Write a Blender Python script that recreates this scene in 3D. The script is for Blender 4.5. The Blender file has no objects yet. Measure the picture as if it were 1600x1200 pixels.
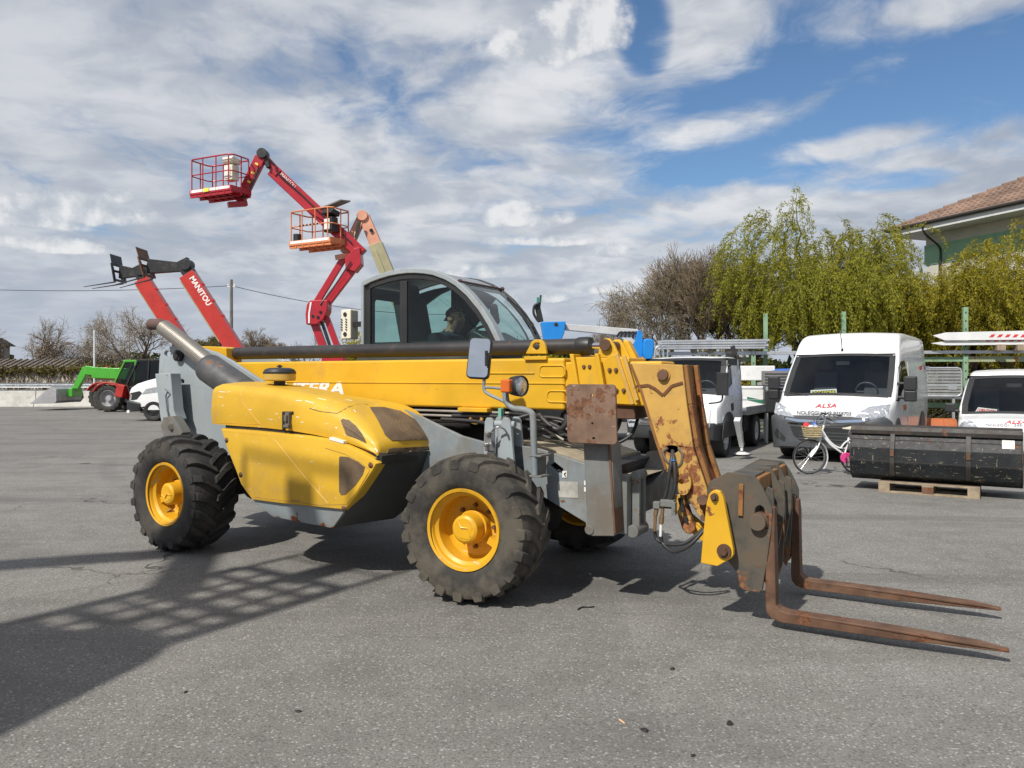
import bpy, math, random
import numpy as np
from mathutils import Vector, Matrix, Euler
from mathutils.bvhtree import BVHTree
from mathutils import geometry as mgeo
random.seed(7)
RNG = np.random.default_rng(11)
SC = bpy.context.scene
COL = SC.collection
R = math.radians
# ------------------------------------------------------------------ camera
F, CH, HY = 1200.0, 1.6, 588.0
cd = bpy.data.cameras.new('camera')
cam = bpy.data.objects.new('camera', cd)
COL.objects.link(cam)
cam.location = (0, 0, CH)
cam.rotation_euler = (R(90), 0, 0)
cd.sensor_width = 36.0
cd.lens = 27.0
cd.shift_y = -12 / 1600
cd.clip_start = 0.05
cd.clip_end = 3000
SC.camera = cam
# ------------------------------------------------------------------ light
SUN_AZ = (-0.59, -0.807)         # horizontal direction towards the sun
SUN_EL = R(47)
SC.view_settings.view_transform = 'Standard'
SC.view_settings.look = 'None'
SC.view_settings.exposure = 0.0
SC.view_settings.gamma = 1.0
SC.view_settings.use_curve_mapping = False
sl = bpy.data.lights.new('sun', 'SUN')
sl.energy = 4.9
sl.angle = R(1.2)
sl.color = (1.0, 0.945, 0.86)
sun = bpy.data.objects.new('sun', sl)
COL.objects.link(sun)
n = math.hypot(*SUN_AZ)
to_sun = Vector((SUN_AZ[0] / n * math.cos(SUN_EL), SUN_AZ[1] / n * math.cos(SUN_EL), math.sin(SUN_EL)))
sun.rotation_euler = to_sun.to_track_quat('Z', 'Y').to_euler()
sun.location = to_sun * 60


# ------------------------------------------------------------------ node helper
class NT:
    def __init__(s, tree):
        s.t = tree
        s.n = tree.nodes
        s.l = tree.links

    def node(s, kind, **kw):
        nd = s.n.new(kind)
        for k, v in kw.items():
            setattr(nd, k, v)
        return nd

    def put(s, sock, v):
        if isinstance(v, bpy.types.NodeSocket):
            s.l.new(v, sock)
        elif v is not None:
            if isinstance(v, (tuple, list)) and len(v) == 3 and sock.type == 'RGBA':
                v = (*v, 1)
            if isinstance(v, (int, float)) and sock.type in ('RGBA', 'VECTOR'):
                v = (v, v, v, 1)[:4 if sock.type == 'RGBA' else 3]
            sock.default_value = v

    def m(s, op, a, b=None, c=None, clamp=False):
        nd = s.node('ShaderNodeMath', operation=op, use_clamp=clamp)
        s.put(nd.inputs[0], a)
        s.put(nd.inputs[1], b)
        s.put(nd.inputs[2], c)
        return nd.outputs[0]

    def vm(s, op, a, b=None, out=0):
        nd = s.node('ShaderNodeVectorMath', operation=op)
        s.put(nd.inputs[0], a)
        s.put(nd.inputs[1], b)
        return nd.outputs[out]

    def noise(s, vec, scale, detail=4, rough=.5, dist=0, out='Fac'):
        nd = s.node('ShaderNodeTexNoise')
        s.put(nd.inputs['Vector'], vec)
        nd.inputs['Scale'].default_value = scale
        nd.inputs['Detail'].default_value = detail
        nd.inputs['Roughness'].default_value = rough
        nd.inputs['Distortion'].default_value = dist
        return nd.outputs[out]

    def vor(s, vec, scale, feature='F1', out='Distance', rnd=1.0):
        nd = s.node('ShaderNodeTexVoronoi', feature=feature)
        s.put(nd.inputs['Vector'], vec)
        nd.inputs['Scale'].default_value = scale
        nd.inputs['Randomness'].default_value = rnd
        return nd.outputs[out]

    def ramp(s, v, a, b, lo=0.0, hi=1.0, smooth=True):
        nd = s.node('ShaderNodeMapRange', interpolation_type='SMOOTHSTEP' if smooth else 'LINEAR')
        s.put(nd.inputs[0], v)
        nd.inputs[1].default_value = a
        nd.inputs[2].default_value = b
        nd.inputs[3].default_value = lo
        nd.inputs[4].default_value = hi
        return nd.outputs[0]

    def mix(s, fac, a, b, mode='MIX'):
        nd = s.node('ShaderNodeMix', data_type='RGBA', blend_type=mode)
        s.put(nd.inputs[0], fac)
        s.put(nd.inputs[6], a)
        s.put(nd.inputs[7], b)
        return nd.outputs[2]

    def bump(s, h, strength=.3, dist=.01, nrm=None):
        nd = s.node('ShaderNodeBump')
        nd.inputs['Strength'].default_value = strength
        nd.inputs['Distance'].default_value = dist
        s.put(nd.inputs['Height'], h)
        if nrm is not None:
            s.put(nd.inputs['Normal'], nrm)
        return nd.outputs[0]


# ------------------------------------------------------------------ sky
W = bpy.data.worlds.new('sky')
SC.world = W
W.use_nodes = True
T = NT(W.node_tree)
T.n.clear()
sky = T.node('ShaderNodeTexSky', sky_type='NISHITA', sun_disc=False, sun_elevation=SUN_EL,
             sun_rotation=math.atan2(SUN_AZ[0], SUN_AZ[1]), altitude=300, air_density=1.0, dust_density=0.6, ozone_density=2.2)
tc = T.node('ShaderNodeTexCoord')
D = tc.outputs['Generated']
sp = T.node('ShaderNodeSeparateXYZ')
T.put(sp.inputs[0], D)
dx, dy, dz = sp.outputs
den = T.m('ADD', T.m('MAXIMUM', dz, 0.0), 0.17)
cb = T.node('ShaderNodeCombineXYZ')
T.put(cb.inputs[0], T.m('DIVIDE', dx, den))
T.put(cb.inputs[1], T.m('DIVIDE', dy, den))
P2 = cb.outputs[0]
P2o = T.vm('ADD', P2, (3.7, 1.9, 0.4))
warp = T.noise(P2o, 1.6, 4, .55, out='Color')


def push(v, w, k):
    sc_ = T.vm('SCALE', T.vm('SUBTRACT', w, (.5, .5, .5)))
    sc_.node.inputs['Scale'].default_value = k
    return T.vm('ADD', v, sc_)


P2w = push(P2o, warp, .35)
nA = T.noise(P2w, 2.1, 10, .55)
az = T.m('ARCTAN2', dx, dy)
el = T.m('ARCSINE', dz)


def azel(px, py):
    a, b = (px - 800) / F, (HY - py) / F
    return math.atan(a), math.atan(b / math.sqrt(1 + a * a))


def blob(px, py, rx, ry, flat=1.0, rot=0.0):
    a, e = azel(px, py)
    u_ = T.m('SUBTRACT', az, a)
    v_ = T.m('SUBTRACT', el, e)
    if rot:
        c, s = math.cos(rot), math.sin(rot)
        u2 = T.m('ADD', T.m('MULTIPLY', u_, c), T.m('MULTIPLY', v_, s))
        v_ = T.m('SUBTRACT', T.m('MULTIPLY', v_, c), T.m('MULTIPLY', u_, s))
        u_ = u2
    u_ = T.m('DIVIDE', u_, rx / F)
    v_ = T.m('DIVIDE', v_, ry / F)
    if flat != 1.0:
        v_ = T.m('MAXIMUM', v_, T.m('MULTIPLY', v_, -flat))
    r = T.m('SQRT', T.m('ADD', T.m('MULTIPLY', u_, u_), T.m('MULTIPLY', v_, v_)))
    return T.m('SUBTRACT', 1.0, r)


# opening of blue sky towards the right, with bands of cloud across it
hole = None
for b in [(1330, 130, 330, 150, 1, .10), (1530, 120, 260, 120), (1190, 245, 130, 36, 1, .2), (1015, 60, 46, 60), (1400, 280, 100, 20)]:
    v_ = T.ramp(blob(*b), -0.45, .55)
    hole = v_ if hole is None else T.m('MAXIMUM', hole, v_)
band = None
for b in [(1230, 160, 170, 34, 1, .20), (1500, 255, 280, 46, 1, .1), (1120, 60, 110, 70), (1480, 10, 260, 40, 1, .02), (1340, 225, 130, 22, 1, .1)]:
    v_ = T.ramp(blob(*b), -.6, .9)
    band = v_ if band is None else T.m('MAXIMUM', band, v_)
nC = T.noise(push(P2o, warp, .6), 3.1, 9, .62)
gaps = T.m('ADD', T.m('MULTIPLY', nC, .55), T.m('MULTIPLY', nA, .45))
cover = T.m('ADD', T.m('SUBTRACT', T.m('ADD', gaps, .125), T.m('MULTIPLY', hole, .27)), T.m('MULTIPLY', band, .21))
cover = T.m('ADD', cover, T.ramp(el, .03, .22, .12, 0))
cmask = T.ramp(cover, .42, .64)
step_ = T.vm('ADD', P2w, (.05, .09, 0))
lit = T.ramp(T.m('SUBTRACT', nA, T.noise(step_, 2.1, 10, .55)), -.085, .10)
clump = T.ramp(nA, .40, .64)
n3 = T.noise(P2o, .8, 3, .5)
shade = T.m('ADD', T.m('ADD', T.m('MULTIPLY', lit, .42), T.m('MULTIPLY', clump, .38)), T.m('MULTIPLY', T.ramp(n3, .35, .65), .20))
glow = T.ramp(blob(860, 170, 620, 300), -.5, .7)
shade = T.m('ADD', T.m('MULTIPLY', shade, T.m('ADD', .62, T.m('MULTIPLY', glow, .34))), T.m('MULTIPLY', glow, .10), clamp=True)
ccol = T.mix(shade, (.385, .43, .51), (.79, .80, .82))
ccol = T.mix(T.ramp(el, .0, .17, .8, 0), ccol, (.47, .52, .615))
# low heaps of cumulus
nq = T.noise(D, 17, 9, .56)
puff = None
rim = None
for b in [(120, 336, 120, 34, 2.4), (185, 312, 44, 22, 2.2), (60, 386, 95, 16, 2.4), (20, 348, 90, 16, 2.4), (812, 345, 108, 30, 2.6), (830, 328, 54, 20, 2), (755, 428, 46, 22, 2.4), (715, 434, 40, 14, 2),
          (955, 396, 38, 20, 2.4), (960, 453, 90, 18, 2.4), (1010, 443, 60, 16, 2), (845, 466, 48, 14, 2), (912, 48, 90, 60, 1.6), (830, 78, 110, 40, 1.8), (850, 380, 90, 14, 2.4)]:
    v_ = blob(*b)
    puff = v_ if puff is None else T.m('MAXIMUM', puff, v_)
pd = T.m('ADD', puff, T.m('MULTIPLY', T.m('SUBTRACT', nq, .5), 1.9))
pmask = T.ramp(pd, -.02, .40)
nq2 = T.noise(T.vm('ADD', D, (.010, 0, -.016)), 17, 9, .56)
pl = T.ramp(T.m('ADD', T.m('SUBTRACT', nq, nq2), T.m('MULTIPLY', pd, .13)), -.09, .20)
pcol = T.mix(pl, (.50, .54, .60), (.86, .86, .86))
pmask = T.m('MULTIPLY', pmask, .93)
bg1 = T.node('ShaderNodeBackground')
hsv = T.node('ShaderNodeHueSaturation')
hsv.inputs['Saturation'].default_value = 1.14
T.put(hsv.inputs['Color'], sky.outputs[0])
T.put(bg1.inputs[0], hsv.outputs[0])
bg1.inputs[1].default_value = 0.115
bg2 = T.node('ShaderNodeBackground')
T.put(bg2.inputs[0], T.mix(pmask, ccol, pcol))
bg2.inputs[1].default_value = 1.0
mx = T.node('ShaderNodeMixShader')
T.put(mx.inputs[0], T.m('MAXIMUM', T.m('MULTIPLY', cmask, .96), pmask))
T.put(mx.inputs[1], bg1.outputs[0])
T.put(mx.inputs[2], bg2.outputs[0])
wo = T.node('ShaderNodeOutputWorld')
T.put(wo.inputs[0], mx.outputs[0])

# ------------------------------------------------------------------ materials
MATS = {}


def new_mat(name):
    m_ = bpy.data.materials.new(name)
    m_.use_nodes = True
    t = NT(m_.node_tree)
    bs = t.n['Principled BSDF']
    return m_, t, bs


def surf(name, col, rough=.5, metal=0.0, var=.12, vscale=3.0, dirt=0.0, dcol=(.16, .13, .10), dscale=4.0, rust=0.0, rcol=(.16, .055, .02), rscale=5.0,
         bump=0.0, bscale=60.0, coat=0.0, streak=0.0, spec=.5, scratch=0.0, scol=(.55, .55, .52), rcol2=None, rz=None):
    if name in MATS:
        return MATS[name]
    m_, t, bs = new_mat(name)
    tc = t.node('ShaderNodeTexCoord')
    o = tc.outputs['Object']
    c = t.mix(t.ramp(t.noise(o, vscale, 4, .6), .3, .7), tuple(x * (1 - var) for x in col), tuple(min(1, x * (1 + var)) for x in col))
    rg = t.m('ADD', rough, t.m('MULTIPLY', t.m('SUBTRACT', t.noise(o, vscale * 4, 4, .6), .5), .25))
    h = None
    if streak:
        st = t.vm('MULTIPLY', o, (1, 1, .08))
        s_ = t.ramp(t.noise(st, 14, 4, .6), .5, .8)
        c = t.mix(t.m('MULTIPLY', s_, streak), c, dcol)
    if dirt:
        d = t.m('MULTIPLY', t.ramp(t.noise(o, dscale, 8, .65), .57 - .28 * dirt, .80 - .25 * dirt), min(1, .35 + dirt * .6))
        c = t.mix(d, c, dcol)
        rg = t.m('ADD', rg, t.m('MULTIPLY', d, .35))
    if rust:
        rn = t.noise(o, rscale, 10, .68)
        if rz:      # weathering that grows from one height to another
            sx = t.node('ShaderNodeSeparateXYZ')
            t.put(sx.inputs[0], o)
            rn = t.m('ADD', rn, t.ramp(sx.outputs[2], rz[0], rz[1], 0, rz[2]))
        r1 = t.ramp(rn, .68 - .26 * rust, .72 - .26 * rust)
        rc = t.mix(t.ramp(t.noise(o, rscale * 5, 5, .7), .3, .7), tuple(x * .55 for x in rcol), rcol2 or tuple(min(1, x * 1.7) for x in rcol))
        c = t.mix(r1, c, rc)
        rg = t.mix(r1, rg, .85)
        h = t.m('MULTIPLY', r1, t.noise(o, 90, 4, .6))
        metal_s = t.m('MULTIPLY', t.m('SUBTRACT', 1.0, r1), metal)
    else:
        metal_s = metal
    if scratch:
        sv = t.vm('MULTIPLY', o, (1, 1, 4.5))
        s1 = t.ramp(t.noise(sv, 9, 9, .72, .6), .66 - .14 * scratch, .675 - .14 * scratch)
        sv2 = t.vm('MULTIPLY', o, (6, 6, 1.))
        s2 = t.ramp(t.noise(sv2, 5, 8, .7, .8), .68 - .14 * scratch, .69 - .14 * scratch)
        c = t.mix(t.m('MAXIMUM', s1, s2), c, scol)
    t.put(bs.inputs['Base Color'], c)
    t.put(bs.inputs['Roughness'], rg)
    t.put(bs.inputs['Metallic'], metal_s)
    bs.inputs['Specular IOR Level'].default_value = spec
    bs.inputs['Coat Weight'].default_value = coat
    bs.inputs['Coat Roughness'].default_value = .12
    if bump or h is not None:
        hb = t.noise(o, bscale, 6, .65)
        if h is not None:
            hb = t.m('ADD', t.m('MULTIPLY', hb, max(bump, .0)), h)
            t.put(bs.inputs['Normal'], t.bump(hb, .35, .004))
        else:
            t.put(bs.inputs['Normal'], t.bump(hb, bump, .006))
    MATS[name] = m_
    return m_


def glass(name, tint, refl=1.0, rough=.02):
    if name in MATS:
        return MATS[name]
    m_, t, bs = new_mat(name)
    t.n.remove(bs)
    tr = t.node('ShaderNodeBsdfTransparent')
    tr.inputs[0].default_value = (*tint, 1)
    gl = t.node('ShaderNodeBsdfGlossy')
    gl.inputs['Roughness'].default_value = rough
    gl.inputs['Color'].default_value = (refl, refl, refl, 1)
    fr = t.node('ShaderNodeFresnel')
    fr.inputs[0].default_value = 1.5
    mxs = t.node('ShaderNodeMixShader')
    ge = t.node('ShaderNodeNewGeometry')
    t.put(mxs.inputs[0], t.m('MULTIPLY', fr.outputs[0], t.m('SUBTRACT', 1.0, ge.outputs['Backfacing'])))
    t.put(mxs.inputs[1], tr.outputs[0])
    t.put(mxs.inputs[2], gl.outputs[0])
    t.put(t.n['Material Output'].inputs[0], mxs.outputs[0])
    MATS[name] = m_
    return m_


RUSTC = (.20, .075, .028)
M = dict(
    yellow=surf('yellow machine paint', (.64, .362, .016), .45, var=.09, vscale=1.6, dirt=.22, dcol=(.36, .21, .05), dscale=3, coat=.06, rust=.02, rscale=9, streak=.05),
    yellow_hood=surf('yellow hood paint', (.60, .362, .026), .50, spec=.38, var=.10, vscale=1.4, dirt=.30, dcol=(.40, .25, .075), dscale=2.4, coat=.08, scratch=.12, scol=(.72, .66, .5)),
    yellow_worn=surf('worn yellow paint with rust', (.52, .31, .075), .5, var=.12, vscale=2.5, dirt=.35, dcol=(.26, .16, .07), dscale=6, rust=.46, rcol=RUSTC, rscale=8, bump=.2, rz=(1.35, .88, .10)),
    yellow_rim=surf('yellow rim paint', (.66, .355, .014), .42, var=.08, dirt=.2, dcol=(.22, .14, .06), dscale=7, rust=.04, rscale=12, scratch=.2, scol=(.5, .45, .35)),
    grey=surf('grey blue frame paint', (.295, .335, .355), .5, var=.10, vscale=2, dirt=.16, dcol=(.2, .19, .17), rust=.10, rscale=6, streak=.15),
    grey_skirt=surf('rusty edged grey paint', (.285, .325, .345), .5, var=.10, vscale=2, dirt=.25, dcol=(.2, .17, .13), rust=.16, rscale=7, rz=(.52, .40, .16), streak=.2),
    grey_front=surf('scuffed grey frame paint', (.205, .238, .258), .55, var=.18, vscale=3, dirt=.6, dcol=(.17, .15, .12), rust=.14, rscale=6, streak=.3),
    grey_dirty=surf('dirty grey frame paint', (.15, .16, .155), .6, var=.15, vscale=3, dirt=.55, dcol=(.13, .095, .065), rust=.24, rscale=5, streak=.4),
    dusty=surf('dusty steel', (.32, .27, .19), .9, var=.2, vscale=5, dirt=.3, dcol=(.14, .12, .1), bump=.4),
    dark=surf('dark grey panel', (.055, .062, .06), .5, var=.15, dirt=.3, dcol=(.10, .09, .075)),
    under=surf('oily underbody', (.016, .016, .016), .7, var=.3, dirt=.4, dcol=(.05, .04, .03)),
    black=surf('black painted steel', (.020, .020, .022), .45, var=.2, dirt=.25, dcol=(.07, .06, .05)),
    plastic=surf('black plastic', (.022, .023, .025), .48, var=.15),
    bumper=surf('grey bumper plastic', (.060, .066, .074), .55, var=.10, vscale=2, dirt=.1, dcol=(.12, .11, .10)),
    cylblack=surf('black cylinder paint', (.030, .028, .029), .42, var=.2, dirt=.25, dcol=(.09, .06, .045), rust=.10, rcol=(.10, .045, .03)),
    rust=surf('rusty fork steel', (.108, .056, .033), .72, metal=0.0, var=.28, vscale=7, dirt=.4, dcol=(.21, .125, .075), dscale=5, rust=.42, rcol=(.13, .052, .024), rscale=8, bump=.35, streak=.0),
    rustpad=surf('rusty foot plate', (.20, .125, .085), .75, var=.2, vscale=6, dirt=.5, dcol=(.10, .06, .042), rust=.55, rcol=(.14, .055, .028), rscale=6, rcol2=(.21, .098, .05), bump=.3, streak=.45, scratch=.1, scol=(.36, .30, .26)),
    rustface=surf('rusted through yellow', (.23, .105, .03), .8, var=.25, vscale=6, dirt=.3, dcol=(.4, .24, .06), rust=.55, rcol=(.19, .070, .025), rscale=4, bump=.4, streak=.3),
    carriage=surf('grey green carriage steel', (.068, .066, .056), .55, var=.25, vscale=4, dirt=.62, dcol=(.112, .080, .052), rust=.36, rcol=(.14, .065, .032), rscale=6, bump=.2, streak=.35, rz=(.75, .2, .12)),
    boltm=surf('rusty bolt', (.14, .075, .045), .65, metal=.3, var=.3, rust=.4),
    steel=surf('bare steel', (.40, .40, .40), .32, metal=.8, var=.15),
    chrome=surf('chrome', (.75, .76, .78), .08, metal=1.0, var=.02),
    perforated=None,
    muffler=surf('scorched muffler', (.115, .115, .115), .42, metal=.6, var=.25, vscale=3, dirt=.25, dcol=(.17, .12, .09), rust=.34, rcol=(.15, .075, .045), rscale=3),
    rubber=surf('dusty tyre rubber', (.036, .034, .031), .85, var=.3, vscale=7, dirt=.72, dcol=(.112, .098, .076), dscale=3.5, bump=.5, bscale=45),
    rubber_rear=surf('tyre rubber', (.030, .030, .029), .78, var=.3, vscale=7, dirt=.45, dcol=(.085, .072, .057), dscale=3.5, bump=.5, bscale=45),
    rubber_car=surf('car tyre rubber', (.022, .022, .022), .75, var=.2),
    hose=surf('hose rubber', (.030, .030, .032), .5, var=.2),
    pipe=surf('grey hydraulic pipe', (.30, .28, .25), .5, var=.2),
    mesh_brown=None,
    white=surf('white vehicle paint', (.80, .81, .82), .25, var=.015, coat=.5),
    white_dirty=surf('used white paint', (.70, .71, .71), .4, var=.05, dirt=.15, dcol=(.4, .38, .33)),
    cream=surf('cream lamp housing', (.70, .67, .55), .5, var=.05),
    red=surf('red machine paint', (.47, .030, .022), .36, var=.10, vscale=1.5, coat=.25, dirt=.06, dcol=(.2, .03, .03)),
    redlift=surf('crimson lift paint', (.40, .013, .026), .36, var=.08, vscale=1.5, coat=.2),
    orange=surf('faded orange lift paint', (.66, .22, .085), .5, var=.10, vscale=2, dirt=.1, dcol=(.5, .2, .12)),
    salmon=surf('bleached orange boom paint', (.62, .30, .20), .55, var=.12, vscale=2),
    olive=surf('beige boom paint', (.34, .315, .19), .5, var=.1, vscale=2),
    green=surf('bright green machine paint', (.065, .38, .030), .4, var=.06, coat=.2),
    blue=surf('blue lift paint', (.010, .215, .62), .38, var=.06, coat=.2),
    liftgrey=surf('light grey boom paint', (.50, .51, .52), .45, var=.08),
    bucketgrey=surf('grey bucket steel', (.36, .36, .37), .5, var=.12, metal=.2),
    alu=surf('galvanised steel', (.46, .48, .50), .42, metal=.55, var=.12),
    alu_dark=surf('grey slats', (.30, .31, .31), .6, var=.12),
    rackgreen=surf('pale green rack paint', (.20, .32, .20), .6, var=.15, dirt=.2, dcol=(.3, .28, .12), rust=.12, rscale=4),
    rackrust=surf('rusty rack beam', (.30, .35, .22), .7, var=.2, rust=.62, rcol=(.30, .115, .035), rscale=3),
    bigbucket=surf('scratched black bucket', (.018, .020, .023), .50, spec=.25, var=.25, vscale=3, dirt=.14, dcol=(.07, .055, .042), dscale=4, scratch=.32, scol=(.27, .24, .17), rust=.10, rscale=6),
    bucketrim=surf('rusty black bucket rim', (.030, .027, .025), .6, var=.3, dirt=.35, dcol=(.10, .065, .042), rust=.22, rcol=(.11, .05, .028)),
    wood=surf('weathered pallet wood', (.30, .235, .165), .8, var=.25, vscale=8, streak=.2, bump=.3, dirt=.2),
    skin=surf('skin', (.34, .185, .125), .55, var=.06),
    hair=surf('dark hair', (.022, .017, .014), .7, var=.2),
    shirt=surf('navy work shirt', (.022, .030, .048), .85, var=.15),
    seat=surf('black seat fabric', (.025, .025, .027), .9, var=.1),
    screen=surf('dark vehicle glass', (.010, .014, .018), .05, var=.02, spec=1.0),
    lamp=surf('headlamp lens', (.55, .57, .60), .10, metal=.55, var=.25, vscale=22),
    amber=surf('amber lens', (.62, .13, .02), .25, var=.1),
    mirror=surf('mirror glass', (.72, .74, .76), .03, metal=1.0, var=.02),
    redprint=surf('red print', (.60, .04, .05), .5, var=.02),
    greyprint=surf('grey print', (.13, .13, .16), .5, var=.02),
    whiteprint=surf('white print', (.80, .79, .76), .5, var=.05),
    yellowprint=surf('yellow print', (.80, .70, .08), .5, var=.03),
    blackprint=surf('black print', (.02, .02, .02), .5),
    card=surf('white card', (.74, .74, .70), .6, var=.03),
    plaster=surf('pale plaster', (.52, .51, .44), .85, var=.08),
    greenwall=surf('pale green paint', (.24, .42, .27), .7, var=.08),
    soffit=surf('white eaves board', (.62, .63, .63), .6, var=.06, dirt=.1),
    tile=surf('terracotta tile', (.205, .132, .098), .85, var=.3, vscale=1.1, dirt=.3, dcol=(.16, .105, .08), dscale=3, bump=.3),
    gutter=surf('dark gutter', (.03, .025, .022), .5, var=.1),
    concrete=surf('pale concrete', (.52, .51, .47), .85, var=.12, dirt=.25, dcol=(.2, .19, .16), dscale=1.2, bump=.3, streak=.15),
    oldwall=surf('old pale wall', (.40, .38, .34), .9, var=.25, vscale=2, dirt=.4, dcol=(.13, .11, .085), streak=.6, bump=.4),
    shedroof=surf('brown shed roofing', (.12, .10, .085), .8, var=.3, vscale=2, streak=.2),
    bark=surf('bark', (.085, .065, .05), .9, var=.3, vscale=6, bump=.5),
    bark_pale=surf('pale twig bark', (.21, .175, .13), .9, var=.25, vscale=4),
    bark_brown=surf('brown twig bark', (.22, .17, .118), .9, var=.25, vscale=4),
    twig_green=surf('olive willow twig', (.20, .19, .06), .8, var=.25, vscale=4),
    pinkplastic=surf('pink plastic', (.72, .06, .26), .4, var=.04),
    wicker=surf('straw basket', (.46, .38, .22), .8, var=.2, vscale=30),
    bluetarp=surf('blue tarpaulin', (.03, .11, .42), .5, var=.15),
    orangedrum=surf('rust orange drum', (.42, .12, .04), .7, var=.15),
    utility=surf('grey timber pole', (.16, .145, .125), .9, var=.2),
    wire=surf('black wire', (.03, .03, .03), .6),
)


def perforated_mat():
    m_, t, bs = new_mat('perforated heat shield')
    tc = t.node('ShaderNodeTexCoord')
    uv = tc.outputs['UV']
    d = t.vor(uv, 1.0, rnd=0.0)
    hole = t.ramp(d, .33, .25)
    c = t.mix(hole, (.46, .42, .36), (.02, .018, .016))
    t.put(bs.inputs['Base Color'], c)
    t.put(bs.inputs['Metallic'], t.m('MULTIPLY', t.m('SUBTRACT', 1, hole), .85))
    t.put(bs.inputs['Roughness'], .38)
    t.put(bs.inputs['Normal'], t.bump(t.m('SUBTRACT', 1, hole), .5, .003))
    return m_


def grille_mat():
    m_, t, bs = new_mat('brown dusty grille mesh')
    tc = t.node('ShaderNodeTexCoord')
    o = tc.outputs['Object']
    d = t.vor(o, 130, rnd=.15)
    hole = t.ramp(d, .42, .25)
    nz = t.ramp(t.noise(o, 6, 6, .6), .35, .7)
    c = t.mix(nz, (.125, .085, .05), (.20, .135, .075))
    c = t.mix(t.m('MULTIPLY', hole, .85), c, (.03, .022, .015))
    t.put(bs.inputs['Base Color'], c)
    bs.inputs['Roughness'].default_value = .75
    t.put(bs.inputs['Normal'], t.bump(t.m('SUBTRACT', 1, hole), .6, .002))
    return m_


M['perforated'] = perforated_mat()
M['mesh_brown'] = grille_mat()
M['cabglass'] = glass('green tinted cab glass', (.77, .875, .845))
M['screenglass'] = glass('clear windscreen glass', (.86, .92, .91))
M['darkglass'] = glass('dark window glass', (.30, .36, .38))
M['carglass'] = glass('car windscreen glass', (.74, .79, .79))


def leaf_mat(name, cols, trans=.42, scale=.8):
    m_, t, bs = new_mat(name)
    tc = t.node('ShaderNodeTexCoord')
    at = t.node('ShaderNodeAttribute', attribute_name='tone')
    a, b, c_ = cols
    v_ = at.outputs['Fac']
    nz = t.noise(tc.outputs['Object'], scale, 3, .6)
    k = t.m('ADD', t.m('MULTIPLY', v_, .65), t.m('MULTIPLY', nz, .35))
    c = t.mix(t.ramp(k, .25, .5), a, b)
    c = t.mix(t.ramp(k, .5, .8), c, c_)
    df = t.node('ShaderNodeBsdfDiffuse')
    t.put(df.inputs[0], c)
    tl = t.node('ShaderNodeBsdfTranslucent')
    t.put(tl.inputs[0], c)
    mxs = t.node('ShaderNodeMixShader')
    mxs.inputs[0].default_value = trans
    t.put(mxs.inputs[1], df.outputs[0])
    t.put(mxs.inputs[2], tl.outputs[0])
    t.n.remove(bs)
    t.put(t.n['Material Output'].inputs[0], mxs.outputs[0])
    return m_


M['leaf_willow'] = leaf_mat('willow leaves', ((.19, .21, .028), (.30, .295, .036), (.40, .375, .052)))
M['leaf_willow_warm'] = leaf_mat('golden willow leaves', ((.22, .205, .024), (.335, .295, .032), (.45, .375, .042)))
M['leaf_bush'] = leaf_mat('yellow green bush leaves', ((.09, .10, .016), (.21, .19, .024), (.32, .27, .035)))
M['leaf_dark'] = leaf_mat('dark hedge leaves', ((.025, .035, .012), (.055, .065, .02), (.10, .10, .03)))
M['blossom'] = leaf_mat('white blossom', ((.42, .38, .33), (.58, .54, .48), (.70, .67, .62)))
M['bud'] = leaf_mat('olive buds', ((.10, .085, .03), (.17, .14, .05), (.24, .20, .07)))


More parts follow.
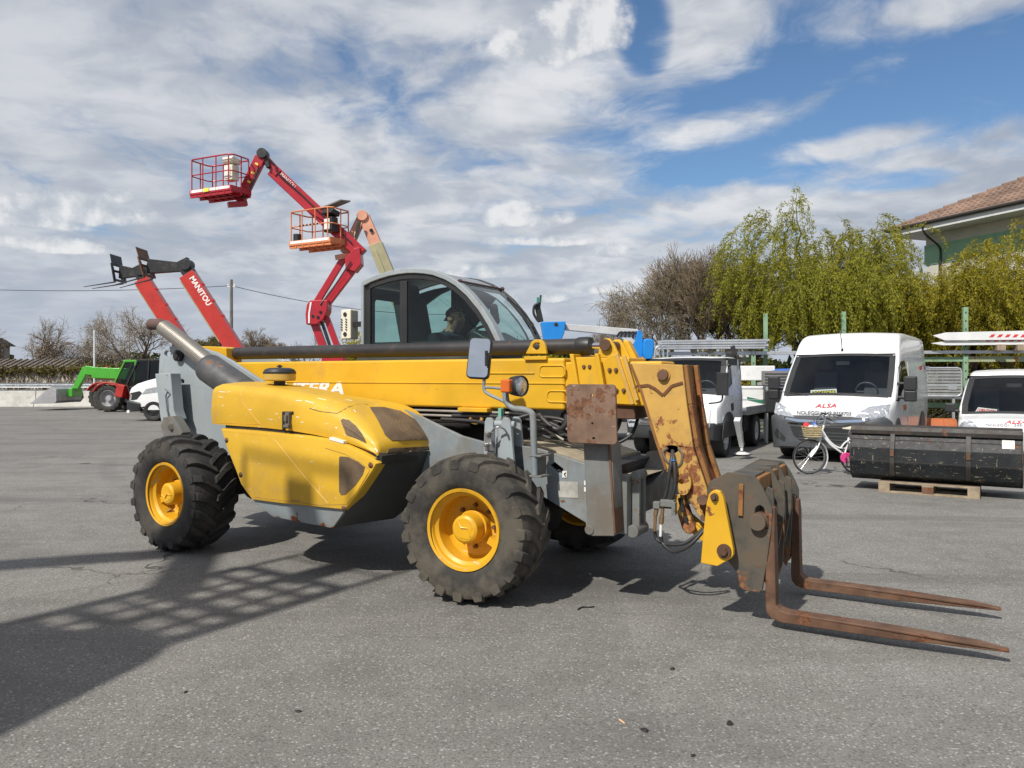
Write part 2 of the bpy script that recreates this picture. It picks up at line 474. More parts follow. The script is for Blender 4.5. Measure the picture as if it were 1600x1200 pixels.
def asphalt():
    m_, t, bs = new_mat('worn asphalt')
    tc = t.node('ShaderNodeTexCoord')
    o = tc.outputs['Object']
    v1 = t.node('ShaderNodeTexVoronoi')
    t.put(v1.inputs['Vector'], o)
    v1.inputs['Scale'].default_value = 100
    stone = v1.outputs['Color']
    ss = t.node('ShaderNodeSeparateColor')
    t.put(ss.inputs[0], stone)
    sv = ss.outputs[0]
    big = t.noise(o, .55, 5, .6)
    mid = t.noise(o, 3.0, 5, .62)
    fine = t.noise(o, 60, 6, .72)
    base = t.mix(t.ramp(big, .3, .7), (.172, .166, .154), (.236, .228, .211))
    base = t.mix(t.m('MULTIPLY', t.ramp(mid, .36, .66), .55), base, (.268, .262, .246))
    patch = t.vor(t.vm('ADD', o, (2.0, 1.0, 0)), .085, out='Color')
    pv_ = t.node('ShaderNodeSeparateColor')
    t.put(pv_.inputs[0], patch)
    base = t.mix(t.m('MULTIPLY', t.ramp(pv_.outputs[0], .55, .60), .22), base, (.12, .115, .108))
    base = t.mix(t.m('MULTIPLY', t.ramp(fine, .28, .74), .8), t.mix(1, base, (.74, .74, .75), 'MULTIPLY'), t.mix(1, base, (1.25, 1.25, 1.24), 'MULTIPLY'))
    # single stones: pale, dark
    base = t.mix(t.m('MULTIPLY', t.ramp(sv, .90, .98), .75), base, (.40, .395, .38))
    base = t.mix(t.m('MULTIPLY', t.ramp(sv, .16, .04), .6), base, (.080, .077, .072))
    gap = t.ramp(v1.outputs['Distance'], .45, .75)
    base = t.mix(t.m('MULTIPLY', gap, .35), base, (.09, .087, .082))
    # tyre-worn lanes and damp streaks across the yard
    lane = t.noise(t.vm('MULTIPLY', o, (.22, 1.5, 1)), .9, 5, .6, .6)
    base = t.mix(t.m('MULTIPLY', t.ramp(lane, .50, .70), .45), base, (.085, .081, .076))
    arc = t.vm('LENGTH', t.vm('SUBTRACT', o, (9.0, 22.0, 0)), out=1)
    ar_ = t.m('MULTIPLY', t.ramp(t.noise(o, .25, 3, .5), .45, .65), t.ramp(t.m('PINGPONG', arc, 1.3), .22, .05))
    base = t.mix(t.m('MULTIPLY', ar_, .22), base, (.075, .072, .068))
    # oil spots
    vo = t.vor(t.vm('ADD', o, t.vm('SCALE', t.noise(o, 6, 3, .6, out='Color'))), .55)
    vo.node.inputs[0].links[0].from_node.inputs[1].links[0].from_node.inputs['Scale'].default_value = .12
    base = t.mix(t.m('MULTIPLY', t.ramp(vo, .075, .035), .8), base, (.030, .026, .022))
    # hairline cracks
    wv = t.vm('ADD', o, t.vm('SCALE', t.noise(o, 1.4, 4, .6, out='Color')))
    wv.node.inputs[1].links[0].from_node.inputs['Scale'].default_value = .9
    ck = t.vor(wv, .24, feature='DISTANCE_TO_EDGE')
    ckm = t.m('MULTIPLY', t.ramp(ck, .006, .0018), t.ramp(t.noise(o, .35, 2, .5), .50, .62))
    base = t.mix(t.m('MULTIPLY', ckm, .75), base, (.035, .034, .032))
    # tan dust
    du = t.m('MULTIPLY', t.ramp(t.noise(o, .85, 5, .65), .62, .82), .38)
    base = t.mix(du, base, (.25, .22, .165))
    t.put(bs.inputs['Base Color'], base)
    bs.inputs['Roughness'].default_value = .88
    bs.inputs['Specular IOR Level'].default_value = .35
    h = t.m('ADD', t.m('MULTIPLY', t.m('SUBTRACT', 1, v1.outputs['Distance']), .6), t.m('MULTIPLY', fine, .7))
    h = t.m('SUBTRACT', h, t.m('MULTIPLY', ckm, 1.5))
    t.put(bs.inputs['Normal'], t.bump(h, .7, .005))
    return m_


# ------------------------------------------------------------------ geometry helper
def frame_of(d):
    d = Vector(d).normalized()
    up = Vector((0, 0, 1)) if abs(d.z) < .95 else Vector((1, 0, 0))
    a = d.cross(up).normalized()
    return d, a, a.cross(d).normalized()


class MB:
    def __init__(s):
        s.v, s.f, s.mi, s.uv = [], [], [], None
        s.cm = 0

    def add(s, vs, fs):
        o = len(s.v)
        s.v += [tuple(x) for x in vs]
        s.f += [tuple(i + o for i in f) for f in fs]
        s.mi += [s.cm] * len(fs)
        return s

    def box(s, c, d, rot=None):
        x, y, z = d[0] / 2, d[1] / 2, d[2] / 2
        vs = [Vector((a, b, e)) for a in (-x, x) for b in (-y, y) for e in (-z, z)]
        if rot:
            rm = Euler(rot).to_matrix()
            vs = [rm @ p for p in vs]
        vs = [p + Vector(c) for p in vs]
        return s.add(vs, [(0, 1, 3, 2), (4, 6, 7, 5), (0, 4, 5, 1), (2, 3, 7, 6), (0, 2, 6, 4), (1, 5, 7, 3)])

    def bar(s, p0, p1, w, h, up=(0, 0, 1), w1=None, h1=None):
        p0, p1 = Vector(p0), Vector(p1)
        d = (p1 - p0).normalized()
        a = d.cross(Vector(up))
        if a.length < 1e-4:
            a = d.cross(Vector((1, 0, 0)))
        a.normalize()
        b = a.cross(d)
        vs = []
        for p, ww, hh in ((p0, w, h), (p1, w1 or w, h1 or h)):
            for i, j in ((-1, -1), (1, -1), (1, 1), (-1, 1)):
                vs.append(p + a * (i * ww / 2) + b * (j * hh / 2))
        return s.add(vs, [(3, 2, 1, 0), (4, 5, 6, 7), (0, 1, 5, 4), (1, 2, 6, 5), (2, 3, 7, 6), (3, 0, 4, 7)])

    def prism(s, poly, a0, a1, axis='y', holes=()):
        """outline in the plane across the axis (y: x,z  x: y,z  z: x,y), extruded along the axis"""
        def P(p, a):
            return (p[0], a, p[1]) if axis == 'y' else (a, p[0], p[1]) if axis == 'x' else (p[0], p[1], a)
        loops = [list(poly)] + [list(h) for h in holes]
        flat = [p for l in loops for p in l]
        n = len(flat)
        if holes:
            tris = mgeo.tessellate_polygon([[Vector((p[0], p[1], 0)) for p in l] for l in loops])
            caps = [tuple(t) for t in tris]
        else:
            caps = [tuple(range(n))]
        vs = [P(p, a0) for p in flat] + [P(p, a1) for p in flat]
        fs = list(caps) + [tuple(i + n for i in reversed(c)) for c in caps]
        o = 0
        for l in loops:
            k = len(l)
            for i in range(k):
                j = (i + 1) % k
                fs.append((o + i, o + i + n, o + j + n, o + j))
            o += k
        return s.add(vs, fs)

    def cyl(s, p0, p1, r0, r1=None, n=16, caps=True):
        r1 = r0 if r1 is None else r1
        p0, p1 = Vector(p0), Vector(p1)
        d, a, b = frame_of(p1 - p0)
        vs = []
        for p, r in ((p0, r0), (p1, r1)):
            for i in range(n):
                t = 2 * math.pi * i / n
                vs.append(p + a * (r * math.cos(t)) + b * (r * math.sin(t)))
        fs = [(i, (i + 1) % n, n + (i + 1) % n, n + i) for i in range(n)]
        if caps:
            fs += [tuple(reversed(range(n))), tuple(range(n, 2 * n))]
        return s.add(vs, fs)

    def tube(s, path, r, n=8, caps=True):
        pts = [Vector(p) for p in path]
        rs = r if isinstance(r, (list, tuple)) else [r] * len(pts)
        vs, fs = [], []
        pa = None
        for i, p in enumerate(pts):
            d = (pts[min(i + 1, len(pts) - 1)] - pts[max(i - 1, 0)]).normalized()
            if pa is None:
                _, a, b = frame_of(d)
            else:
                a = pa - d * pa.dot(d)
                a = a.normalized() if a.length > 1e-5 else frame_of(d)[1]
                b = a.cross(d)
            pa = a
            for k in range(n):
                t = 2 * math.pi * k / n
                vs.append(p + a * (rs[i] * math.cos(t)) + b * (rs[i] * math.sin(t)))
        for i in range(len(pts) - 1):
            for k in range(n):
                k2 = (k + 1) % n
                fs.append((i * n + k, i * n + k2, (i + 1) * n + k2, (i + 1) * n + k))
        if caps:
            fs += [tuple(reversed(range(n))), tuple(range((len(pts) - 1) * n, len(pts) * n))]
        return s.add(vs, fs)

    def lathe(s, prof, o=(0, 0, 0), axis=(0, 0, 1), n=24):
        """prof: (radius, distance along the axis)"""
        o = Vector(o)
        d, a, b = frame_of(axis)
        vs, fs = [], []
        for r, t in prof:
            for i in range(n):
                th = 2 * math.pi * i / n
                vs.append(o + d * t + a * (r * math.cos(th)) + b * (r * math.sin(th)))
        for j in range(len(prof) - 1):
            for i in range(n):
                k = (i + 1) % n
                fs.append((j * n + i, j * n + k, (j + 1) * n + k, (j + 1) * n + i))
        return s.add(vs, fs)

    def loft(s, secs, closed=True, caps=True):
        k = len(secs[0])
        vs = [p for q in secs for p in q]
        fs = []
        m_ = k if closed else k - 1
        for j in range(len(secs) - 1):
            for i in range(m_):
                i2 = (i + 1) % k
                fs.append((j * k + i, j * k + i2, (j + 1) * k + i2, (j + 1) * k + i))
        if caps:
            fs += [tuple(reversed(range(k))), tuple(range((len(secs) - 1) * k, len(secs) * k))]
        return s.add(vs, fs)

    def build(s, name, mat, parent=None, bevel=0.0, seg=2, ang=32, kind=None, sub=0, loc=None, rot=None):
        me = bpy.data.meshes.new(name)
        me.from_pydata(s.v, [], s.f)
        mats = mat if isinstance(mat, (list, tuple)) else [mat]
        for m_ in mats:
            me.materials.append(M[m_] if isinstance(m_, str) else m_)
        if len(mats) > 1:
            me.polygons.foreach_set('material_index', s.mi)
        me.update()
        import bmesh
        bm = bmesh.new()
        bm.from_mesh(me)
        bmesh.ops.remove_doubles(bm, verts=bm.verts, dist=1e-5)
        bmesh.ops.recalc_face_normals(bm, faces=bm.faces)
        bm.to_mesh(me)
        bm.free()
        me.polygons.foreach_set('use_smooth', [True] * len(me.polygons))
        me.set_sharp_from_angle(angle=R(ang))
        o = bpy.data.objects.new(name, me)
        COL.objects.link(o)
        o.parent = parent
        if loc:
            o.location = loc
        if rot:
            o.rotation_euler = rot
        if kind:
            o['kind'] = kind
        if sub:
            md = o.modifiers.new('sub', 'SUBSURF')
            md.levels = md.render_levels = sub
        if bevel:
            md = o.modifiers.new('bevel', 'BEVEL')
            md.width = bevel
            md.segments = seg
            md.limit_method = 'ANGLE'
            md.angle_limit = R(32)
            md.harden_normals = True
        return o


def thing(name, label, cat, loc=(0, 0, 0), rz=0.0, group=None):
    o = bpy.data.objects.new(name, None)
    o.empty_display_size = .2
    COL.objects.link(o)
    o.location = loc
    o.rotation_euler = (0, 0, rz)
    return tag(o, label, cat, group)


def tag(o, label, cat, group=None):
    o['label'] = label
    o['category'] = cat
    if group:
        o['group'] = group
    return o


def copy_tree(o, parent=None):
    c = o.copy()
    COL.objects.link(c)
    c.parent = parent
    for ch in o.children:
        copy_tree(ch, c)
    return c


def mworld(o):
    m_ = o.matrix_basis.copy()
    p = o.parent
    while p:
        m_ = p.matrix_basis @ m_
        p = p.parent
    return m_


def at(px, py, Y):
    """world point at depth Y on the line of sight through a place of the photograph"""
    return Vector(((px - 800) / F * Y, Y, CH - (py - HY) / F * Y))


def gnd(px, py):
    Y = F * CH / (py - HY)
    return Vector(((px - 800) / F * Y, Y, 0))


class Frame:
    """a thing's own axes: x forward, y left, z up"""
    def __init__(s, o, ang):
        s.o = (o[0], o[1])
        s.a = ang
        s.u = (math.cos(ang), math.sin(ang))
        s.v = (-math.sin(ang), math.cos(ang))

    def w(s, p):
        return Vector((s.o[0] + p[0] * s.u[0] + p[1] * s.v[0], s.o[1] + p[0] * s.u[1] + p[1] * s.v[1], p[2]))

    def y(s, px, py, yl):
        a = (px - 800) / F
        Y = (yl + s.o[0] * s.v[0] + s.o[1] * s.v[1]) / (a * s.v[0] + s.v[1])
        return ((a * Y - s.o[0]) * s.u[0] + (Y - s.o[1]) * s.u[1], CH - (py - HY) / F * Y)

    def x(s, px, py, xl):
        a = (px - 800) / F
        Y = (xl + s.o[0] * s.u[0] + s.o[1] * s.u[1]) / (a * s.u[0] + s.u[1])
        return ((a * Y - s.o[0]) * s.v[0] + (Y - s.o[1]) * s.v[1], CH - (py - HY) / F * Y)

    def poly(s, pts, yl):
        return [s.y(p[0], p[1], yl) for p in pts]

    def P(s, px, py, yl):
        x, z = s.y(px, py, yl)
        return Vector((x, yl, z))


def chaikin(p, n=2):
    for _ in range(n):
        q = []
        for i in range(len(p)):
            a, b = p[i], p[(i + 1) % len(p)]
            q += [(a[0] * .75 + b[0] * .25, a[1] * .75 + b[1] * .25), (a[0] * .25 + b[0] * .75, a[1] * .25 + b[1] * .75)]
        p = q
    return p


def smooth_path(pts, n=6):
    pts = [Vector(p) for p in pts]
    out = []
    for i in range(len(pts) - 1):
        p0, p1, p2, p3 = pts[max(i - 1, 0)], pts[i], pts[i + 1], pts[min(i + 2, len(pts) - 1)]
        for k in range(n):
            t = k / n
            out.append(.5 * ((2 * p1) + (p2 - p0) * t + (2 * p0 - 5 * p1 + 4 * p2 - p3) * t * t + (3 * p1 - p0 - 3 * p2 + p3) * t ** 3))
    out.append(pts[-1])
    return out


def circ(c, r, n=14, ph=0):
    return [(c[0] + r * math.cos(2 * math.pi * i / n + ph), c[1] + r * math.sin(2 * math.pi * i / n + ph)) for i in range(n)]


def rrect(x0, z0, x1, z1, r, n=4):
    o = []
    for cx, cz, a in ((x1 - r, z1 - r, 0), (x0 + r, z1 - r, 90), (x0 + r, z0 + r, 180), (x1 - r, z0 + r, 270)):
        for i in range(n + 1):
            t = R(a + 90 * i / n)
            o.append((cx + r * math.cos(t), cz + r * math.sin(t)))
    return o


def bvh_of(*objs):
    dg = bpy.context.evaluated_depsgraph_get()
    vs, fs = [], []
    for o in objs:
        ev = o.evaluated_get(dg)
        me = ev.to_mesh()
        mw = mworld(o)
        k = len(vs)
        vs += [mw @ v.co for v in me.vertices]
        fs += [[i + k for i in p.vertices] for p in me.polygons]
        ev.to_mesh_clear()
    return BVHTree.FromPolygons(vs, fs)


CO = Vector((0, 0, CH))


def hit(bv, px, py):
    d = Vector(((px - 800) / F, 1, (HY - py) / F)).normalized()
    p, nrm, i, t = bv.ray_cast(CO, d)
    if p is None:
        return None, None
    if nrm.dot(d) > 0:
        nrm = -nrm
    return p, nrm


def fit(name, poly, bv, mat, parent, off=.004, step=5.0, rnd=0, sink=.012):
    """a sheet cut to an outline and laid on a curved body: window, lamp, grille"""
    if rnd:
        poly = chaikin(poly, rnd)
    pts, k = [], len(poly)
    for i in range(k):
        a, b = poly[i], poly[(i + 1) % k]
        m_ = max(1, int(math.hypot(b[0] - a[0], b[1] - a[1]) / step))
        for j in range(m_):
            pts.append((a[0] + (b[0] - a[0]) * j / m_, a[1] + (b[1] - a[1]) * j / m_))
    nb = len(pts)
    xs, ys = [p[0] for p in pts], [p[1] for p in pts]
    def inside(x, y):
        c = False
        for i in range(nb):
            (x1, y1), (x2, y2) = pts[i], pts[i - 1]
            if (y1 > y) != (y2 > y) and x < (x2 - x1) * (y - y1) / (y2 - y1) + x1:
                c = not c
        return c
    y = min(ys) + step
    inner = []
    while y < max(ys):
        x = min(xs) + step
        while x < max(xs):
            if inside(x, y) and min((x - p[0]) ** 2 + (y - p[1]) ** 2 for p in pts) > (step * .45) ** 2:
                inner.append((x, y))
            x += step
        y += step
    allp = [Vector(p) for p in pts + inner]
    res = mgeo.delaunay_2d_cdt(allp, [(i, (i + 1) % nb) for i in range(nb)], [], 1, 1e-4)
    v2, e2, f2 = res[0], res[1], res[2]
    P, N = [], []
    for q in v2:
        p, nn = hit(bv, q.x, q.y)
        P.append(p)
        N.append(nn)
    good = [i for i, p in enumerate(P) if p is not None]
    if not good:
        print('fit: no surface for', name)
        return None
    for i in range(len(P)):
        if P[i] is None:
            j = min(good, key=lambda g: (v2[g] - v2[i]).length)
            Y = P[j].y
            P[i] = at(v2[i].x, v2[i].y, Y)
            N[i] = N[j]
    inv = mworld(parent).inverted() if parent else Matrix()
    top = [p + n_ * off for p, n_ in zip(P, N)]
    low = [p - n_ * sink for p, n_ in zip(P, N)]
    mb = MB()
    m_ = len(top)
    fs = [tuple(f) for f in f2]
    from collections import Counter
    cnt = Counter()
    for f in fs:
        for i in range(len(f)):
            cnt[frozenset((f[i], f[(i + 1) % len(f)]))] += 1
    sk = []
    for f in fs:
        for i in range(len(f)):
            a, b = f[i], f[(i + 1) % len(f)]
            if cnt[frozenset((a, b))] == 1:
                sk.append((a, b, b + m_, a + m_))
    mb.add([inv @ p for p in top + low], fs + sk)
    return mb.build(name, mat, parent, ang=40)


def seam(name, line, bv, mat, parent, r=.004, n=5, step=6, closed=False, off=0.0):
    pts = []
    ln = list(line) + ([line[0]] if closed else [])
    for (a, b) in zip(ln[:-1], ln[1:]):
        m_ = max(1, int(math.hypot(b[0] - a[0], b[1] - a[1]) / step))
        for j in range(m_):
            pts.append((a[0] + (b[0] - a[0]) * j / m_, a[1] + (b[1] - a[1]) * j / m_))
    pts.append(ln[-1])
    inv = mworld(parent).inverted()
    ps = []
    for q in pts:
        p, nn = hit(bv, *q)
        if p is not None:
            ps.append(inv @ (p + nn * off))
    if len(ps) < 2:
        return None
    return MB().tube(ps, r, n).build(name, mat, parent, ang=60)


FONT_CACHE = {}


def text_geo(s, shear=0.0, bold=0.0):
    cu = bpy.data.curves.new('t', 'FONT')
    cu.body = s
    cu.size = 1
    cu.shear = shear
    cu.offset = bold
    cu.resolution_u = 3
    o = bpy.data.objects.new('t', cu)
    COL.objects.link(o)
    dg = bpy.context.evaluated_depsgraph_get()
    ev = o.evaluated_get(dg)
    me = ev.to_mesh()
    vs = [tuple(v.co) for v in me.vertices]
    fs = [tuple(p.vertices) for p in me.polygons]
    ev.to_mesh_clear()
    bpy.data.objects.remove(o)
    bpy.data.curves.remove(cu)
    x0, x1 = min(v[0] for v in vs), max(v[0] for v in vs)
    y0, y1 = min(v[1] for v in vs), max(v[1] for v in vs)
    return [((v[0] - x0) / (x1 - x0), (v[1] - y0) / (y1 - y0)) for v in vs], fs


def letters(name, s, bl, br, tl, bv, mat, parent, off=.005, shear=0, bold=0.0):
    """printed words laid on a body; bl, br, tl are the corners of the line of print"""
    vs, fs = text_geo(s, shear, bold)
    inv = mworld(parent).inverted()
    out = []
    for x, y in vs:
        p, nn = hit(bv, bl[0] + (br[0] - bl[0]) * x + (tl[0] - bl[0]) * y, bl[1] + (br[1] - bl[1]) * x + (tl[1] - bl[1]) * y)
        if p is None:
            return None
        out.append(inv @ (p + nn * off))
    return MB().add(out, fs).build(name, mat, parent)


def letters_board(name, s, bl, br, tl, bv, mat, parent, off=.006, shear=0, bold=0.0):
    """a strip of print stretched flat over a gently curved panel"""
    hs = [hit(bv, bl[0] + (br[0] - bl[0]) * x + (tl[0] - bl[0]) * y, bl[1] + (br[1] - bl[1]) * x + (tl[1] - bl[1]) * y) for x in (0, .25, .5, .75, 1) for y in (0, .5, 1)]
    hs = [h for h in hs if h[0] is not None]
    nn = sum((h[1] for h in hs), Vector()).normalized()
    dd = max(h[0].dot(nn) for h in hs) + off
    vs, fs = text_geo(s, shear, bold)
    inv = mworld(parent).inverted()
    out = []
    for x, y in vs:
        px, py = bl[0] + (br[0] - bl[0]) * x + (tl[0] - bl[0]) * y, bl[1] + (br[1] - bl[1]) * x + (tl[1] - bl[1]) * y
        r = Vector(((px - 800) / F, 1, (HY - py) / F))
        out.append(inv @ (CO + r * ((dd - CO.dot(nn)) / r.dot(nn))))
    return MB().add(out, fs).build(name, mat, parent)


def letters_flat(name, s, o, ex, ey, mat, parent, shear=0, bold=0.0):
    """printed words on a flat face: o lower left corner, ex along the line, ey up the letters"""
    vs, fs = text_geo(s, shear, bold)
    o, ex, ey = Vector(o), Vector(ex), Vector(ey)
    return MB().add([o + ex * x + ey * y for x, y in vs], fs).build(name, mat, parent)


# ------------------------------------------------------------------ ground
MB().add([(-400, -300, 0), (400, -300, 0), (400, 500, 0), (-400, 500, 0)], [(0, 1, 2, 3)]).build('ground', asphalt(), kind='structure')
# ================================================================== yellow telehandler
TH = Frame((0.215, 6.363), R(-30))
tele = thing('telehandler', 'large yellow telehandler with grey frame and rusty forks lowered to the asphalt', 'telehandler', (*TH.o, 0), TH.a)


def lug_tyre(Ro, W, rb, nl, lug=.032, seed=0):
    """tyre with chevron lugs; axis y, outer face at -y"""
    rnd = random.Random(seed)
    mb = MB()
    h = W / 2
    prof = [(rb, -h * .80), (rb + .02, -h * .90), (rb + .06, -h * .985), (rb + .11, -h), (Ro - .085, -h * .99), (Ro - .055, -h * .93), (Ro - .040, -h * .75), (Ro - .030, -h * .35), (Ro - .028, 0)]
    prof = prof + [(r, -y) for r, y in reversed(prof[:-1])]
    mb.lathe(prof, axis=(0, 1, 0), n=64)

    def rad(w):
        w = abs(w) / h
        return Ro - .028 - .012 * w ** 2 - (.03 * max(0, w - .8) / .2 if w > .8 else 0)
    for i in range(nl):
        for side in (-1, 1):
            t0 = 2 * math.pi * (i + (.5 if side > 0 else 0)) / nl + rnd.uniform(-.012, .012)
            secs = []
            for w, dt, wd in ((-.06, -.02, .050), (.20, .055, .056), (.45, .125, .062), (.70, .175, .070), (.90, .20, .078), (1.0, .205, .080)):
                ww = side * w * h
                r0 = rad(ww) - .012
                lh = lug * (1 if w < .95 else .55) * rnd.uniform(.92, 1.05)
                r1 = rad(ww) + lh if w < .95 else rad(h * .9) + .008
                half = wd / 2 / Ro
                c = []
                for dtt, rr in ((-half * 1.25, r0), (-half * .85, r1), (half * .85, r1), (half * 1.25, r0)):
                    a = t0 + dt * 1.15 + dtt
                    c.append((rr * math.cos(a), ww, rr * math.sin(a)))
                secs.append(c)
            # wraps over the shoulder onto the sidewall
            c = []
            ww = side * h * 1.015
            for dtt, rr in ((-.075, Ro - .10), (-.06, Ro - .035), (.06, Ro - .035), (.075, Ro - .10)):
                a = t0 + .24 + dtt
                c.append((rr * math.cos(a), ww, rr * math.sin(a)))
            secs.append(c)
            mb.loft(secs)
    return mb


def big_wheel(parent, x, y, ang, far=False, mat='rubber', seed=1, spin=0.0, lug=.032):
    rim = MB()
    rim.lathe([(.268, -.195), (.288, -.200), (.292, -.186), (.272, -.176), (.262, -.172), (.255, -.150), (.232, -.132), (.230, -.020), (.215, .004), (.150, .010), (.085, .010), (.085, .030), (.245, .030), (.262, .17), (.290, .19), (.268, .196), (.255, .15)], axis=(0, 1, 0), n=56)
    rim.lathe([(.246, -.122), (.240, -.112), (.236, -.085), (.231, -.08)], axis=(0, 1, 0), n=56)
    # clamp plate in the dish
    rim.box((.19, -.05, -.05), (.06, .10, .05), (0, .3, 0))
    r = rim.build('wheel', 'yellow_rim', parent, loc=(x, y, .525), rot=(0, spin, ang + (math.pi if far else 0)), ang=28)
    lug_tyre(.530, .45, .285, 19, lug=lug, seed=seed).build('tyre', mat, r, ang=26)
    hub = MB()
    hub.cyl((0, .02, 0), (0, -.060, 0), .118, .118, 28)
    hub.cyl((0, -.060, 0), (0, -.165, 0), .104, .100, 28)
    hub.cyl((0, -.165, 0), (0, -.178, 0), .098, .080, 28)
    hub.build('hub', 'yellow_rim', r, bevel=.004)
    rg = random.Random(seed)
    cap = MB()
    k = [(0, -.1785, 0)]
    cap.add([(.074 * math.cos(a) * rg.uniform(.85, 1), -.180 + rg.uniform(-.004, .002), .074 * math.sin(a) * rg.uniform(.85, 1)) for a in [i * 2 * math.pi / 14 for i in range(14)]], [tuple(range(14))])
    cap.tube([(-.06, -.181, .05), (-.02, -.184, .01), (.03, -.183, .02), (.06, -.181, -.03)], .006, 5)
    cap.build('hub_plate', 'yellow_rim', r)
    nut0 = None
    for i in range(8):
        a = 2 * math.pi * i / 8 + .2
        if nut0 is None:
            nut0 = MB().cyl((0, .006, 0), (0, -.022, 0), .016, .014, 6).build('wheel_nut', 'boltm', r)
            o = nut0
        else:
            o = nut0.copy()
            COL.objects.link(o)
            o.parent = r
        o.location = (.150 * math.cos(a), 0, .150 * math.sin(a))
    MB().cyl((.205, -.03, .06), (.225, -.10, .08), .008, .006, 8).build('valve', 'boltm', r)
    return r


WR = -3.23
big_wheel(tele, 0, -.95, R(4), seed=1, spin=.2, lug=.021)
big_wheel(tele, WR, -.95, R(-3), mat='rubber_rear', seed=2, spin=2.5)
big_wheel(tele, 0, .95, R(4), far=True, mat='rubber_rear', seed=3)
big_wheel(tele, WR, .95, R(-3), far=True, mat='rubber_rear', seed=4)
for x in (0, WR):
    ax = MB()
    ax.cyl((x, -.72, .525), (x, .72, .525), .11, .11, 14)
    ax.lathe([(.02, -.2), (.14, -.17), (.21, -.05), (.21, .05), (.14, .17), (.02, .2)], (x, 0, .50), (0, 1, 0), 16)
    for s in (-1, 1):
        ax.cyl((x, s * .62, .525), (x, s * .80, .525), .16, .15, 16)
    ax.build('axle', 'under', tele)

# main frame -------------------------------------------------------
fr = MB()
fr.box((-1.45, 0, .78), (4.6, .84, .34))
fr.box((-2.0, .05, .55), (1.6, .7, .2))
fr.box((-.1, 0, .80), (1.9, 1.0, .22))
fr.build('belly_frame', 'under', tele, bevel=.01)
rp = [(249, 558), (252, 550), (257, 544.5), (265, 541), (282, 541), (313, 543), (338, 551), (362, 564), (390, 583), (415, 599), (480, 640), (480, 700), (360, 712), (300, 695), (262, 686), (250, 645), (247, 600)]
hol = [[TH.y(a, b, -.5) for a, b in circ(c, r_, 16)] for c, r_ in (((261.5, 553), 5.2), ((284, 596), 3.8))]
fr = MB()
fr.prism(TH.poly(rp, -.5), -.50, -.46, holes=hol)
fr.build('rear_side_plate', 'grey', tele, bevel=.006)
fr = MB()
fr.prism(TH.poly(rp, -.5), .17, .21, holes=hol)
fr.build('rear_side_plate', 'grey', tele, bevel=.006)
pp = TH.P(282, 556, -.5)
pv = MB()
pv.cyl(pp + Vector((0, -.05, 0)), pp + Vector((0, .7, 0)), .058, .058, 18)
pv.cyl(pp + Vector((0, -.062, 0)), pp + Vector((0, -.045, 0)), .040, .040, 6)
pv.build('boom_pivot', 'under', tele, bevel=.004)
# dim slab seen through the holes between the plates
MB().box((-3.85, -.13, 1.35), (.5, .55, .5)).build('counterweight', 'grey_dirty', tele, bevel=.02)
# rear lamp guard
lg = MB()
g = TH.poly([(242, 584), (266, 583), (271, 640), (276, 655), (256, 680), (250, 650)], -.72)
lg.prism(g, -.72, -.60)
lg.prism(TH.poly([(262, 600), (273, 596), (283, 668), (276, 668), (264, 650)], -.56), -.58, -.50)
lg.build('lamp_guard', 'grey', tele, bevel=.008)
lg = MB()
lg.prism(TH.poly([(258, 652), (272, 650), (284, 668), (288, 676), (284, 680), (258, 681), (254, 665)], -.74), -.76, -.66)
lg.cyl(TH.P(267, 667, -.78), TH.P(267, 667, -.74), .030, .030, 16)
lg.tube([TH.P(258, 608, -.735), TH.P(262, 612, -.75), TH.P(259, 618, -.74), TH.P(261, 640, -.735), TH.P(264, 655, -.74)], .008, 6)
lg.build('guard_hinge', 'grey_dirty', tele, bevel=.006)

# frame side along the boom and front nose
sp_ = [(630, 640), (655, 650), (690, 667), (720, 681), (760, 692), (800, 694), (842, 701), (880, 713), (917, 726), (922, 764), (927, 832), (917, 834), (915, 817), (838, 770), (760, 745), (640, 745)]
fr = MB()
slot = [TH.y(a, b, -.55) for a, b in ((859, 727), (866, 722), (880, 733), (878, 741), (870, 737))]
fr.prism(TH.poly(sp_, -.55), -.55, -.51, holes=[slot])
fr.build('front_side_plate', 'grey_front', tele, bevel=.006)
fr = MB()
fr.prism(TH.poly(sp_, -.55), .51, .55)
fr.build('front_side_plate', 'grey_front', tele, bevel=.006)
fl = MB()
fl.prism([TH.y(*p, -.55) for p in ((790, 690), (842, 699), (917, 724))] + [TH.y(*p, -.55) for p in ((917, 732), (842, 708), (790, 699))], -.50, .50)
fl.build('frame_deck', 'dusty', tele, bevel=.004)
# dark housing behind the deck: hydraulic tank and cab base
hs = MB()
hs.box((-.55, .35, 1.20), (1.0, .60, .50))
hs.box((-1.4, .52, 1.42), (1.3, .86, .98))
hs.box((-2.6, .52, 1.25), (1.0, .86, .6))
hs.build('cab_base', 'dark', tele, bevel=.03)
hs = MB()
hs.prism([(-.9, 1.05), (.55, 1.0), (.75, .93), (.75, .60), (-.9, .6)], -.46, .46)
hs.build('gear_housing', 'under', tele, bevel=.02)

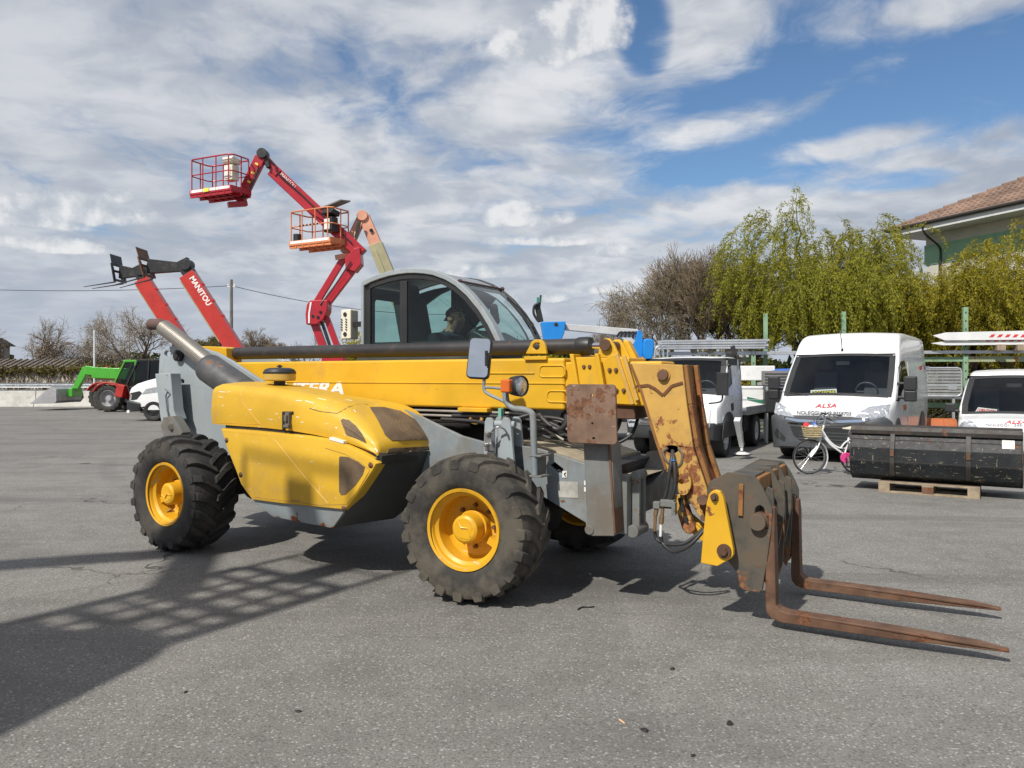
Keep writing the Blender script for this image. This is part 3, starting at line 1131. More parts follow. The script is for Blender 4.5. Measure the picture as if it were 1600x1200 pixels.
# cross beam carrying the stabilisers
cbm = MB()
cbm.prism([(-.60, .50), (-.60, .90), (-.42, .90), (-.36, .80), (-.10, .79), (.18, .86), (.40, .98), (.62, .98), (.80, .88), (.98, .88), (.98, .50), (.55, .50), (.40, .60), (-.25, .60), (-.40, .50)], .80, 1.02, axis='x')
cbm.build('cross_beam', 'grey_dirty', tele, bevel=.008)
tp = MB()
tp.prism([(.70, -.50), (1.015, -.42), (1.015, .55), (.70, .55)], .862, .868, axis='z')
tp.build('beam_top_plate', 'dusty', tele, kind=None)
jp = MB()
jp.box((1.05, -.50, .72), (.06, .035, .42))
jp.box((1.05, -.40, .72), (.06, .035, .42))
jp.cyl((1.05, -.58, .52), (1.05, -.36, .52), .045, .045, 16)
jp.cyl((1.05, -.53, .90), (1.05, -.36, .90), .035, .035, 16)
jp.build('leg_hinge', 'grey_dirty', tele, bevel=.006)


def stabiliser(y, sgn):
    def q(pts, yy):
        return TH.poly(pts, yy)
    leg = MB()
    Y0 = -.74
    pl = q([(911, 690), (952, 690), (956, 700), (962, 836), (958, 838), (924, 838), (918, 834)], Y0)
    def yy(v):
        return v if sgn < 0 else -v
    leg.prism(pl, yy(Y0), yy(Y0 + .17))
    x0, z0 = TH.y(921, 828, Y0)
    leg.cyl((x0, yy(Y0 - .01), z0 + .0), (x0, yy(Y0 + .19), z0), .035, .035, 16)
    lo = leg.build('stabiliser_leg', 'grey_dirty', tele, bevel=.008)
    edge = MB()
    xa, za = TH.y(952, 694, Y0)
    xb, zb = TH.y(961, 834, Y0)
    edge.bar((xa, yy(Y0 + .085), za), (xb, yy(Y0 + .085), zb), .19, .016, up=(1, 0, 0))
    edge.build('edge_strip', 'boltm', lo, bevel=.003)
    pad = MB()
    Yp = -.86
    pp = chaikin(q([(882, 600), (961, 602), (965, 695), (888, 690)], Yp), 0)
    cx, cz = sum(p[0] for p in pp) / 4, sum(p[1] for p in pp) / 4
    hw, hh = .182, .200
    h1 = [(cx + .02 + a, cz - .165 + b) for a, b in rrect(-.012, -.008, .012, .008, .007, 2)]
    h2 = circ((cx + .01, cz - .065), .008, 8)
    h3 = circ((cx + .005, cz + .125), .010, 8)
    pad.prism([(cx + a * 1.0 + b * -.03, cz + b) for a, b in rrect(-hw, -hh, hw, hh, .028)], yy(Yp), yy(Yp + .022), holes=[h1, h2, h3])
    pad.build('foot_plate', 'rustpad', lo, bevel=.004)
    br = MB()
    br.box((cx, yy(Yp + .06), cz - .1), (.10, .09, .22))
    br.build('foot_joint', 'grey_dirty', lo, bevel=.008)
    return lo


stabiliser(0, -1)
stabiliser(0, 1)

# levelling jack and brackets above the front wheel
jk = MB()
jx, jz = TH.y(790, 668, -.62)
jk.cyl((jx, -.62, jz - .5), (jx, -.62, jz), .062, .062, 18)
jk.cyl((jx, -.62, jz), (jx, -.62, jz + .06), .030, .030, 14)
jk.build('levelling_jack', 'grey', tele, bevel=.006)
jb = MB()
for px_, y_ in ((777, -.60), (803, -.60)):
    a = TH.y(px_ - 3, 662, y_)
    sx = 1 if px_ > 790 else -1
    pts = [(a[0] - .035, a[1] + .02), (a[0] - .02, a[1] + .05), (a[0] + .02, a[1] + .05), (a[0] + .04, a[1] + .02), (a[0] + .055 + .04 * (sx > 0), a[1] - .50), (a[0] - .055, a[1] - .50)]
    jb.prism(pts, y_ - .10, y_ - .07)
    jb.prism(pts, y_ + .05, y_ + .08)
a = TH.P(790, 662, -.60)
jb.cyl(a + Vector((-.10, -.06, .0)), a + Vector((.12, -.06, 0)), .026, .026, 14)
jb.build('jack_bracket', 'grey', tele, bevel=.005)
vb = MB()
v0 = TH.P(765, 690, -.72)
vb.box(v0, (.06, .05, .14))
vb.cyl(v0 + Vector((0, -.03, .05)), v0 + Vector((.05, -.05, .08)), .016, .016, 10)
vb.cyl(v0 + Vector((0, -.03, -.02)), v0 + Vector((.0, -.07, -.02)), .014, .014, 10)
vb.tube(smooth_path([v0 + Vector((.02, -.03, .05)), v0 + Vector((.08, -.05, .11)), v0 + Vector((.14, -.02, .10)), v0 + Vector((.16, .02, .02))], 4), .008, 6)
vb.build('jack_valve', 'steel', tele, bevel=.003)

# engine pod -------------------------------------------------------
NS = 9


def hood_sec(x, zb, zn, zf, yn=-1.135, yf=-.42, r=.13):
    """section from the lower near edge over the shoulder to the far edge"""
    o = [(x, yn + .012, zb), (x, yn, zb + .35 * (zn - r - zb)), (x, yn + .008, zb + .8 * (zn - r - zb))]
    cy, cz = yn + .015 + r, zn - r
    for i in range(6):
        t = R(180 - 90 * i / 5)
        o.append((x, cy + r * math.cos(t), cz + r * math.sin(t)))
    for k in (.33, .66, 1):
        yy = cy + (yf - cy) * k
        o.append((x, yy, zn + (zf - zn) * k + .018 * math.sin(k * math.pi)))
    o.append((x, yf + .01, (zf + zb) / 2))
    o.append((x, yf + .01, zb))
    return o


st = [(-2.62, 1.185, 1.515, 1.515, .07), (-2.56, 1.183, 1.535, 1.535, .08), (-2.3, 1.178, 1.525, 1.515, .09), (-1.95, 1.172, 1.505, 1.475, .10), (-1.65, 1.158, 1.475, 1.42, .12), (-1.40, 1.136, 1.435, 1.395, .14), (-1.20, 1.110, 1.375, 1.38, .15),
      (-1.05, 1.085, 1.305, 1.355, .14), (-.94, 1.058, 1.232, 1.315, .12), (-.85, 1.032, 1.158, 1.255, .085), (-.80, 1.018, 1.112, 1.200, .06)]
secs = [hood_sec(x, zb, zn, zf, r=r_) for x, zb, zn, zf, r_ in st]


def nose(x, dx, zb, zt, ztf):
    """front sections run forward towards the far side"""
    o = hood_sec(x, zb, zt, ztf, r=.045)
    return [(p[0] + dx * max(0, min(1, (p[1] + 1.0) / .5)), p[1], p[2]) for p in o]


secs.append(nose(-.770, .05, 1.008, 1.068, 1.115))
secs.append(nose(-.765, .06, 1.004, 1.030, 1.045))
hood = MB().loft(secs, closed=True, caps=True).build('engine_hood', 'yellow_hood', tele, ang=50)
bpy.context.view_layer.update()
bvh_hood = bvh_of(hood)
fit('hood_grille', [(578, 637), (600, 637), (626, 643), (648, 656), (660, 672), (668, 687), (612, 689), (602, 680), (592, 660)], bvh_hood, 'mesh_brown', hood, off=.007, step=3.5)
fit('side_grille', [(533, 657), (536, 654.5), (546, 657), (556, 665), (566, 678), (573, 692), (541, 679), (538, 670)], bvh_hood, 'mesh_brown', hood, off=.006, step=3)
fit('nose_band', [(606, 702), (612, 700), (682, 697), (680, 704), (604, 708)], bvh_hood, 'mesh_brown', hood, off=.008, step=3)
seam('hood_seam', [(484, 638), (500, 643), (527, 646), (545, 636), (560, 632), (575, 632)], bvh_hood, 'black', hood, .0032)
seam('hood_seam', [(338, 660), (352, 661), (407, 663), (400, 655), (378, 628), (376, 610), (392, 600)], bvh_hood, surf('hood crease', (.60, .29, .012), .45), hood, .0028, off=-.0005)
for ln in ([(389, 640), (393, 641)], [(420, 655), (426, 656)], [(553, 640), (556, 644)], [(470, 660), (474, 660)], [(586, 700), (590, 706)], [(587, 706), (594, 709)], [(524, 668), (527, 669)], [(462, 626), (472, 626)], [(477, 626), (490, 630)], [(496, 622), (510, 625)], [(342, 612), (352, 613)], [(355, 612.5), (357, 613)]):
    seam('paint_scrape', ln, bvh_hood, surf('bare primer', (.72, .68, .58), .6), hood, .0055, off=-.003)
lt = MB()
c = TH.P(450, 657, -1.15)
lt.box(c, (.045, .03, .13))
lt.box(c + Vector((0, -.02, .02)), (.028, .03, .05))
lt.box(c + Vector((0, -.018, -.045)), (.055, .02, .022))
lt.build('hood_latch', 'grey_dirty', hood, bevel=.004)
lb = MB()
lb.prism(TH.poly([(441, 643), (457, 643), (457, 646), (444, 646), (444, 672), (441, 672)], -1.14), -1.142, -1.128)
lb.build('latch_pocket', 'under', hood)
# lower side panel
sp2 = [(345, 669.5), (395, 673), (442, 677.5), (480, 681), (512, 686), (540, 695), (565, 706.5), (582, 716), (590, 724), (584, 735), (562, 768), (541, 797), (500, 793), (440, 787), (394, 781), (384, 768), (376, 756), (368, 734), (355, 702)]
YP = -1.16
pan = MB()
op = TH.poly(sp2, YP)
cx_, cz_ = sum(p[0] for p in op) / len(op), sum(p[1] for p in op) / len(op)
inn = [(cx_ + (x - cx_) * .955, cz_ + (z - cz_) * .94) for x, z in op]
k = len(op)
secs = [[(x, YP + .10, z) for x, z in op], [(x, YP + .012, z) for x, z in op], [(x, YP - .004, z) for x, z in [(cx_ + (a - cx_) * .985, cz_ + (b - cz_) * .98) for a, b in op]], [(x, YP - .008, z) for x, z in inn]]
pan.loft(secs, closed=True, caps=True)
pano = pan.build('side_panel', 'yellow_hood', tele, ang=25)
bpy.context.view_layer.update()
bvh_pan = bvh_of(pano)
fit('panel_grille', [(530, 715), (532, 713), (544, 714), (560, 722), (570.5, 730), (567, 742), (556, 758), (540, 773), (533, 774), (530, 768)], bvh_pan, 'mesh_brown', pano, off=.002, step=6)
crease = surf('panel crease', (.66, .33, .012), .4)
seam('panel_crease', [(350, 674), (420, 681), (432, 690), (462, 728), (482, 752), (500, 772), (512, 786)], bvh_pan, crease, pano, .0030, off=-.0018)
seam('panel_rim', [(508, 700), (540, 710), (566, 724), (578, 735), (560, 765), (542, 788), (500, 789), (425, 780), (398, 776)], bvh_pan, surf('panel rim shadow gap', (.34, .19, .02), .6), pano, .0045, off=-.002)
for ln in ([(346, 676), (350, 690)], [(353, 700), (358, 713)], [(361, 722), (364, 731)], [(372, 745), (376, 757)], [(584, 720), (588, 726)], [(580, 738), (574, 748)], [(545, 790), (540, 796)], [(455, 781), (470, 783)]):
    seam('paint_scrape', ln, bvh_pan, surf('scraped dark edge', (.20, .12, .05), .7), pano, .0035, off=-.0015)
for p in ((354, 688), (376, 742), (579, 727), (537, 794)):
    q_, nn = hit(bvh_pan, *p)
    q_ = mworld(tele).inverted() @ q_
    MB().lathe([(0, -.012), (.010, -.011), (.016, -.004), (.024, 0), (.024, .004)], q_, (0, 1, 0), 14).build('panel_bolt', 'boltm', pano)
# gap under the hood, skirt and dark nose
gp = MB()
gp.loft([[(x + .0, YP + .05, z - .012) for x, z in op[:9]] + [(x, YP + .05, z + .05) for x, z in reversed(op[:9])], [(x, YP + .5, z - .012) for x, z in op[:9]] + [(x, YP + .5, z + .05) for x, z in reversed(op[:9])]], caps=True)
gp.build('hood_gap', 'under', tele)
MB().prism([TH.y(*p, YP) for p in ((515, 683), (537, 689.5), (537, 693.5), (515, 687))], YP - .002, YP + .04).build('gap_tape', 'card', tele)
sk = MB()
sk.loft([[(-2.12, -1.145, .572), (-1.06, -1.145, .578), (-1.24, -1.10, .405), (-1.90, -1.10, .435)], [(-2.12, -.55, .572), (-1.06, -.55, .578), (-1.24, -.60, .395), (-1.90, -.60, .42)]], caps=True)
sk.build('skirt', 'grey_skirt', tele, bevel=.006)
# dark chin: from below the nose back and down to the skirt front
ch = MB()
e0 = [(-.755, -1.145, .985), (-1.045, -1.145, .575), (-1.235, -1.10, .408)]
e1 = [(-.690, -.43, 1.03), (-.86, -.43, .60), (-1.10, -.50, .40)]
bk = [(-1.6, -1.0, .45), (-1.6, -1.0, .99)]
bk1 = [(-1.6, -.43, .45), (-1.6, -.43, 1.03)]
ch.loft([e0 + bk, e1 + bk1], caps=True)
ch.build('chin_panel', 'dark', tele, bevel=.012)

# air intake
ia = TH.P(437, 603, -.80)
ib = MB()
ib.lathe([(.0, 0), (.075, 0), (.075, .025), (.05, .03), (.05, .085), (.0, .085)], ia - Vector((0, 0, .02)), n=24)
ib.build('intake_neck', 'plastic', tele)
ib = MB()
ib.lathe([(.05, .062), (.128, .066), (.138, .075), (.138, .125), (.134, .130)], ia - Vector((0, 0, .02)), n=36)
ib.build('intake_bowl', surf('translucent tan bowl', (.50, .33, .07), .4), tele)
ib = MB()
ib.lathe([(.140, .127), (.141, .142), (.125, .165), (.09, .178), (.0, .182)], ia - Vector((0, 0, .02)), n=36)
ib.cyl(ia + Vector((0, 0, .155)), ia + Vector((0, 0, .185)), .012, .012, 10)
ib.bar(ia + Vector((-.03, 0, .172)), ia + Vector((.03, 0, .172)), .012, .012)
ib.build('intake_cap', 'plastic', tele)

# exhaust
YM = -.70
m0, m1 = TH.P(321, 571, YM), TH.P(408, 632, YM)
d_ = (m1 - m0).normalized()
mf = MB()
mf.lathe([(.0, 0), (.06, .0), (.10, .01), (.132, .035), (.140, .07), (.140, .85)], m0, d_, 32)
mf.build('muffler', 'muffler', tele, ang=50)
t0, t1 = TH.P(326, 567, YM), TH.P(256, 510, YM)
d2 = (t1 - t0).normalized()
sh = MB()
NN = 40
path = smooth_path([t0, t0 + (t1 - t0) * .6, t1 + Vector((-.00, 0, -.01))], 8)
vs, fs = [], []
d, a_, b_ = frame_of(d2)
me_uv = []
for i, p in enumerate(path):
    for j in range(NN + 1):
        t = 2 * math.pi * j / NN
        vs.append(p + a_ * (.080 * math.cos(t)) + b_ * (.080 * math.sin(t)))
        me_uv.append((j / NN * 34, (p - path[0]).length / .0155))
for i in range(len(path) - 1):
    for j in range(NN):
        fs.append((i * (NN + 1) + j, i * (NN + 1) + j + 1, (i + 1) * (NN + 1) + j + 1, (i + 1) * (NN + 1) + j))
me = bpy.data.meshes.new('heat_shield')
me.from_pydata([tuple(v) for v in vs], [], fs)
uvl = me.uv_layers.new(name='UVMap')
for lp in me.loops:
    uvl.data[lp.index].uv = me_uv[lp.vertex_index]
me.polygons.foreach_set('use_smooth', [True] * len(me.polygons))
me.materials.append(M['perforated'])
hso = bpy.data.objects.new('heat_shield', me)
COL.objects.link(hso)
hso.parent = tele
ep = MB()
tip = [t0, t0 + (t1 - t0) * .5, t1, TH.P(247, 507, YM), TH.P(236, 507, YM)]
ep.tube(smooth_path(tip, 5), [.058] * 15 + [.058, .056, .056, .057, .058, .058], 18, caps=False)
ep.build('exhaust_pipe', surf('scaled exhaust pipe', (.085, .05, .042), .8, var=.3, rust=.4, rcol=(.12, .05, .035)), tele, ang=50)

# boom -------------------------------------------------------------
YB0, YB1 = -.30, .05
bm_ = MB()
bm_.box((-1.56, (YB0 + YB1) / 2, 1.54), (3.9, YB1 - YB0, .405))
boom = bm_.build('boom', 'yellow', tele, bevel=.022, seg=3)
ed = MB()
for z in (1.545,):
    ed.box((-1.3, YB0 - .0035, z), (3.4, .008, .010))
ed.build('boom_weld', 'yellow', boom, bevel=.003, seg=2)


def loop_rim(pts, r, name, mat, parent, y):
    mb = MB()
    ps = [Vector((x, y, z)) for x, z in pts]
    mb.tube(ps + [ps[0], ps[1]], r, 6, caps=False)
    return mb.build(name, mat, parent, ang=70)


for (x0, y0_, x1, y1_) in ((843, 571, 883, 589), (855, 611, 890, 628)):
    a, b = TH.y(x0, y1_, YB0), TH.y(x1, y0_, YB0)
    loop_rim(rrect(a[0], a[1], b[0], b[1], .032), .007, 'boom_emboss', 'yellow', boom, YB0 - .001)
a, b = TH.y(757, 583, YB0), TH.y(835, 583, YB0)
MB().bar((a[0], YB0 - .004, a[1]), (b[0], YB0 - .004, b[1]), .008, .012).build('boom_rib', 'yellow', boom, bevel=.003)
a, b = TH.y(720, 636, YB0), TH.y(766, 638, YB0)
MB().box(((a[0] + b[0]) / 2, -.2, 1.325), (b[0] - a[0], .30, .035)).build('wear_pad_holder', 'yellow', boom, bevel=.006)
# collar at the boom mouth
cl = MB()
xa, za = TH.y(893, 548, YB0)
for px_, dz_ in ((895, 0), (934, 0)):
    x, z = TH.y(px_, 548, YB0)
    cl.prism([(x - .014, 1.77), (x + .020, 1.77), (x + .105, 1.31), (x + .07, 1.31)], YB0 - .035, YB1 + .03)
cl.build('boom_collar', 'yellow', boom, bevel=.006)
cb_ = MB()
x, z = TH.y(900, 560, YB0)
cb_.prism([(x, 1.745), (x + .19, 1.745), (x + .29, 1.335), (x + .07, 1.335)], YB0 - .012, YB1 + .01)
cb_.build('collar_plate', 'yellow', boom, bevel=.006)
bt = None
for px_, py_ in ((912, 573), (921, 573), (952, 578), (962, 578), (963, 610), (974, 610)):
    p = TH.P(px_, py_, YB0 - .016)
    if bt is None:
        bt = MB().lathe([(0, -.010), (.012, -.009), (.016, .0), (.016, .008)], (0, 0, 0), (0, 1, 0), 8).build('collar_bolt', 'boltm', boom)
        o = bt
    else:
        o = bt.copy()
        COL.objects.link(o)
        o.parent = boom
    o.location = p
# inner boom
ib_ = MB()
ib_.box((.76, (YB0 + YB1) / 2, 1.545), (.8, .30, .33))
ib_.build('inner_boom', 'yellow', boom, bevel=.015)
ip = MB()
x0_, _ = TH.y(944, 560, YB0)
ip.prism([TH.y(*p, YB0) for p in ((941, 565), (957, 553), (975, 560), (998, 622), (996, 633), (957, 631))], YB0 - .006, YB0 + .03)
ip.prism([TH.y(*p, YB0) for p in ((941, 565), (957, 553), (975, 560), (998, 622), (996, 633), (957, 631))], YB1 - .03, YB1 + .006)
ip.build('boom_end_plate', 'yellow', boom, bevel=.006)
for (a, b) in (((963, 553), (989, 632)), ((975, 556), (996, 626))):
    p, q_ = TH.P(*a, YB0 - .012), TH.P(*b, YB0 - .012)
    for o_ in (0, .37):
        MB().bar(p + Vector((0, o_, 0)), q_ + Vector((0, o_, 0)), .022, .028).build('end_rib', 'yellow_worn', boom, bevel=.005)
bb = MB()
x_, z_ = TH.y(960, 638, YB0)
bb.box((x_, -.12, z_ - .03), (.30, .30, .10))
bb.build('boom_underside', 'boltm', boom, bevel=.01)
# top cylinder
YC = -.17
c0, c1 = TH.P(362, 552.5, YC), TH.P(908, 541.0, YC)
cy = MB()
cy.cyl(c0, c1, .062, .062, 28)
cyo = cy.build('boom_cylinder', 'cylblack', boom, ang=40)
cy = MB()
c2 = TH.P(924, 540.5, YC)
cy.lathe([(.0, -.03), (.066, -.03), (.072, -.01), (.074, .06), (.068, .085), (.0, .09)], c1, (c1 - c0), 28)
cy.build('cylinder_gland', 'black', cyo)
cy = MB()
cy.cyl(c1, TH.P(960, 540, YC), .026, .026, 18)
cy.build('cylinder_rod', 'chrome', cyo)
# cylinder eye and clevis
cv = MB()
e_ = TH.y(958, 540, YC)
for yo in (-.30, -.10):
    cv.prism([(e_[0] - .075, e_[1] - .10), (e_[0] - .055, e_[1] + .015), (e_[0] - .025, e_[1] + .05), (e_[0] + .025, e_[1] + .05), (e_[0] + .055, e_[1] + .01), (e_[0] + .11, e_[1] - .10)], yo, yo + .035)
cv.prism([(e_[0] + .03, e_[1] - .12), (e_[0] + .03, e_[1] + .05), (e_[0] + .07, e_[1] + .04), (e_[0] + .14, e_[1] - .09), (e_[0] + .14, e_[1] - .12)], -.05, .03)
cv.box((e_[0] + .05, -.12, e_[1] - .115), (.26, .36, .04))
cv.build('cylinder_clevis', 'yellow', boom, bevel=.01)
pn = MB()
pn.cyl((e_[0], -.325, e_[1]), (e_[0], -.05, e_[1]), .032, .032, 20)
pn.cyl((e_[0], -.335, e_[1]), (e_[0], -.320, e_[1]), .045, .045, 20)
pn.build('clevis_pin', 'boltm', boom, bevel=.004)
lp = MB()
lp.prism([TH.y(*p, YB0) for p in ((822, 553), (828, 541), (831, 534), (837, 530.5), (845, 530.5), (850, 534), (853, 541), (855, 553))], YB0 - .012, YB0 + .02, holes=[[TH.y(*p, YB0) for p in circ((838.5, 541.5), 5.4, 14)]])
lp.box((TH.y(838, 553, YB0)[0], YB0 + .005, 1.742), (.20, .06, .03))
lp.build('lifting_lug', 'yellow', boom, bevel=.006)
# rear of the boom
rb = MB()
rb.prism([TH.y(*p, -.22) for p in ((316, 541), (352, 542), (363, 544), (364, 566), (352, 566), (346, 551), (318, 547))], -.30, -.10)
rb.prism([TH.y(*p, -.1) for p in ((322, 545), (352, 545), (374, 547), (374, 556), (352, 554))], -.1, .05)
rb.build('boom_heel', 'yellow', boom, bevel=.01)
# printed name, partly hidden by the hood
a, b, c = TH.P(403, 618, YB0), TH.P(537.5, 617, YB0), TH.P(411, 598, YB0)
letters_flat('lettering', 'PANTERA', a + Vector((0, -.0022, 0)), b - a, Vector((.0, 0, .125)), 'whiteprint', boom, shear=.25, bold=.035)

# pipes under the boom
pp_ = MB()
for i, (z, y) in enumerate(((1.308, -.27), (1.270, -.29), (1.225, -.25))):
    pp_.tube([(-2.0, y, z), (-.1, y, z - .004), (.15, y, z - .02), (.36, y, z - .06 - .03 * i)], .011, 8)
pp_.build('hydraulic_pipe', 'pipe', tele, ang=60)
pc = TH.P(783, 645, -.31)
MB().box(pc, (.03, .05, .075)).build('pipe_clip', surf('teal clip', (.16, .42, .34), .5), tele, bevel=.004)
hz = MB()
hr = random.Random(4)
for i in range(6):
    p0 = Vector((-.15 + .12 * i, -.30 + .03 * (i % 3), 1.27 - .02 * (i % 2)))
    p1 = p0 + Vector((.25, .02, -.10 - .03 * (i % 3)))
    p2 = p0 + Vector((.42, .08, -.10))
    p3 = p0 + Vector((.46, .15, .04))
    hz.tube(smooth_path([p0 - Vector((.5, 0, 0)), p0, p1, p2, p3], 6), .013 if i % 2 else .017, 8)
hz.tube(smooth_path([TH.P(690, 655, -.35), TH.P(740, 658, -.38), TH.P(775, 664, -.45), TH.P(800, 657, -.45), TH.P(830, 648, -.4), TH.P(850, 655, -.35)], 6), .016, 8)
hz.tube(smooth_path([TH.P(842, 648, -.35), TH.P(858, 664, -.38), TH.P(872, 671, -.38), TH.P(884, 662, -.3), TH.P(884, 640, -.2)], 6), .020, 8)
hz.build('hose', 'hose', tele, ang=60)
lc = MB()
lc.cyl((-1.9, -.12, 1.02), (-.55, -.12, 1.22), .07, .07, 18)
lc.cyl((-.55, -.12, 1.22), (-.30, -.12, 1.26), .035, .035, 14)
lc.build('lift_cylinder', 'under', tele, ang=40)
hk = MB()
hk.tube(smooth_path([TH.P(738, 650, -.3), TH.P(735, 657, -.3), TH.P(744, 661, -.3), TH.P(753, 656, -.3), TH.P(751, 650, -.3)], 5), .014, 8)
hk.build('tow_eye', 'yellow_worn', tele)

# mirror and headlamp post -----------------------------------------
YMi = -.78
mp = MB()
pts = [TH.P(835.5, 742, YMi), TH.P(834, 690, YMi), TH.P(833, 656, YMi), TH.P(830, 645, YMi), TH.P(818, 640, YMi), TH.P(803, 638, YMi), TH.P(793, 630, YMi), TH.P(790, 618, YMi), TH.P(791, 607, YMi)]
mp.tube(smooth_path(pts, 4), .024, 12)
mp.tube(smooth_path([TH.P(803, 637, YMi), TH.P(785, 626, YMi), TH.P(762, 615, YMi), TH.P(756, 606, YMi), TH.P(757, 590, YMi), TH.P(760, 560, YMi)], 5), .0125, 8)
mp.tube([TH.P(757, 605, YMi), TH.P(772, 606, YMi), TH.P(790, 608, YMi)], .010, 8)
mpo = mp.build('mirror_post', 'grey_front', tele, ang=60)
bk_ = MB()
for py_ in (712, 744):
    c = TH.P(836, py_, YMi)
    bk_.box(c + Vector((.01, .06, 0)), (.10, .17, .014))
c = TH.P(845, 728, -.66)
bk_.box(c, (.02, .14, .13))
bk_.build('post_bracket', 'grey_dirty', mpo, bevel=.004)
mi = MB()
mc = TH.P(749, 560, YMi)
mir_rot = R(16)
mo = MB()
mo.prism(rrect(-.088, -.155, .088, .155, .035), -.018, .03)
mo = mo.build('mirror', 'plastic', mpo, bevel=.012, seg=3, loc=mc, rot=(R(-10), R(3), R(17)))
MB().prism(rrect(-.078, -.145, .078, .145, .028), -.0205, -.017).build('mirror_glass', 'mirror', mo)
cmp_ = MB()
cmp_.cyl(TH.P(760, 572, YMi - .035), TH.P(760, 548, YMi - .035), .012, .012, 10)
cmp_.build('mirror_clamp', 'plastic', mo.parent)
hl = MB()
hc = TH.P(808, 603, YMi)
# lamp looks forward and a little to the side
hdir = Vector((.97, -.20, -.02)).normalized()
hl.lathe([(.0, -.075), (.045, -.072), (.066, -.045), (.075, .0), (.078, .04), (.074, .05), (.068, .046)], hc, hdir, 28)
ho = hl.build('headlamp', 'plastic', mpo, ang=50)
MB().lathe([(.0, .052), (.04, .050), (.069, .040)], hc, hdir, 28).build('lens', 'lamp', ho, ang=50)
am = MB()
am.box(hc + Vector((-.045, -.070, .0)), (.085, .055, .095), (0, 0, R(-12)))
am.build('indicator', 'amber', ho, bevel=.012, seg=3)

# decals on the frame front
a = TH.P(871, 772, -.552)
MB().prism([TH.y(*p, -.55) for p in ((872, 752), (903, 753), (904, 778), (872, 777))], -.554, -.549).build('data_plate', surf('worn data plate', (.40, .40, .37), .5, var=.2, dirt=.4), tele)
for (x0, y0_, x1, y1_) in ((879, 736, 886, 746), (913, 751, 918, 758), (913, 761, 919, 768)):
    MB().prism([TH.y(*p, -.55) for p in ((x0, y0_), (x1, y0_), (x1, y1_), (x0, y1_))], -.555, -.549).build('sticker', 'card', tele)
arr = MB()
arr.tube(smooth_path([TH.P(884, 738.5, -.557), TH.P(881.5, 741, -.557), TH.P(884, 744, -.557)], 4), .004, 5)
arr.build('sticker_arrow', 'blackprint', tele)

# drop head --------------------------------------------------------
YH0, YH1 = -.30, .06
hd = [(983, 567), (1066, 570), (1073, 632), (1083, 700), (1104, 762), (1108, 785), (1102, 803), (1093, 808), (1073, 777), (1058, 757), (1040, 735), (1023, 688), (1000, 612)]
hp = TH.poly(hd, YH0)
ovl = [TH.y(*p, YH0) for p in chaikin([(1038, 700), (1044, 696), (1056, 696), (1061, 701), (1057, 708), (1045, 710)], 2)]
he = MB()
he.prism(hp, YH0, YH0 + .025, holes=[ovl])
heo = he.build('boom_head', 'yellow_worn', tele, bevel=.006)
he = MB()
he.prism(hp, YH1 - .025, YH1)
he.build('head_side_plate', 'yellow_worn', heo, bevel=.006)
ff = MB()
q_ = [TH.y(*p, YH0) for p in ((1066, 570), (1073, 632), (1083, 700), (1104, 762))]
for a, b in zip(q_[:-1], q_[1:]):
    ff.add([(a[0] - .03, YH0 + .03, a[1]), (a[0] - .03, YH1 - .03, a[1]), (b[0] - .03, YH1 - .03, b[1]), (b[0] - .03, YH0 + .03, b[1]), (a[0] - .012, YH0 + .03, a[1]), (a[0] - .012, YH1 - .03, a[1]), (b[0] - .012, YH1 - .03, b[1]), (b[0] - .012, YH0 + .03, b[1])],
           [(0, 1, 2, 3), (7, 6, 5, 4), (0, 4, 5, 1), (2, 6, 7, 3), (0, 3, 7, 4), (1, 5, 6, 2)])
ff.build('head_front_plate', 'rustface', heo)
fb = MB()
q2 = [TH.y(*p, YH0) for p in ((983, 567), (1000, 612), (1023, 688), (1045, 738))]
for a, b in zip(q2[:-1], q2[1:]):
    fb.add([(a[0] + .05, YH0 + .02, a[1]), (a[0] + .05, YH1 - .02, a[1]), (b[0] + .05, YH1 - .02, b[1]), (b[0] + .05, YH0 + .02, b[1]), (a[0] + .02, YH0 + .02, a[1]), (a[0] + .02, YH1 - .02, a[1]), (b[0] + .02, YH1 - .02, b[1]), (b[0] + .02, YH0 + .02, b[1])],
           [(3, 2, 1, 0), (4, 5, 6, 7), (1, 5, 4, 0), (3, 7, 6, 2), (4, 7, 3, 0), (2, 6, 5, 1)])
fb.build('head_rear_plate', 'under', heo)
tpl = MB()
a, b = TH.y(985, 569, YH0), TH.y(1065, 571, YH0)
tpl.box(((a[0] + b[0]) / 2, (YH0 + YH1) / 2, a[1] - .02), (b[0] - a[0] - .02, YH1 - YH0 - .05, .02))
tpl.build('head_top_plate', 'yellow_worn', heo)
sd = MB()
for z in ((1074, 600), (1085, 665)):
    pass
ss_ = [TH.y(*p, YH0) for p in ((1068, 570), (1076, 632), (1087, 700), (1107, 760))]
for a, b in zip(ss_[:-1], ss_[1:]):
    sd.bar((a[0], YH0 + .055, a[1]), (b[0], YH0 + .055, b[1]), .05, .03, up=(1, 0, 0))
    sd.bar((a[0], YH1 - .055, a[1]), (b[0], YH1 - .055, b[1]), .05, .03, up=(1, 0, 0))
sd.build('head_flange', 'rustface', heo, bevel=.006)
pb = MB()
p = TH.P(1037, 586, YH0)
pb.lathe([(.0, -.034), (.036, -.034), (.040, -.030), (.040, .0), (.0, .0)], p, (0, 1, 0), 22)
pb.build('head_pin', 'boltm', heo, bevel=.003)
rg_ = MB()
ringp = circ((p.x, p.z), .050, 22)
rg_.prism(ringp, YH0 - .014, YH0 + .004, holes=[circ((p.x, p.z), .041, 22)])
rg_.build('pin_ring', 'yellow_worn', heo, bevel=.003)
wd = MB()
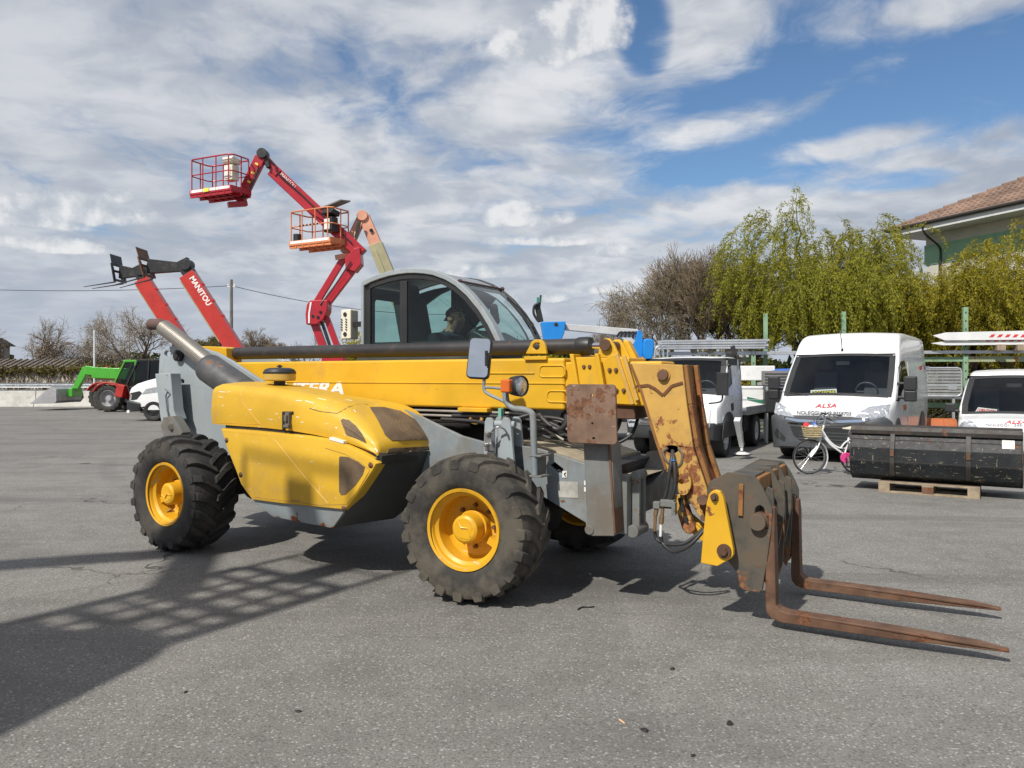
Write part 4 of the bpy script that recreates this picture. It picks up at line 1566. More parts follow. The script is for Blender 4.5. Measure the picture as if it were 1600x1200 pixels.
wl = [(994, 604), (1013, 602), (1024, 608), (1036, 618), (1050, 603), (1067, 598)]
for a, b in zip(wl[:-1], wl[1:]):
    wd.bar(TH.P(*a, YH0 - .002), TH.P(*b, YH0 - .002), .010, .022)
wd.build('weld_seam', surf('rust brown weld', (.15, .062, .025), .85, var=.3), heo, bevel=.002)
eg = MB()
for a, b in zip([(985, 569), (1002, 612), (1025, 688)], [(1002, 612), (1025, 688), (1041, 734)]):
    eg.bar(TH.P(*a, YH0 - .003), TH.P(*b, YH0 - .003), .008, .020)
eg.build('rusty_edge', 'rustface', heo, bevel=.002)
gz = MB()
gz.tube(smooth_path([TH.P(1043, 700, YH0 - .004), TH.P(1036, 706, YH0 - .004), TH.P(1040, 718, YH0 - .004), TH.P(1049, 726, YH0 - .004)], 4), .010, 6)
gz.tube(smooth_path([TH.P(1060, 700, YH0 - .004), TH.P(1066, 710, YH0 - .004), TH.P(1064, 724, YH0 - .004), TH.P(1056, 730, YH0 - .004)], 4), .010, 6)
gz.build('grease', surf('dusty grease', (.13, .11, .08), .8, var=.3), heo)
# bosses and pins at the foot of the head
bo = MB()
for px_, py_, r_ in ((1097, 780, .030), (1101, 808, .024)):
    p = TH.P(px_, py_, YH0 - .02)
    bo.cyl(p + Vector((0, -.03, 0)), p + Vector((0, .5, 0)), r_, r_, 16)
bo.build('tilt_pin', 'boltm', heo, bevel=.004)
ear = MB()
e2 = [(1063, 738), (1073, 732), (1082, 748), (1080, 765), (1072, 774), (1060, 770)]
ear.prism(TH.poly(chaikin(e2, 2), YH0 - .02), YH0 - .045, YH0, holes=[TH.poly(circ((1066, 752), 4.5, 10), YH0 - .02)])
ear.build('head_lug', 'yellow_worn', heo, bevel=.005)
tl = MB()
tl.bar(TH.P(1060, 772, -.2), TH.P(1078, 826, -.2), .09, .075, up=(0, 1, 0))
tl.cyl(TH.P(1077, 824, -.27), TH.P(1077, 824, -.12), .045, .045, 16)
tl.build('tilt_lever', 'yellow_worn', heo, bevel=.012)
tl = MB()
tl.bar(TH.P(1062, 778, -.262), TH.P(1068, 800, -.262), .03, .02, up=(0, 1, 0))
tl.bar(TH.P(1070, 806, -.262), TH.P(1074, 820, -.262), .03, .02, up=(0, 1, 0))
tl.build('lever_slot', 'under', heo, bevel=.006)
tc_ = MB()
tc_.cyl(TH.P(1066, 800, -.1), TH.P(1140, 862, -.1), .04, .04, 16)
tc_.bar(TH.P(1072, 815, -.16), TH.P(1103, 840, -.16), .05, .07)
tc_.build('tilt_cylinder', 'yellow', heo, bevel=.008)
# hoses down the head
hh = MB()
for dx_ in (-5, 5):
    ps = [TH.P(1051, 704, YH0 + .03), TH.P(1051 + dx_ * .4, 720, YH0 - .03), TH.P(1050 + dx_, 745, YH0 - .05), TH.P(1047 + dx_ * 1.2, 770, YH0 - .055), TH.P(1040 + dx_, 785, YH0 - .05)]
    hh.tube(smooth_path(ps, 6), .014, 9)
hh.tube(smooth_path([TH.P(1033, 838, -.36), TH.P(1036, 850, -.36), TH.P(1052, 862, -.4), TH.P(1073, 855, -.42), TH.P(1088, 842, -.4), TH.P(1100, 828, -.36)], 7), .013, 9)
hh.tube(smooth_path([TH.P(1023, 828, -.34), TH.P(1026, 842, -.34), TH.P(1040, 850, -.36), TH.P(1066, 850, -.38), TH.P(1086, 838, -.36), TH.P(1098, 826, -.34)], 7), .012, 9)
hh.build('head_hose', 'hose', heo, ang=60)
hv = MB()
vc = TH.P(1044, 786, -.36)
hv.box(vc, (.10, .06, .05))
hv.box(vc + Vector((-.08, 0, -.02)), (.05, .05, .05))
hv.box(vc + Vector((.05, -.02, -.03)), (.03, .04, .09))
hv.build('valve_block', 'grey_dirty', heo, bevel=.005)
hq = MB()
for (a, b, r_) in (((1036, 788), (1034, 812), .013), ((1034, 806), (1033, 818), .018), ((1024, 805), (1023, 830), .012), ((1026, 794), (1024, 806), .016)):
    hq.cyl(TH.P(*a, -.36), TH.P(*b, -.36), r_, r_, 10)
hq.build('coupling', surf('brass coupling', (.26, .17, .09), .5, metal=.5, rust=.3), heo, bevel=.002)
MB().cyl(TH.P(1033, 818, -.36), TH.P(1032, 838, -.36), .011, .010, 10).build('coupling_cap', 'card', heo)
MB().lathe([(.019, -.004), (.019, .004)], TH.P(1052, 719, YH0 - .035), (0, 0, 1), 12).build('blue_tie', 'blue', heo)

# fork carriage ----------------------------------------------------
YK0, YK1 = -.60, .38
cp = [(1104, 764), (1109, 752), (1136, 738), (1178, 743), (1190, 760), (1201, 782), (1206, 795), (1206, 821), (1198, 880), (1191, 922), (1187, 926), (1160, 921), (1155, 916), (1151, 894), (1138, 878), (1120, 860), (1107, 830)]
slot = [TH.y(*p, YK0) for p in chaikin([(1179, 826), (1179, 798), (1182, 790), (1191, 790), (1195, 798), (1196, 826)], 1)]
cr = MB()
pl = TH.poly(cp, YK0)
cr.prism(pl, YK0, YK0 + .028, holes=[slot])
cro = cr.build('fork_carriage', 'carriage', tele, bevel=.006)
cr = MB()
cr.prism(pl, YK1 - .028, YK1, holes=[slot])
cr.build('carriage_side_plate', 'carriage', cro, bevel=.006)
# inner pair of plates
ipl = [TH.y(*p, YK0) for p in ((1150, 745), (1180, 745), (1199, 784), (1203, 795), (1203, 821), (1192, 880), (1176, 880), (1166, 850), (1150, 800))]
slot2 = slot
for y_ in (-.22, .02):
    MB().prism([(x + .02, z + .02) for x, z in ipl], y_, y_ + .025, holes=[slot2]).build('carriage_rib', 'carriage', cro, bevel=.005)
a, b = TH.y(1139, 739, YK0), TH.y(1178, 744, YK0)
tpz = MB()
tpz.add([(a[0], YK0 + .03, a[1] - .004), (b[0] - .01, YK0 + .03, b[1] - .004), (b[0] - .01, YK1 - .03, b[1] - .004), (a[0], YK1 - .03, a[1] - .004), (a[0], YK0 + .03, a[1] - .03), (b[0] - .01, YK0 + .03, b[1] - .03), (b[0] - .01, YK1 - .03, b[1] - .03), (a[0], YK1 - .03, a[1] - .03)],
        [(0, 1, 2, 3), (7, 6, 5, 4), (0, 4, 5, 1), (1, 5, 6, 2), (2, 6, 7, 3), (3, 7, 4, 0)])
tpz.build('carriage_top', 'carriage', cro, bevel=.004)
bp = MB()
c0_, c1_ = TH.y(1168, 748, YK0), TH.y(1160, 900, YK0)
bp.add([(c0_[0], YK0 + .03, c0_[1]), (c0_[0], YK1 - .03, c0_[1]), (c1_[0] - .02, YK1 - .03, c1_[1]), (c1_[0] - .02, YK0 + .03, c1_[1]), (c0_[0] + .025, YK0 + .03, c0_[1]), (c0_[0] + .025, YK1 - .03, c0_[1]), (c1_[0] + .005, YK1 - .03, c1_[1]), (c1_[0] + .005, YK0 + .03, c1_[1])],
       [(3, 2, 1, 0), (4, 5, 6, 7), (0, 1, 5, 4), (2, 3, 7, 6), (1, 2, 6, 5), (0, 4, 7, 3)])
bp.build('carriage_back_plate', 'carriage', cro)
fx, fz = TH.y(1183, 748, YK0)
ft = MB()
ft.box((fx - .01, -.11, fz - .045), (.035, .92, .09))
ft.build('carriage_front_bar', 'rustface', cro, bevel=.005)
sx_, sz_ = TH.y(1185.5, 815, YK0)
shf = MB()
shf.cyl((sx_, YK0 - .035, sz_), (sx_, YK1 + .035, sz_), .036, .036, 22)
shf.build('fork_shaft', 'rust', cro, bevel=.003)
for y_ in (YK0 - .05, YK1 + .005):
    MB().cyl((sx_, y_, sz_), (sx_, y_ + .045, sz_), .052, .052, 24).build('shaft_end', 'carriage', cro, bevel=.004)
rs = MB()
rs.bar(TH.P(1158.5, 756, YK0 - .008), TH.P(1157, 806, YK0 - .008), .030, .02, up=(0, 1, 0))
rs.build('welded_strip', 'rustface', cro, bevel=.004)
# yellow tilt link
yl = [(1109, 772), (1113, 767), (1119, 765), (1126, 767), (1131, 776), (1147, 858), (1147, 866), (1143, 872), (1122, 884), (1096, 879), (1100, 832), (1105, 786)]
for y_, nm in ((-.70, 1), (.44, 2)):
    lo = MB().prism(TH.poly(yl, -.68), y_, y_ + .045).build('tilt_link', 'yellow', cro, bevel=.006)
    for (px_, py_, r_) in ((1118, 776, .020), (1133, 860, .036)):
        x, z = TH.y(px_, py_, -.68)
        s_ = -1 if y_ < 0 else 1
        yo = y_ if y_ < 0 else y_ + .045
        nb = MB()
        nb.cyl((x, yo - .002 * s_, z), (x, yo + .016 * s_, z), r_ * 1.3, r_ * 1.25, 18)
        nb.cyl((x, yo + .016 * s_, z), (x, yo + .036 * s_, z), r_ * .75, r_ * .7, 6)
        nb.build('link_bolt', 'boltm', lo)
fk = MB()
fk.cyl(TH.P(1098, 782, -.68) + Vector((0, .0, 0)), TH.P(1098, 782, -.3), .03, .03, 14)
fk.build('carriage_pin', 'boltm', cro)


for y_ in (-.43, -.06, .20):
    MB().prism([(sx_ - .03, .80), (sx_ + .02, .88), (sx_ + .055, .86), (sx_ + .065, .66), (sx_ + .045, .30), (sx_ + .02, .22), (sx_ - .02, .28), (sx_ - .03, .55)], y_, y_ + .022).build('carriage_fin', 'carriage', cro, bevel=.005)


def fork(y, top=.90):
    f = MB()
    w = .055
    # shank thins upward, blade thins to the tip
    xb, zb = 1.955, .055
    def side(yy):
        return [(xb + .005, yy, top), (xb + .050, yy, top), (xb + .052, yy, .60), (xb + .062, yy, zb + .10), (xb + .085, yy, zb + .075), (xb + .13, yy, zb + .065), (xb + .7, yy, zb + .060), (xb + 1.15, yy, zb + .045), (xb + 1.30, yy, zb + .032),
                (xb + 1.30, yy, zb + .015), (xb + .7, yy, zb + .0), (xb + .09, yy, zb - .002), (xb + .03, yy, zb + .015), (xb + .002, yy, zb + .05), (xb - .004, yy, zb + .10), (xb + .0, yy, .60)]
    a, b = side(y - w), side(y + w)
    for i in (8, 9):
        a[i] = (a[i][0], y - .022, a[i][2])
        b[i] = (b[i][0], y + .022, b[i][2])
    for i in (0, 1):
        a[i] = (a[i][0], y - .03, a[i][2] - .1)
        b[i] = (b[i][0], y + .03, b[i][2] - .1)
    f.loft([a, b])
    f.cyl((sx_ + .0, y - .06, sz_), (sx_, y + .06, sz_), .058, .058, 20)
    f.box((sx_ + .035, y, sz_), (.07, .11, .10))
    return f.build('fork', 'rust', tele, bevel=.007)


f1 = fork(-.545, .87)
f2 = fork(.33, .80)

# cab --------------------------------------------------------------
YA, YZ = .15, .93
arch = [(566, 440), (580, 433.5), (595, 428), (608, 424), (623, 421), (636, 419.4), (650, 419), (665, 420), (680, 422.5), (700, 430), (716, 439.5), (735, 456), (755, 480), (770, 504), (784, 533)]
ao = TH.poly(arch, YA)
sill = 1.86


def inset(p, d):
    o = []
    for i in range(len(p)):
        a, b = p[max(i - 1, 0)], p[min(i + 1, len(p) - 1)]
        tx, tz = b[0] - a[0], b[1] - a[1]
        l = math.hypot(tx, tz)
        o.append((p[i][0] + tz / l * d, p[i][1] - tx / l * d))
    return o


ai = inset(ao, .048)
ai[0] = (ao[0][0] + .03, ai[0][1])


def hoop(y0, y1, mat, nm, out, inn_):
    mb = MB()
    secs = [[(a[0], y0, a[1]), (a[0], y1, a[1]), (b[0], y1, b[1]), (b[0], y0, b[1])] for a, b in zip(out, inn_)]
    mb.loft(secs)
    # rear post and sill
    mb.box((out[0][0] + .015, (y0 + y1) / 2, (out[0][1] + sill) / 2 - .01), (.034, abs(y1 - y0), out[0][1] - sill))
    return mb.build(nm, mat, tele, bevel=.008)


cabf = hoop(YA - .02, YA + .07, 'grey', 'cab_frame', ao, ai)
hoop(YZ - .03, YZ + .02, 'black', 'cab_frame', ao, ai)
ak = inset(ao, .10)
ak[0] = (ao[0][0] + .05, ak[0][1])
dk = MB()
dk.loft([[(a[0], YA + .0, a[1]), (a[0], YA + .04, a[1]), (b[0], YA + .04, b[1]), (b[0], YA + .0, b[1])] for a, b in zip(ai, ak)])
dk.box((ao[0][0] + .065, YA + .02, 2.17), (.07, .04, .64))
# door posts
for px_, w_ in ((630, .085), (691, .0)):
    if w_:
        x, z = TH.y(px_, 480, YA)
        top = 2.50
        dk.box((x, YA + .02, (top + sill) / 2), (w_, .04, top - sill))
dk.build('window_seal', 'plastic', cabf, bevel=.005)
gm = MB()
gp_ = ak + [(ak[-1][0] + .03, sill), (ak[0][0], sill)]
gm.prism(gp_, YA + .012, YA + .018)
gm.build('side_window', 'cabglass', cabf)
# roof: opaque band from the back to the ridge, then glass
rf = MB()
rf.loft([[(a[0], YA + .05, a[1] - .012), (a[0], YZ - .05, a[1] - .012), (a[0], YZ - .05, a[1] - .05), (a[0], YA + .05, a[1] - .05)] for a in ao[:11]])
rf.build('cab_roof', surf('grey roof moulding', (.20, .22, .235), .35, var=.06), cabf)
ws = MB()
ws.loft([[(a[0], YA + .06, a[1] - .006), (a[0], YZ - .06, a[1] - .006), (a[0] - .008, YZ - .06, a[1] - .012), (a[0] - .008, YA + .06, a[1] - .012)] for a in ao[10:]])
ws.build('windscreen', 'screenglass', cabf)
rl = MB()
a = ao[10]
rl.tube([(a[0], YA, a[1] + .004), (a[0], YZ, a[1] + .004)], .010, 8)
rl.lathe([(0, -.016), (.016, -.01), (.016, .01), (0, .016)], (a[0], YA + .03, a[1] + .008), (0, 1, 0), 10)
rl.lathe([(0, -.016), (.02, -.01), (.02, .01), (0, .016)], (a[0], YZ - .0, a[1] + .008), (0, 1, 0), 10)
rl.build('roof_joint', surf('brown rubber joint', (.07, .03, .025), .6), cabf)
# far side: frame with two window openings, back wall with one
fw = MB()
op_ = ak + [(ak[-1][0] + .03, sill), (ak[0][0], sill)]
_i = inset(ao, .10)
def under(x):
    for p, q in zip(_i[:-1], _i[1:]):
        if p[0] <= x <= q[0]:
            return p[1] + (q[1] - p[1]) * (x - p[0]) / (q[0] - p[0])
    return sill + .05
w2 = [(-1.87, sill + .03), (-1.47, sill + .03), (-1.47, under(-1.47) - .02), (-1.62, under(-1.62) - .06), (-1.80, under(-1.8) - .13), (-1.87, under(-1.87) - .22)]
w3 = [(-1.38, sill + .03), (-.56, sill + .03)] + [(x, max(under(x), sill + .06)) for x in (-.60, -.68, -.80, -.95, -1.1, -1.25, -1.38)]
fw.prism(op_, YZ - .06, YZ - .02, holes=[[(x, max(z, sill + .02)) for x, z in w] for w in (w2, w3)])
fw.build('far_side_frame', 'plastic', cabf)
fg = MB()
fg.prism(op_, YZ - .012, YZ - .006)
fg.build('far_window', 'cabglass', cabf)
bw = MB()
bx = ao[0][0] + .03
hole = [(y, z) for y, z in rrect(YA + .12, 1.90, .70, 2.36, .04)]
bw.prism([(YA + .05, sill - .1), (YZ - .05, sill - .1), (YZ - .05, 2.47), (YA + .05, 2.47)], bx, bx + .03, axis='x', holes=[hole])
bw.build('rear_wall', 'plastic', cabf)
MB().prism([(YA + .10, 1.88), (.72, 1.88), (.72, 2.38), (YA + .10, 2.38)], bx + .008, bx + .014, axis='x').build('rear_window', 'cabglass', cabf)
inr = MB()
inr.box((-1.30, .55, 1.88), (1.25, .70, .10))
inr.build('cab_floor', 'plastic', cabf)
stt = MB()
stt.box((-1.42, .55, 1.88), (.46, .46, .12))
stt.box((-1.70, .55, 2.12), (.12, .44, .56), (0, R(-12), 0))
stt.box((-1.74, .55, 2.44), (.08, .24, .16), (0, R(-12), 0))
stt.build('seat', 'seat', cabf, bevel=.04, seg=3)
stw = MB()
ring = [Vector((-.92 + .17 * math.sin(R(30)) * math.cos(t), .55 + .17 * math.sin(t), 2.0 + .17 * math.cos(R(30)) * math.cos(t) * .5)) for t in [i * 2 * math.pi / 20 for i in range(21)]]
stw.tube(ring, .014, 8, caps=False)
stw.cyl((-.92, .55, 2.0), (-.78, .55, 1.80), .022, .03, 10)
stw.build('steering_wheel', 'plastic', cabf)
ds = MB()
ds.box((-.72, .55, 1.90), (.30, .60, .16), (0, R(25), 0))
ds.build('dashboard', 'plastic', cabf, bevel=.03)
wpr = MB()
a0 = ao[13]
wpr.tube([(a0[0] + .03, YZ - .08, a0[1] + .02), (ao[12][0] + .02, YZ - .12, ao[12][1] + .02), (ao[11][0] + .02, YZ - .16, ao[11][1] + .01)], .008, 6)
wpr.bar((ao[13][0] + .02, YZ - .09, ao[13][1]), (ao[11][0] + .015, YZ - .15, ao[11][1]), .016, .02)
wpr.build('wiper', 'plastic', cabf)
im = MB()
im.prism(rrect(-.04, -.10, .04, .10, .03), -.02, .01)
im.build('interior_mirror', 'plastic', cabf, bevel=.006, loc=(-.86, .72, 2.20), rot=(0, R(-10), R(60)))
lbx = MB()
lx, lz = TH.y(551, 507, .34)
lbx.box((lx - .04, .34, lz), (.13, .12, .30))
lbo = lbx.build('work_lamp', 'cream', cabf, bevel=.012, seg=3)
for dz_ in (.10, -.10):
    MB().cyl((lx - .045, .278, lz + dz_), (lx - .045, .272, lz + dz_), .022, .022, 16).build('lens', 'black', lbo)
dsh = MB()
for i in range(5):
    dsh.box((lx - .09, .276, lz - .055 + .026 * i), (.022, .005, .012), (0, R(35), 0))
    dsh.box((lx - .03, .276, lz - .055 + .026 * i), (.022, .005, .012), (0, R(35), 0))
dsh.build('hazard_dashes', 'blackprint', lbo)
MB().box((lx + .09, .34, lz), (.14, .05, .05)).build('lamp_bracket', 'black', lbo)

# driver -----------------------------------------------------------
def skin_mesh(name, joints, edges, root=0, sub=2):
    me = bpy.data.meshes.new(name)
    me.from_pydata([j[0] for j in joints], edges, [])
    o = bpy.data.objects.new(name, me)
    COL.objects.link(o)
    sm = o.modifiers.new('skin', 'SKIN')
    sm.use_smooth_shade = True
    lay = me.skin_vertices[0].data
    for i, j in enumerate(joints):
        r = j[1] if isinstance(j[1], tuple) else (j[1], j[1])
        lay[i].radius = r
        lay[i].use_root = (i == root)
    md = o.modifiers.new('sub', 'SUBSURF')
    md.levels = md.render_levels = sub
    dg = bpy.context.evaluated_depsgraph_get()
    nm = bpy.data.meshes.new_from_object(o.evaluated_get(dg))
    bpy.data.objects.remove(o)
    out = bpy.data.objects.new(name, nm)
    COL.objects.link(out)
    nm.polygons.foreach_set('use_smooth', [True] * len(nm.polygons))
    return out


hx, hz_ = TH.y(713, 497, .55)
pw = TH.w((hx, .55, 0))
per = thing('person', 'driver in navy work shirt with short dark hair sitting in the telehandler cab, facing right', 'person', (pw.x, pw.y, 1.55), TH.a + R(-6))
H0 = hz_ - 1.55            # head centre above the root
J = [((-.30, 0, H0 - .64), .15), ((-.25, 0, H0 - .44), (.165, .12)), ((-.15, 0, H0 - .27), (.185, .125)), ((-.085, 0, H0 - .175), (.125, .085)), ((-.035, 0, H0 - .115), (.060, .062)), ((-.012, 0, H0 - .05), (.072, .078)), ((.0, 0, H0 + .02), (.083, .096)), ((.0, 0, H0 + .072), (.066, .08)),
     ((-.12, -.20, H0 - .215), .074), ((-.01, -.25, H0 - .42), .055), ((.20, -.16, H0 - .46), .036), ((.27, -.14, H0 - .45), .034),
     ((-.12, .20, H0 - .215), .074), ((-.01, .25, H0 - .42), .055), ((.20, .16, H0 - .46), .036), ((.27, .14, H0 - .45), .034),
     ((.06, -.10, H0 - .70), .085), ((.28, -.11, H0 - .72), .065), ((.06, .10, H0 - .70), .085), ((.28, .11, H0 - .72), .065), ((.050, 0, H0 - .078), .040)]
E_ = [(0, 1), (1, 2), (2, 3), (3, 4), (4, 5), (5, 6), (6, 7), (2, 8), (8, 9), (9, 10), (10, 11), (2, 12), (12, 13), (13, 14), (14, 15), (0, 16), (16, 17), (0, 18), (18, 19), (5, 20)]
body = skin_mesh('body', J, E_)
body.parent = per
body.data.materials.clear()
body.data.materials.append(M['shirt'])
body.data.materials.append(M['skin'])
body.data.materials.append(surf('stubble', (.15, .085, .065), .7))
for p in body.data.polygons:
    c = p.center
    p.material_index = (2 if H0 - .125 < c.z < H0 - .030 and c.x > -.01 and c.x < .16 else 1) if (c.z > H0 - .135 + .35 * max(0, -c.x - .06)) or c.x > .16 and c.z > H0 - .6 else 0
fc = MB()
fc.loft([[(.088, -.010, H0 + .02), (.088, .010, H0 + .02), (.080, 0, H0 + .03)], [(.118, -.017, H0 - .030), (.118, .017, H0 - .030), (.108, 0, H0 - .022)], [(.085, -.014, H0 - .042), (.085, .014, H0 - .042), (.08, 0, H0 - .035)]])
fc.build('nose', 'skin', per, sub=1)
ec = MB()
for s in (-1, 1):
    ec.lathe([(0, -.012), (.024, -.008), (.030, 0), (.020, .01), (0, .012)], (-.005, s * .088, H0 - .01), (.3, s, 0), 12)
ec.build('ear', 'skin', per)
ey = MB()
for s in (-1, 1):
    ey.lathe([(0, -.012), (.011, -.006), (.012, .002), (.006, .010), (0, .012)], (.083, s * .033, H0 + .012), (1, 0, 0), 10)
ey.build('eye', 'hair', per)
eb = MB()
for s in (-1, 1):
    eb.bar((.094, s * .016, H0 + .036), (.080, s * .052, H0 + .036), .012, .010)
eb.bar((.094, -.022, H0 - .066), (.094, .022, H0 - .066), .008, .008)
eb.build('eyebrow', 'hair', per, bevel=.003)
hrm = MB()
prof = []
for i in range(9):
    a = R(90 - 15 * i)
    prof.append(((.091 if i < 6 else .083) * math.cos(a), .096 * math.sin(a)))
secs = []
for r, z in prof:
    secs.append([(-.014 + max(r, .001) * math.cos(t) * 1.04 - (.012 if z < .06 else 0) - (.035 * max(0, .05 - z) / .05 if math.cos(t) > .2 else 0) * 1.6, max(r, .001) * math.sin(t) * .92, H0 + .022 + z - (0 if math.cos(t) < .35 else -.0)) for t in [k * 2 * math.pi / 20 for k in range(20)]])
hrm.loft(secs, caps=True)
hrm.build('hair', 'hair', per)
cl_ = MB()
cl_.tube([(-.055 + .075 * math.cos(t), .072 * math.sin(t), H0 - .145 - .03 * math.cos(t)) for t in [k * 2 * math.pi / 16 for k in range(17)]], .016, 8, caps=False)
cl_.build('collar', 'shirt', per)
# ================================================================== vehicles behind
def car_wheel(parent, x, y, r=.33, w=.2, far=False, rim='steel'):
    t = MB()
    t.lathe([(r * .62, -w * .42), (r * .70, -w * .5), (r * .92, -w * .5), (r, -w * .36), (r, w * .36), (r * .92, w * .5), (r * .62, w * .42)], axis=(0, 1, 0), n=32)
    o = t.build('wheel', 'rubber_car', parent, loc=(x, y, r), rot=(0, 0, math.pi if far else 0))
    k = MB()
    k.lathe([(r * .66, -w * .44), (r * .60, -w * .38), (r * .50, -w * .12), (r * .30, -w * .2), (r * .16, -w * .34), (0, -w * .34)], axis=(0, 1, 0), n=24)
    for i in range(6):
        a = i * math.pi / 3
        k.box((r * .40 * math.cos(a), -w * .17, r * .40 * math.sin(a)), (.05, .02, .05), (0, -a, 0))
    k.build('rim', rim, o)
    return o


def body_sec(x, zb, zt, W, taper=.13, tz=1.3, r=.12, crown=.03, zmax=2.5):
    def hw(z):
        return W * (1 - taper * max(0, (z - tz) / (zmax - tz)) ** 1.2 if z > tz else 1 - .04 * max(0, (.7 - z) / .5))
    r = min(r, (zt - zb) * .4)
    side = [(hw(z), z) for z in [zb + (zt - r - zb) * k for k in (0, .12, .3, .5, .7, .88, 1)]]
    w0 = side[-1][0]
    arc = [(w0 - r + r * math.cos(R(a)), zt - r + r * math.sin(R(a))) for a in (22, 45, 68, 90)]
    top = [((w0 - r) * k, zt + crown * (1 - k * k)) for k in (.75, .5, .25)]
    h = side + arc + top
    return [(x, y, z) for y, z in h] + [(x, 0, zt + crown)] + [(x, -y, z) for y, z in reversed(h)]


def car_body(name, st, mat, parent, screen=None, **kw):
    secs = [body_sec(*s, **kw) for s in st]
    mb = MB().loft(secs)
    if not screen:
        return mb.build(name, mat, parent, ang=35)
    i0, i1 = screen
    k = len(secs[0])
    drop = {j * k + i for j in range(i0, i1) for i in range(10, 18)}
    mb.f = [f for n_, f in enumerate(mb.f) if n_ not in drop]
    mb.mi = [0] * len(mb.f)
    body = mb.build(name, mat, parent, ang=35)
    ws_ = MB()
    up = Vector((.003, 0, .003))
    ws_.loft([[Vector(p) + up for p in s[10:19]] for s in secs[i0:i1 + 1]], closed=False, caps=False)
    gl = ws_.build('windscreen', 'carglass', body, ang=40)
    fb_ = MB()
    for i in (10, 18):
        for j in range(i0, i1):
            fb_.bar(Vector(secs[j][i]) + up * 2, Vector(secs[j + 1][i]) + up * 2, .10, .008, up=(1, 0, 1))
    for j in (i0, i1):
        for i in range(10, 18):
            fb_.bar(Vector(secs[j][i]) + up * 2, Vector(secs[j][i + 1]) + up * 2, .09 if j == i0 else .07, .008, up=(1, 0, 1))
    fb_.build('windscreen_seal', 'plastic', gl)
    # cab inside: lining, dash, seats, wheel
    xa, za = secs[i0][14][0], secs[i0][14][2]
    xb, zb = secs[i1][14][0], secs[i1][14][2]
    wy = secs[i0][10][1]
    li = MB()
    x0, x1, zf, zc = xa - .02, xb - .75, za - .65, zb + .02
    V = [(x0, -wy, zf), (x0, wy, zf), (x1, wy, zf), (x1, -wy, zf), (x0, -wy, za - .04), (x0, wy, za - .04), (xb, -wy, zc), (xb, wy, zc), (x1, -wy, zc), (x1, wy, zc)]
    li.add(V, [(0, 1, 2, 3), (2, 9, 8, 3), (0, 3, 8, 6, 4), (1, 5, 7, 9, 2), (6, 8, 9, 7), (0, 4, 5, 1)])
    li.build('cab_lining', surf('dark cab lining', (.045, .047, .05), .8), body)
    da = MB()
    da.prism([(xa - .05, za - .5), (xa - .06, za - .05), (xa - .22, za + .00), (xa - .42, za - .06), (xa - .46, za - .5)], -wy + .02, wy - .02)
    da.build('dashboard', surf('grey dashboard', (.055, .057, .06), .6), body, bevel=.03)
    for yy in (-.48, .48):
        se = MB()
        se.box((xb - .42, yy, za - .25), (.5, .48, .16))
        se.box((xb - .62, yy, za + .12), (.14, .46, .66), (0, R(-10), 0))
        se.box((xb - .68, yy, za + .56), (.10, .26, .18), (0, R(-10), 0))
        se.build('seat', surf('grey blue seat', (.075, .085, .10), .9), body, bevel=.04)
    sw = MB()
    sw.tube([(xa - .52 + .10 * math.cos(t), .45 + .19 * math.sin(t), za + .06 + .17 * math.cos(t)) for t in [q * math.pi / 10 for q in range(21)]], .017, 7, caps=False)
    sw.bar((xa - .52, .27, za + .06), (xa - .52, .63, za + .06), .03, .03)
    sw.build('steering_wheel', surf('grey steering wheel', (.09, .09, .095), .6), body)
    rvm = MB()
    rvm.box((xb + .12, 0, zb - .16), (.03, .24, .07))
    rvm.build('interior_mirror', 'plastic', body)
    body['glass'] = gl.name
    return body


def screen_of(body):
    return bpy.data.objects[body['glass']]


# ---- white high-roof van
VA = Frame((5.82, 14.22), R(-124.8))
van = thing('van', 'white high roof panel van with dark grey bumper and yellow card behind its windscreen', 'van', (*VA.o, 0), VA.a)
van.scale = (1.03, 1.03, 1.03)
vb_ = car_body('body', [(-.02, .40, .90, .80, ), (-.08, .36, .945, .90), (-.2, .32, .99, .965), (-.42, .30, 1.06, 1.0), (-.62, .30, 1.125, 1.015), (-.74, .30, 1.175, 1.02), (-.90, .30, 1.34, 1.025), (-1.2, .30, 1.65, 1.025), (-1.5, .30, 1.94, 1.025), (-1.64, .30, 2.09, 1.025), (-1.78, .30, 2.25, 1.025), (-1.95, .30, 2.355, 1.025),
                        (-2.2, .30, 2.405, 1.025), (-2.8, .30, 2.43, 1.025), (-4.6, .30, 2.43, 1.025), (-5.3, .30, 2.42, 1.02), (-5.40, .34, 2.36, .99)], 'white', van, screen=(5, 8), taper=.12)
bu = car_body('bumper', [(.075, .34, .72, .66), (.06, .27, .80, .82), (.0, .23, .83, .94), (-.12, .22, .84, 1.01), (-.35, .22, .78, 1.035), (-.58, .24, .60, 1.035)], 'bumper', van, taper=0, tz=2, r=.07, crown=.01)
for x in (-.95, -4.35):
    for s in (-1, 1):
        car_wheel(van, x, s * .90, .345, .22, far=s > 0)
MB().box((-2.4, 0, .36), (4.6, 1.7, .24)).build('floor_pan', 'under', van)
bpy.context.view_layer.update()
bv = bvh_of(vb_, bu, screen_of(vb_))
fit('door_window', [(1400, 627), (1403, 575), (1407, 565), (1413, 563), (1418, 585), (1418, 596), (1410, 610), (1405, 627)], bv, 'screen', vb_, off=.004, step=5)
fit('headlamp', [(1210, 645), (1213, 629), (1218, 630), (1229, 637), (1241, 652), (1226, 650)], bv, 'lamp', vb_, off=.006, step=5)
fit('headlamp', [(1335, 653), (1345, 643), (1358, 636), (1391, 632), (1388, 645), (1377, 651), (1352, 654)], bv, 'lamp', vb_, off=.006, step=5)
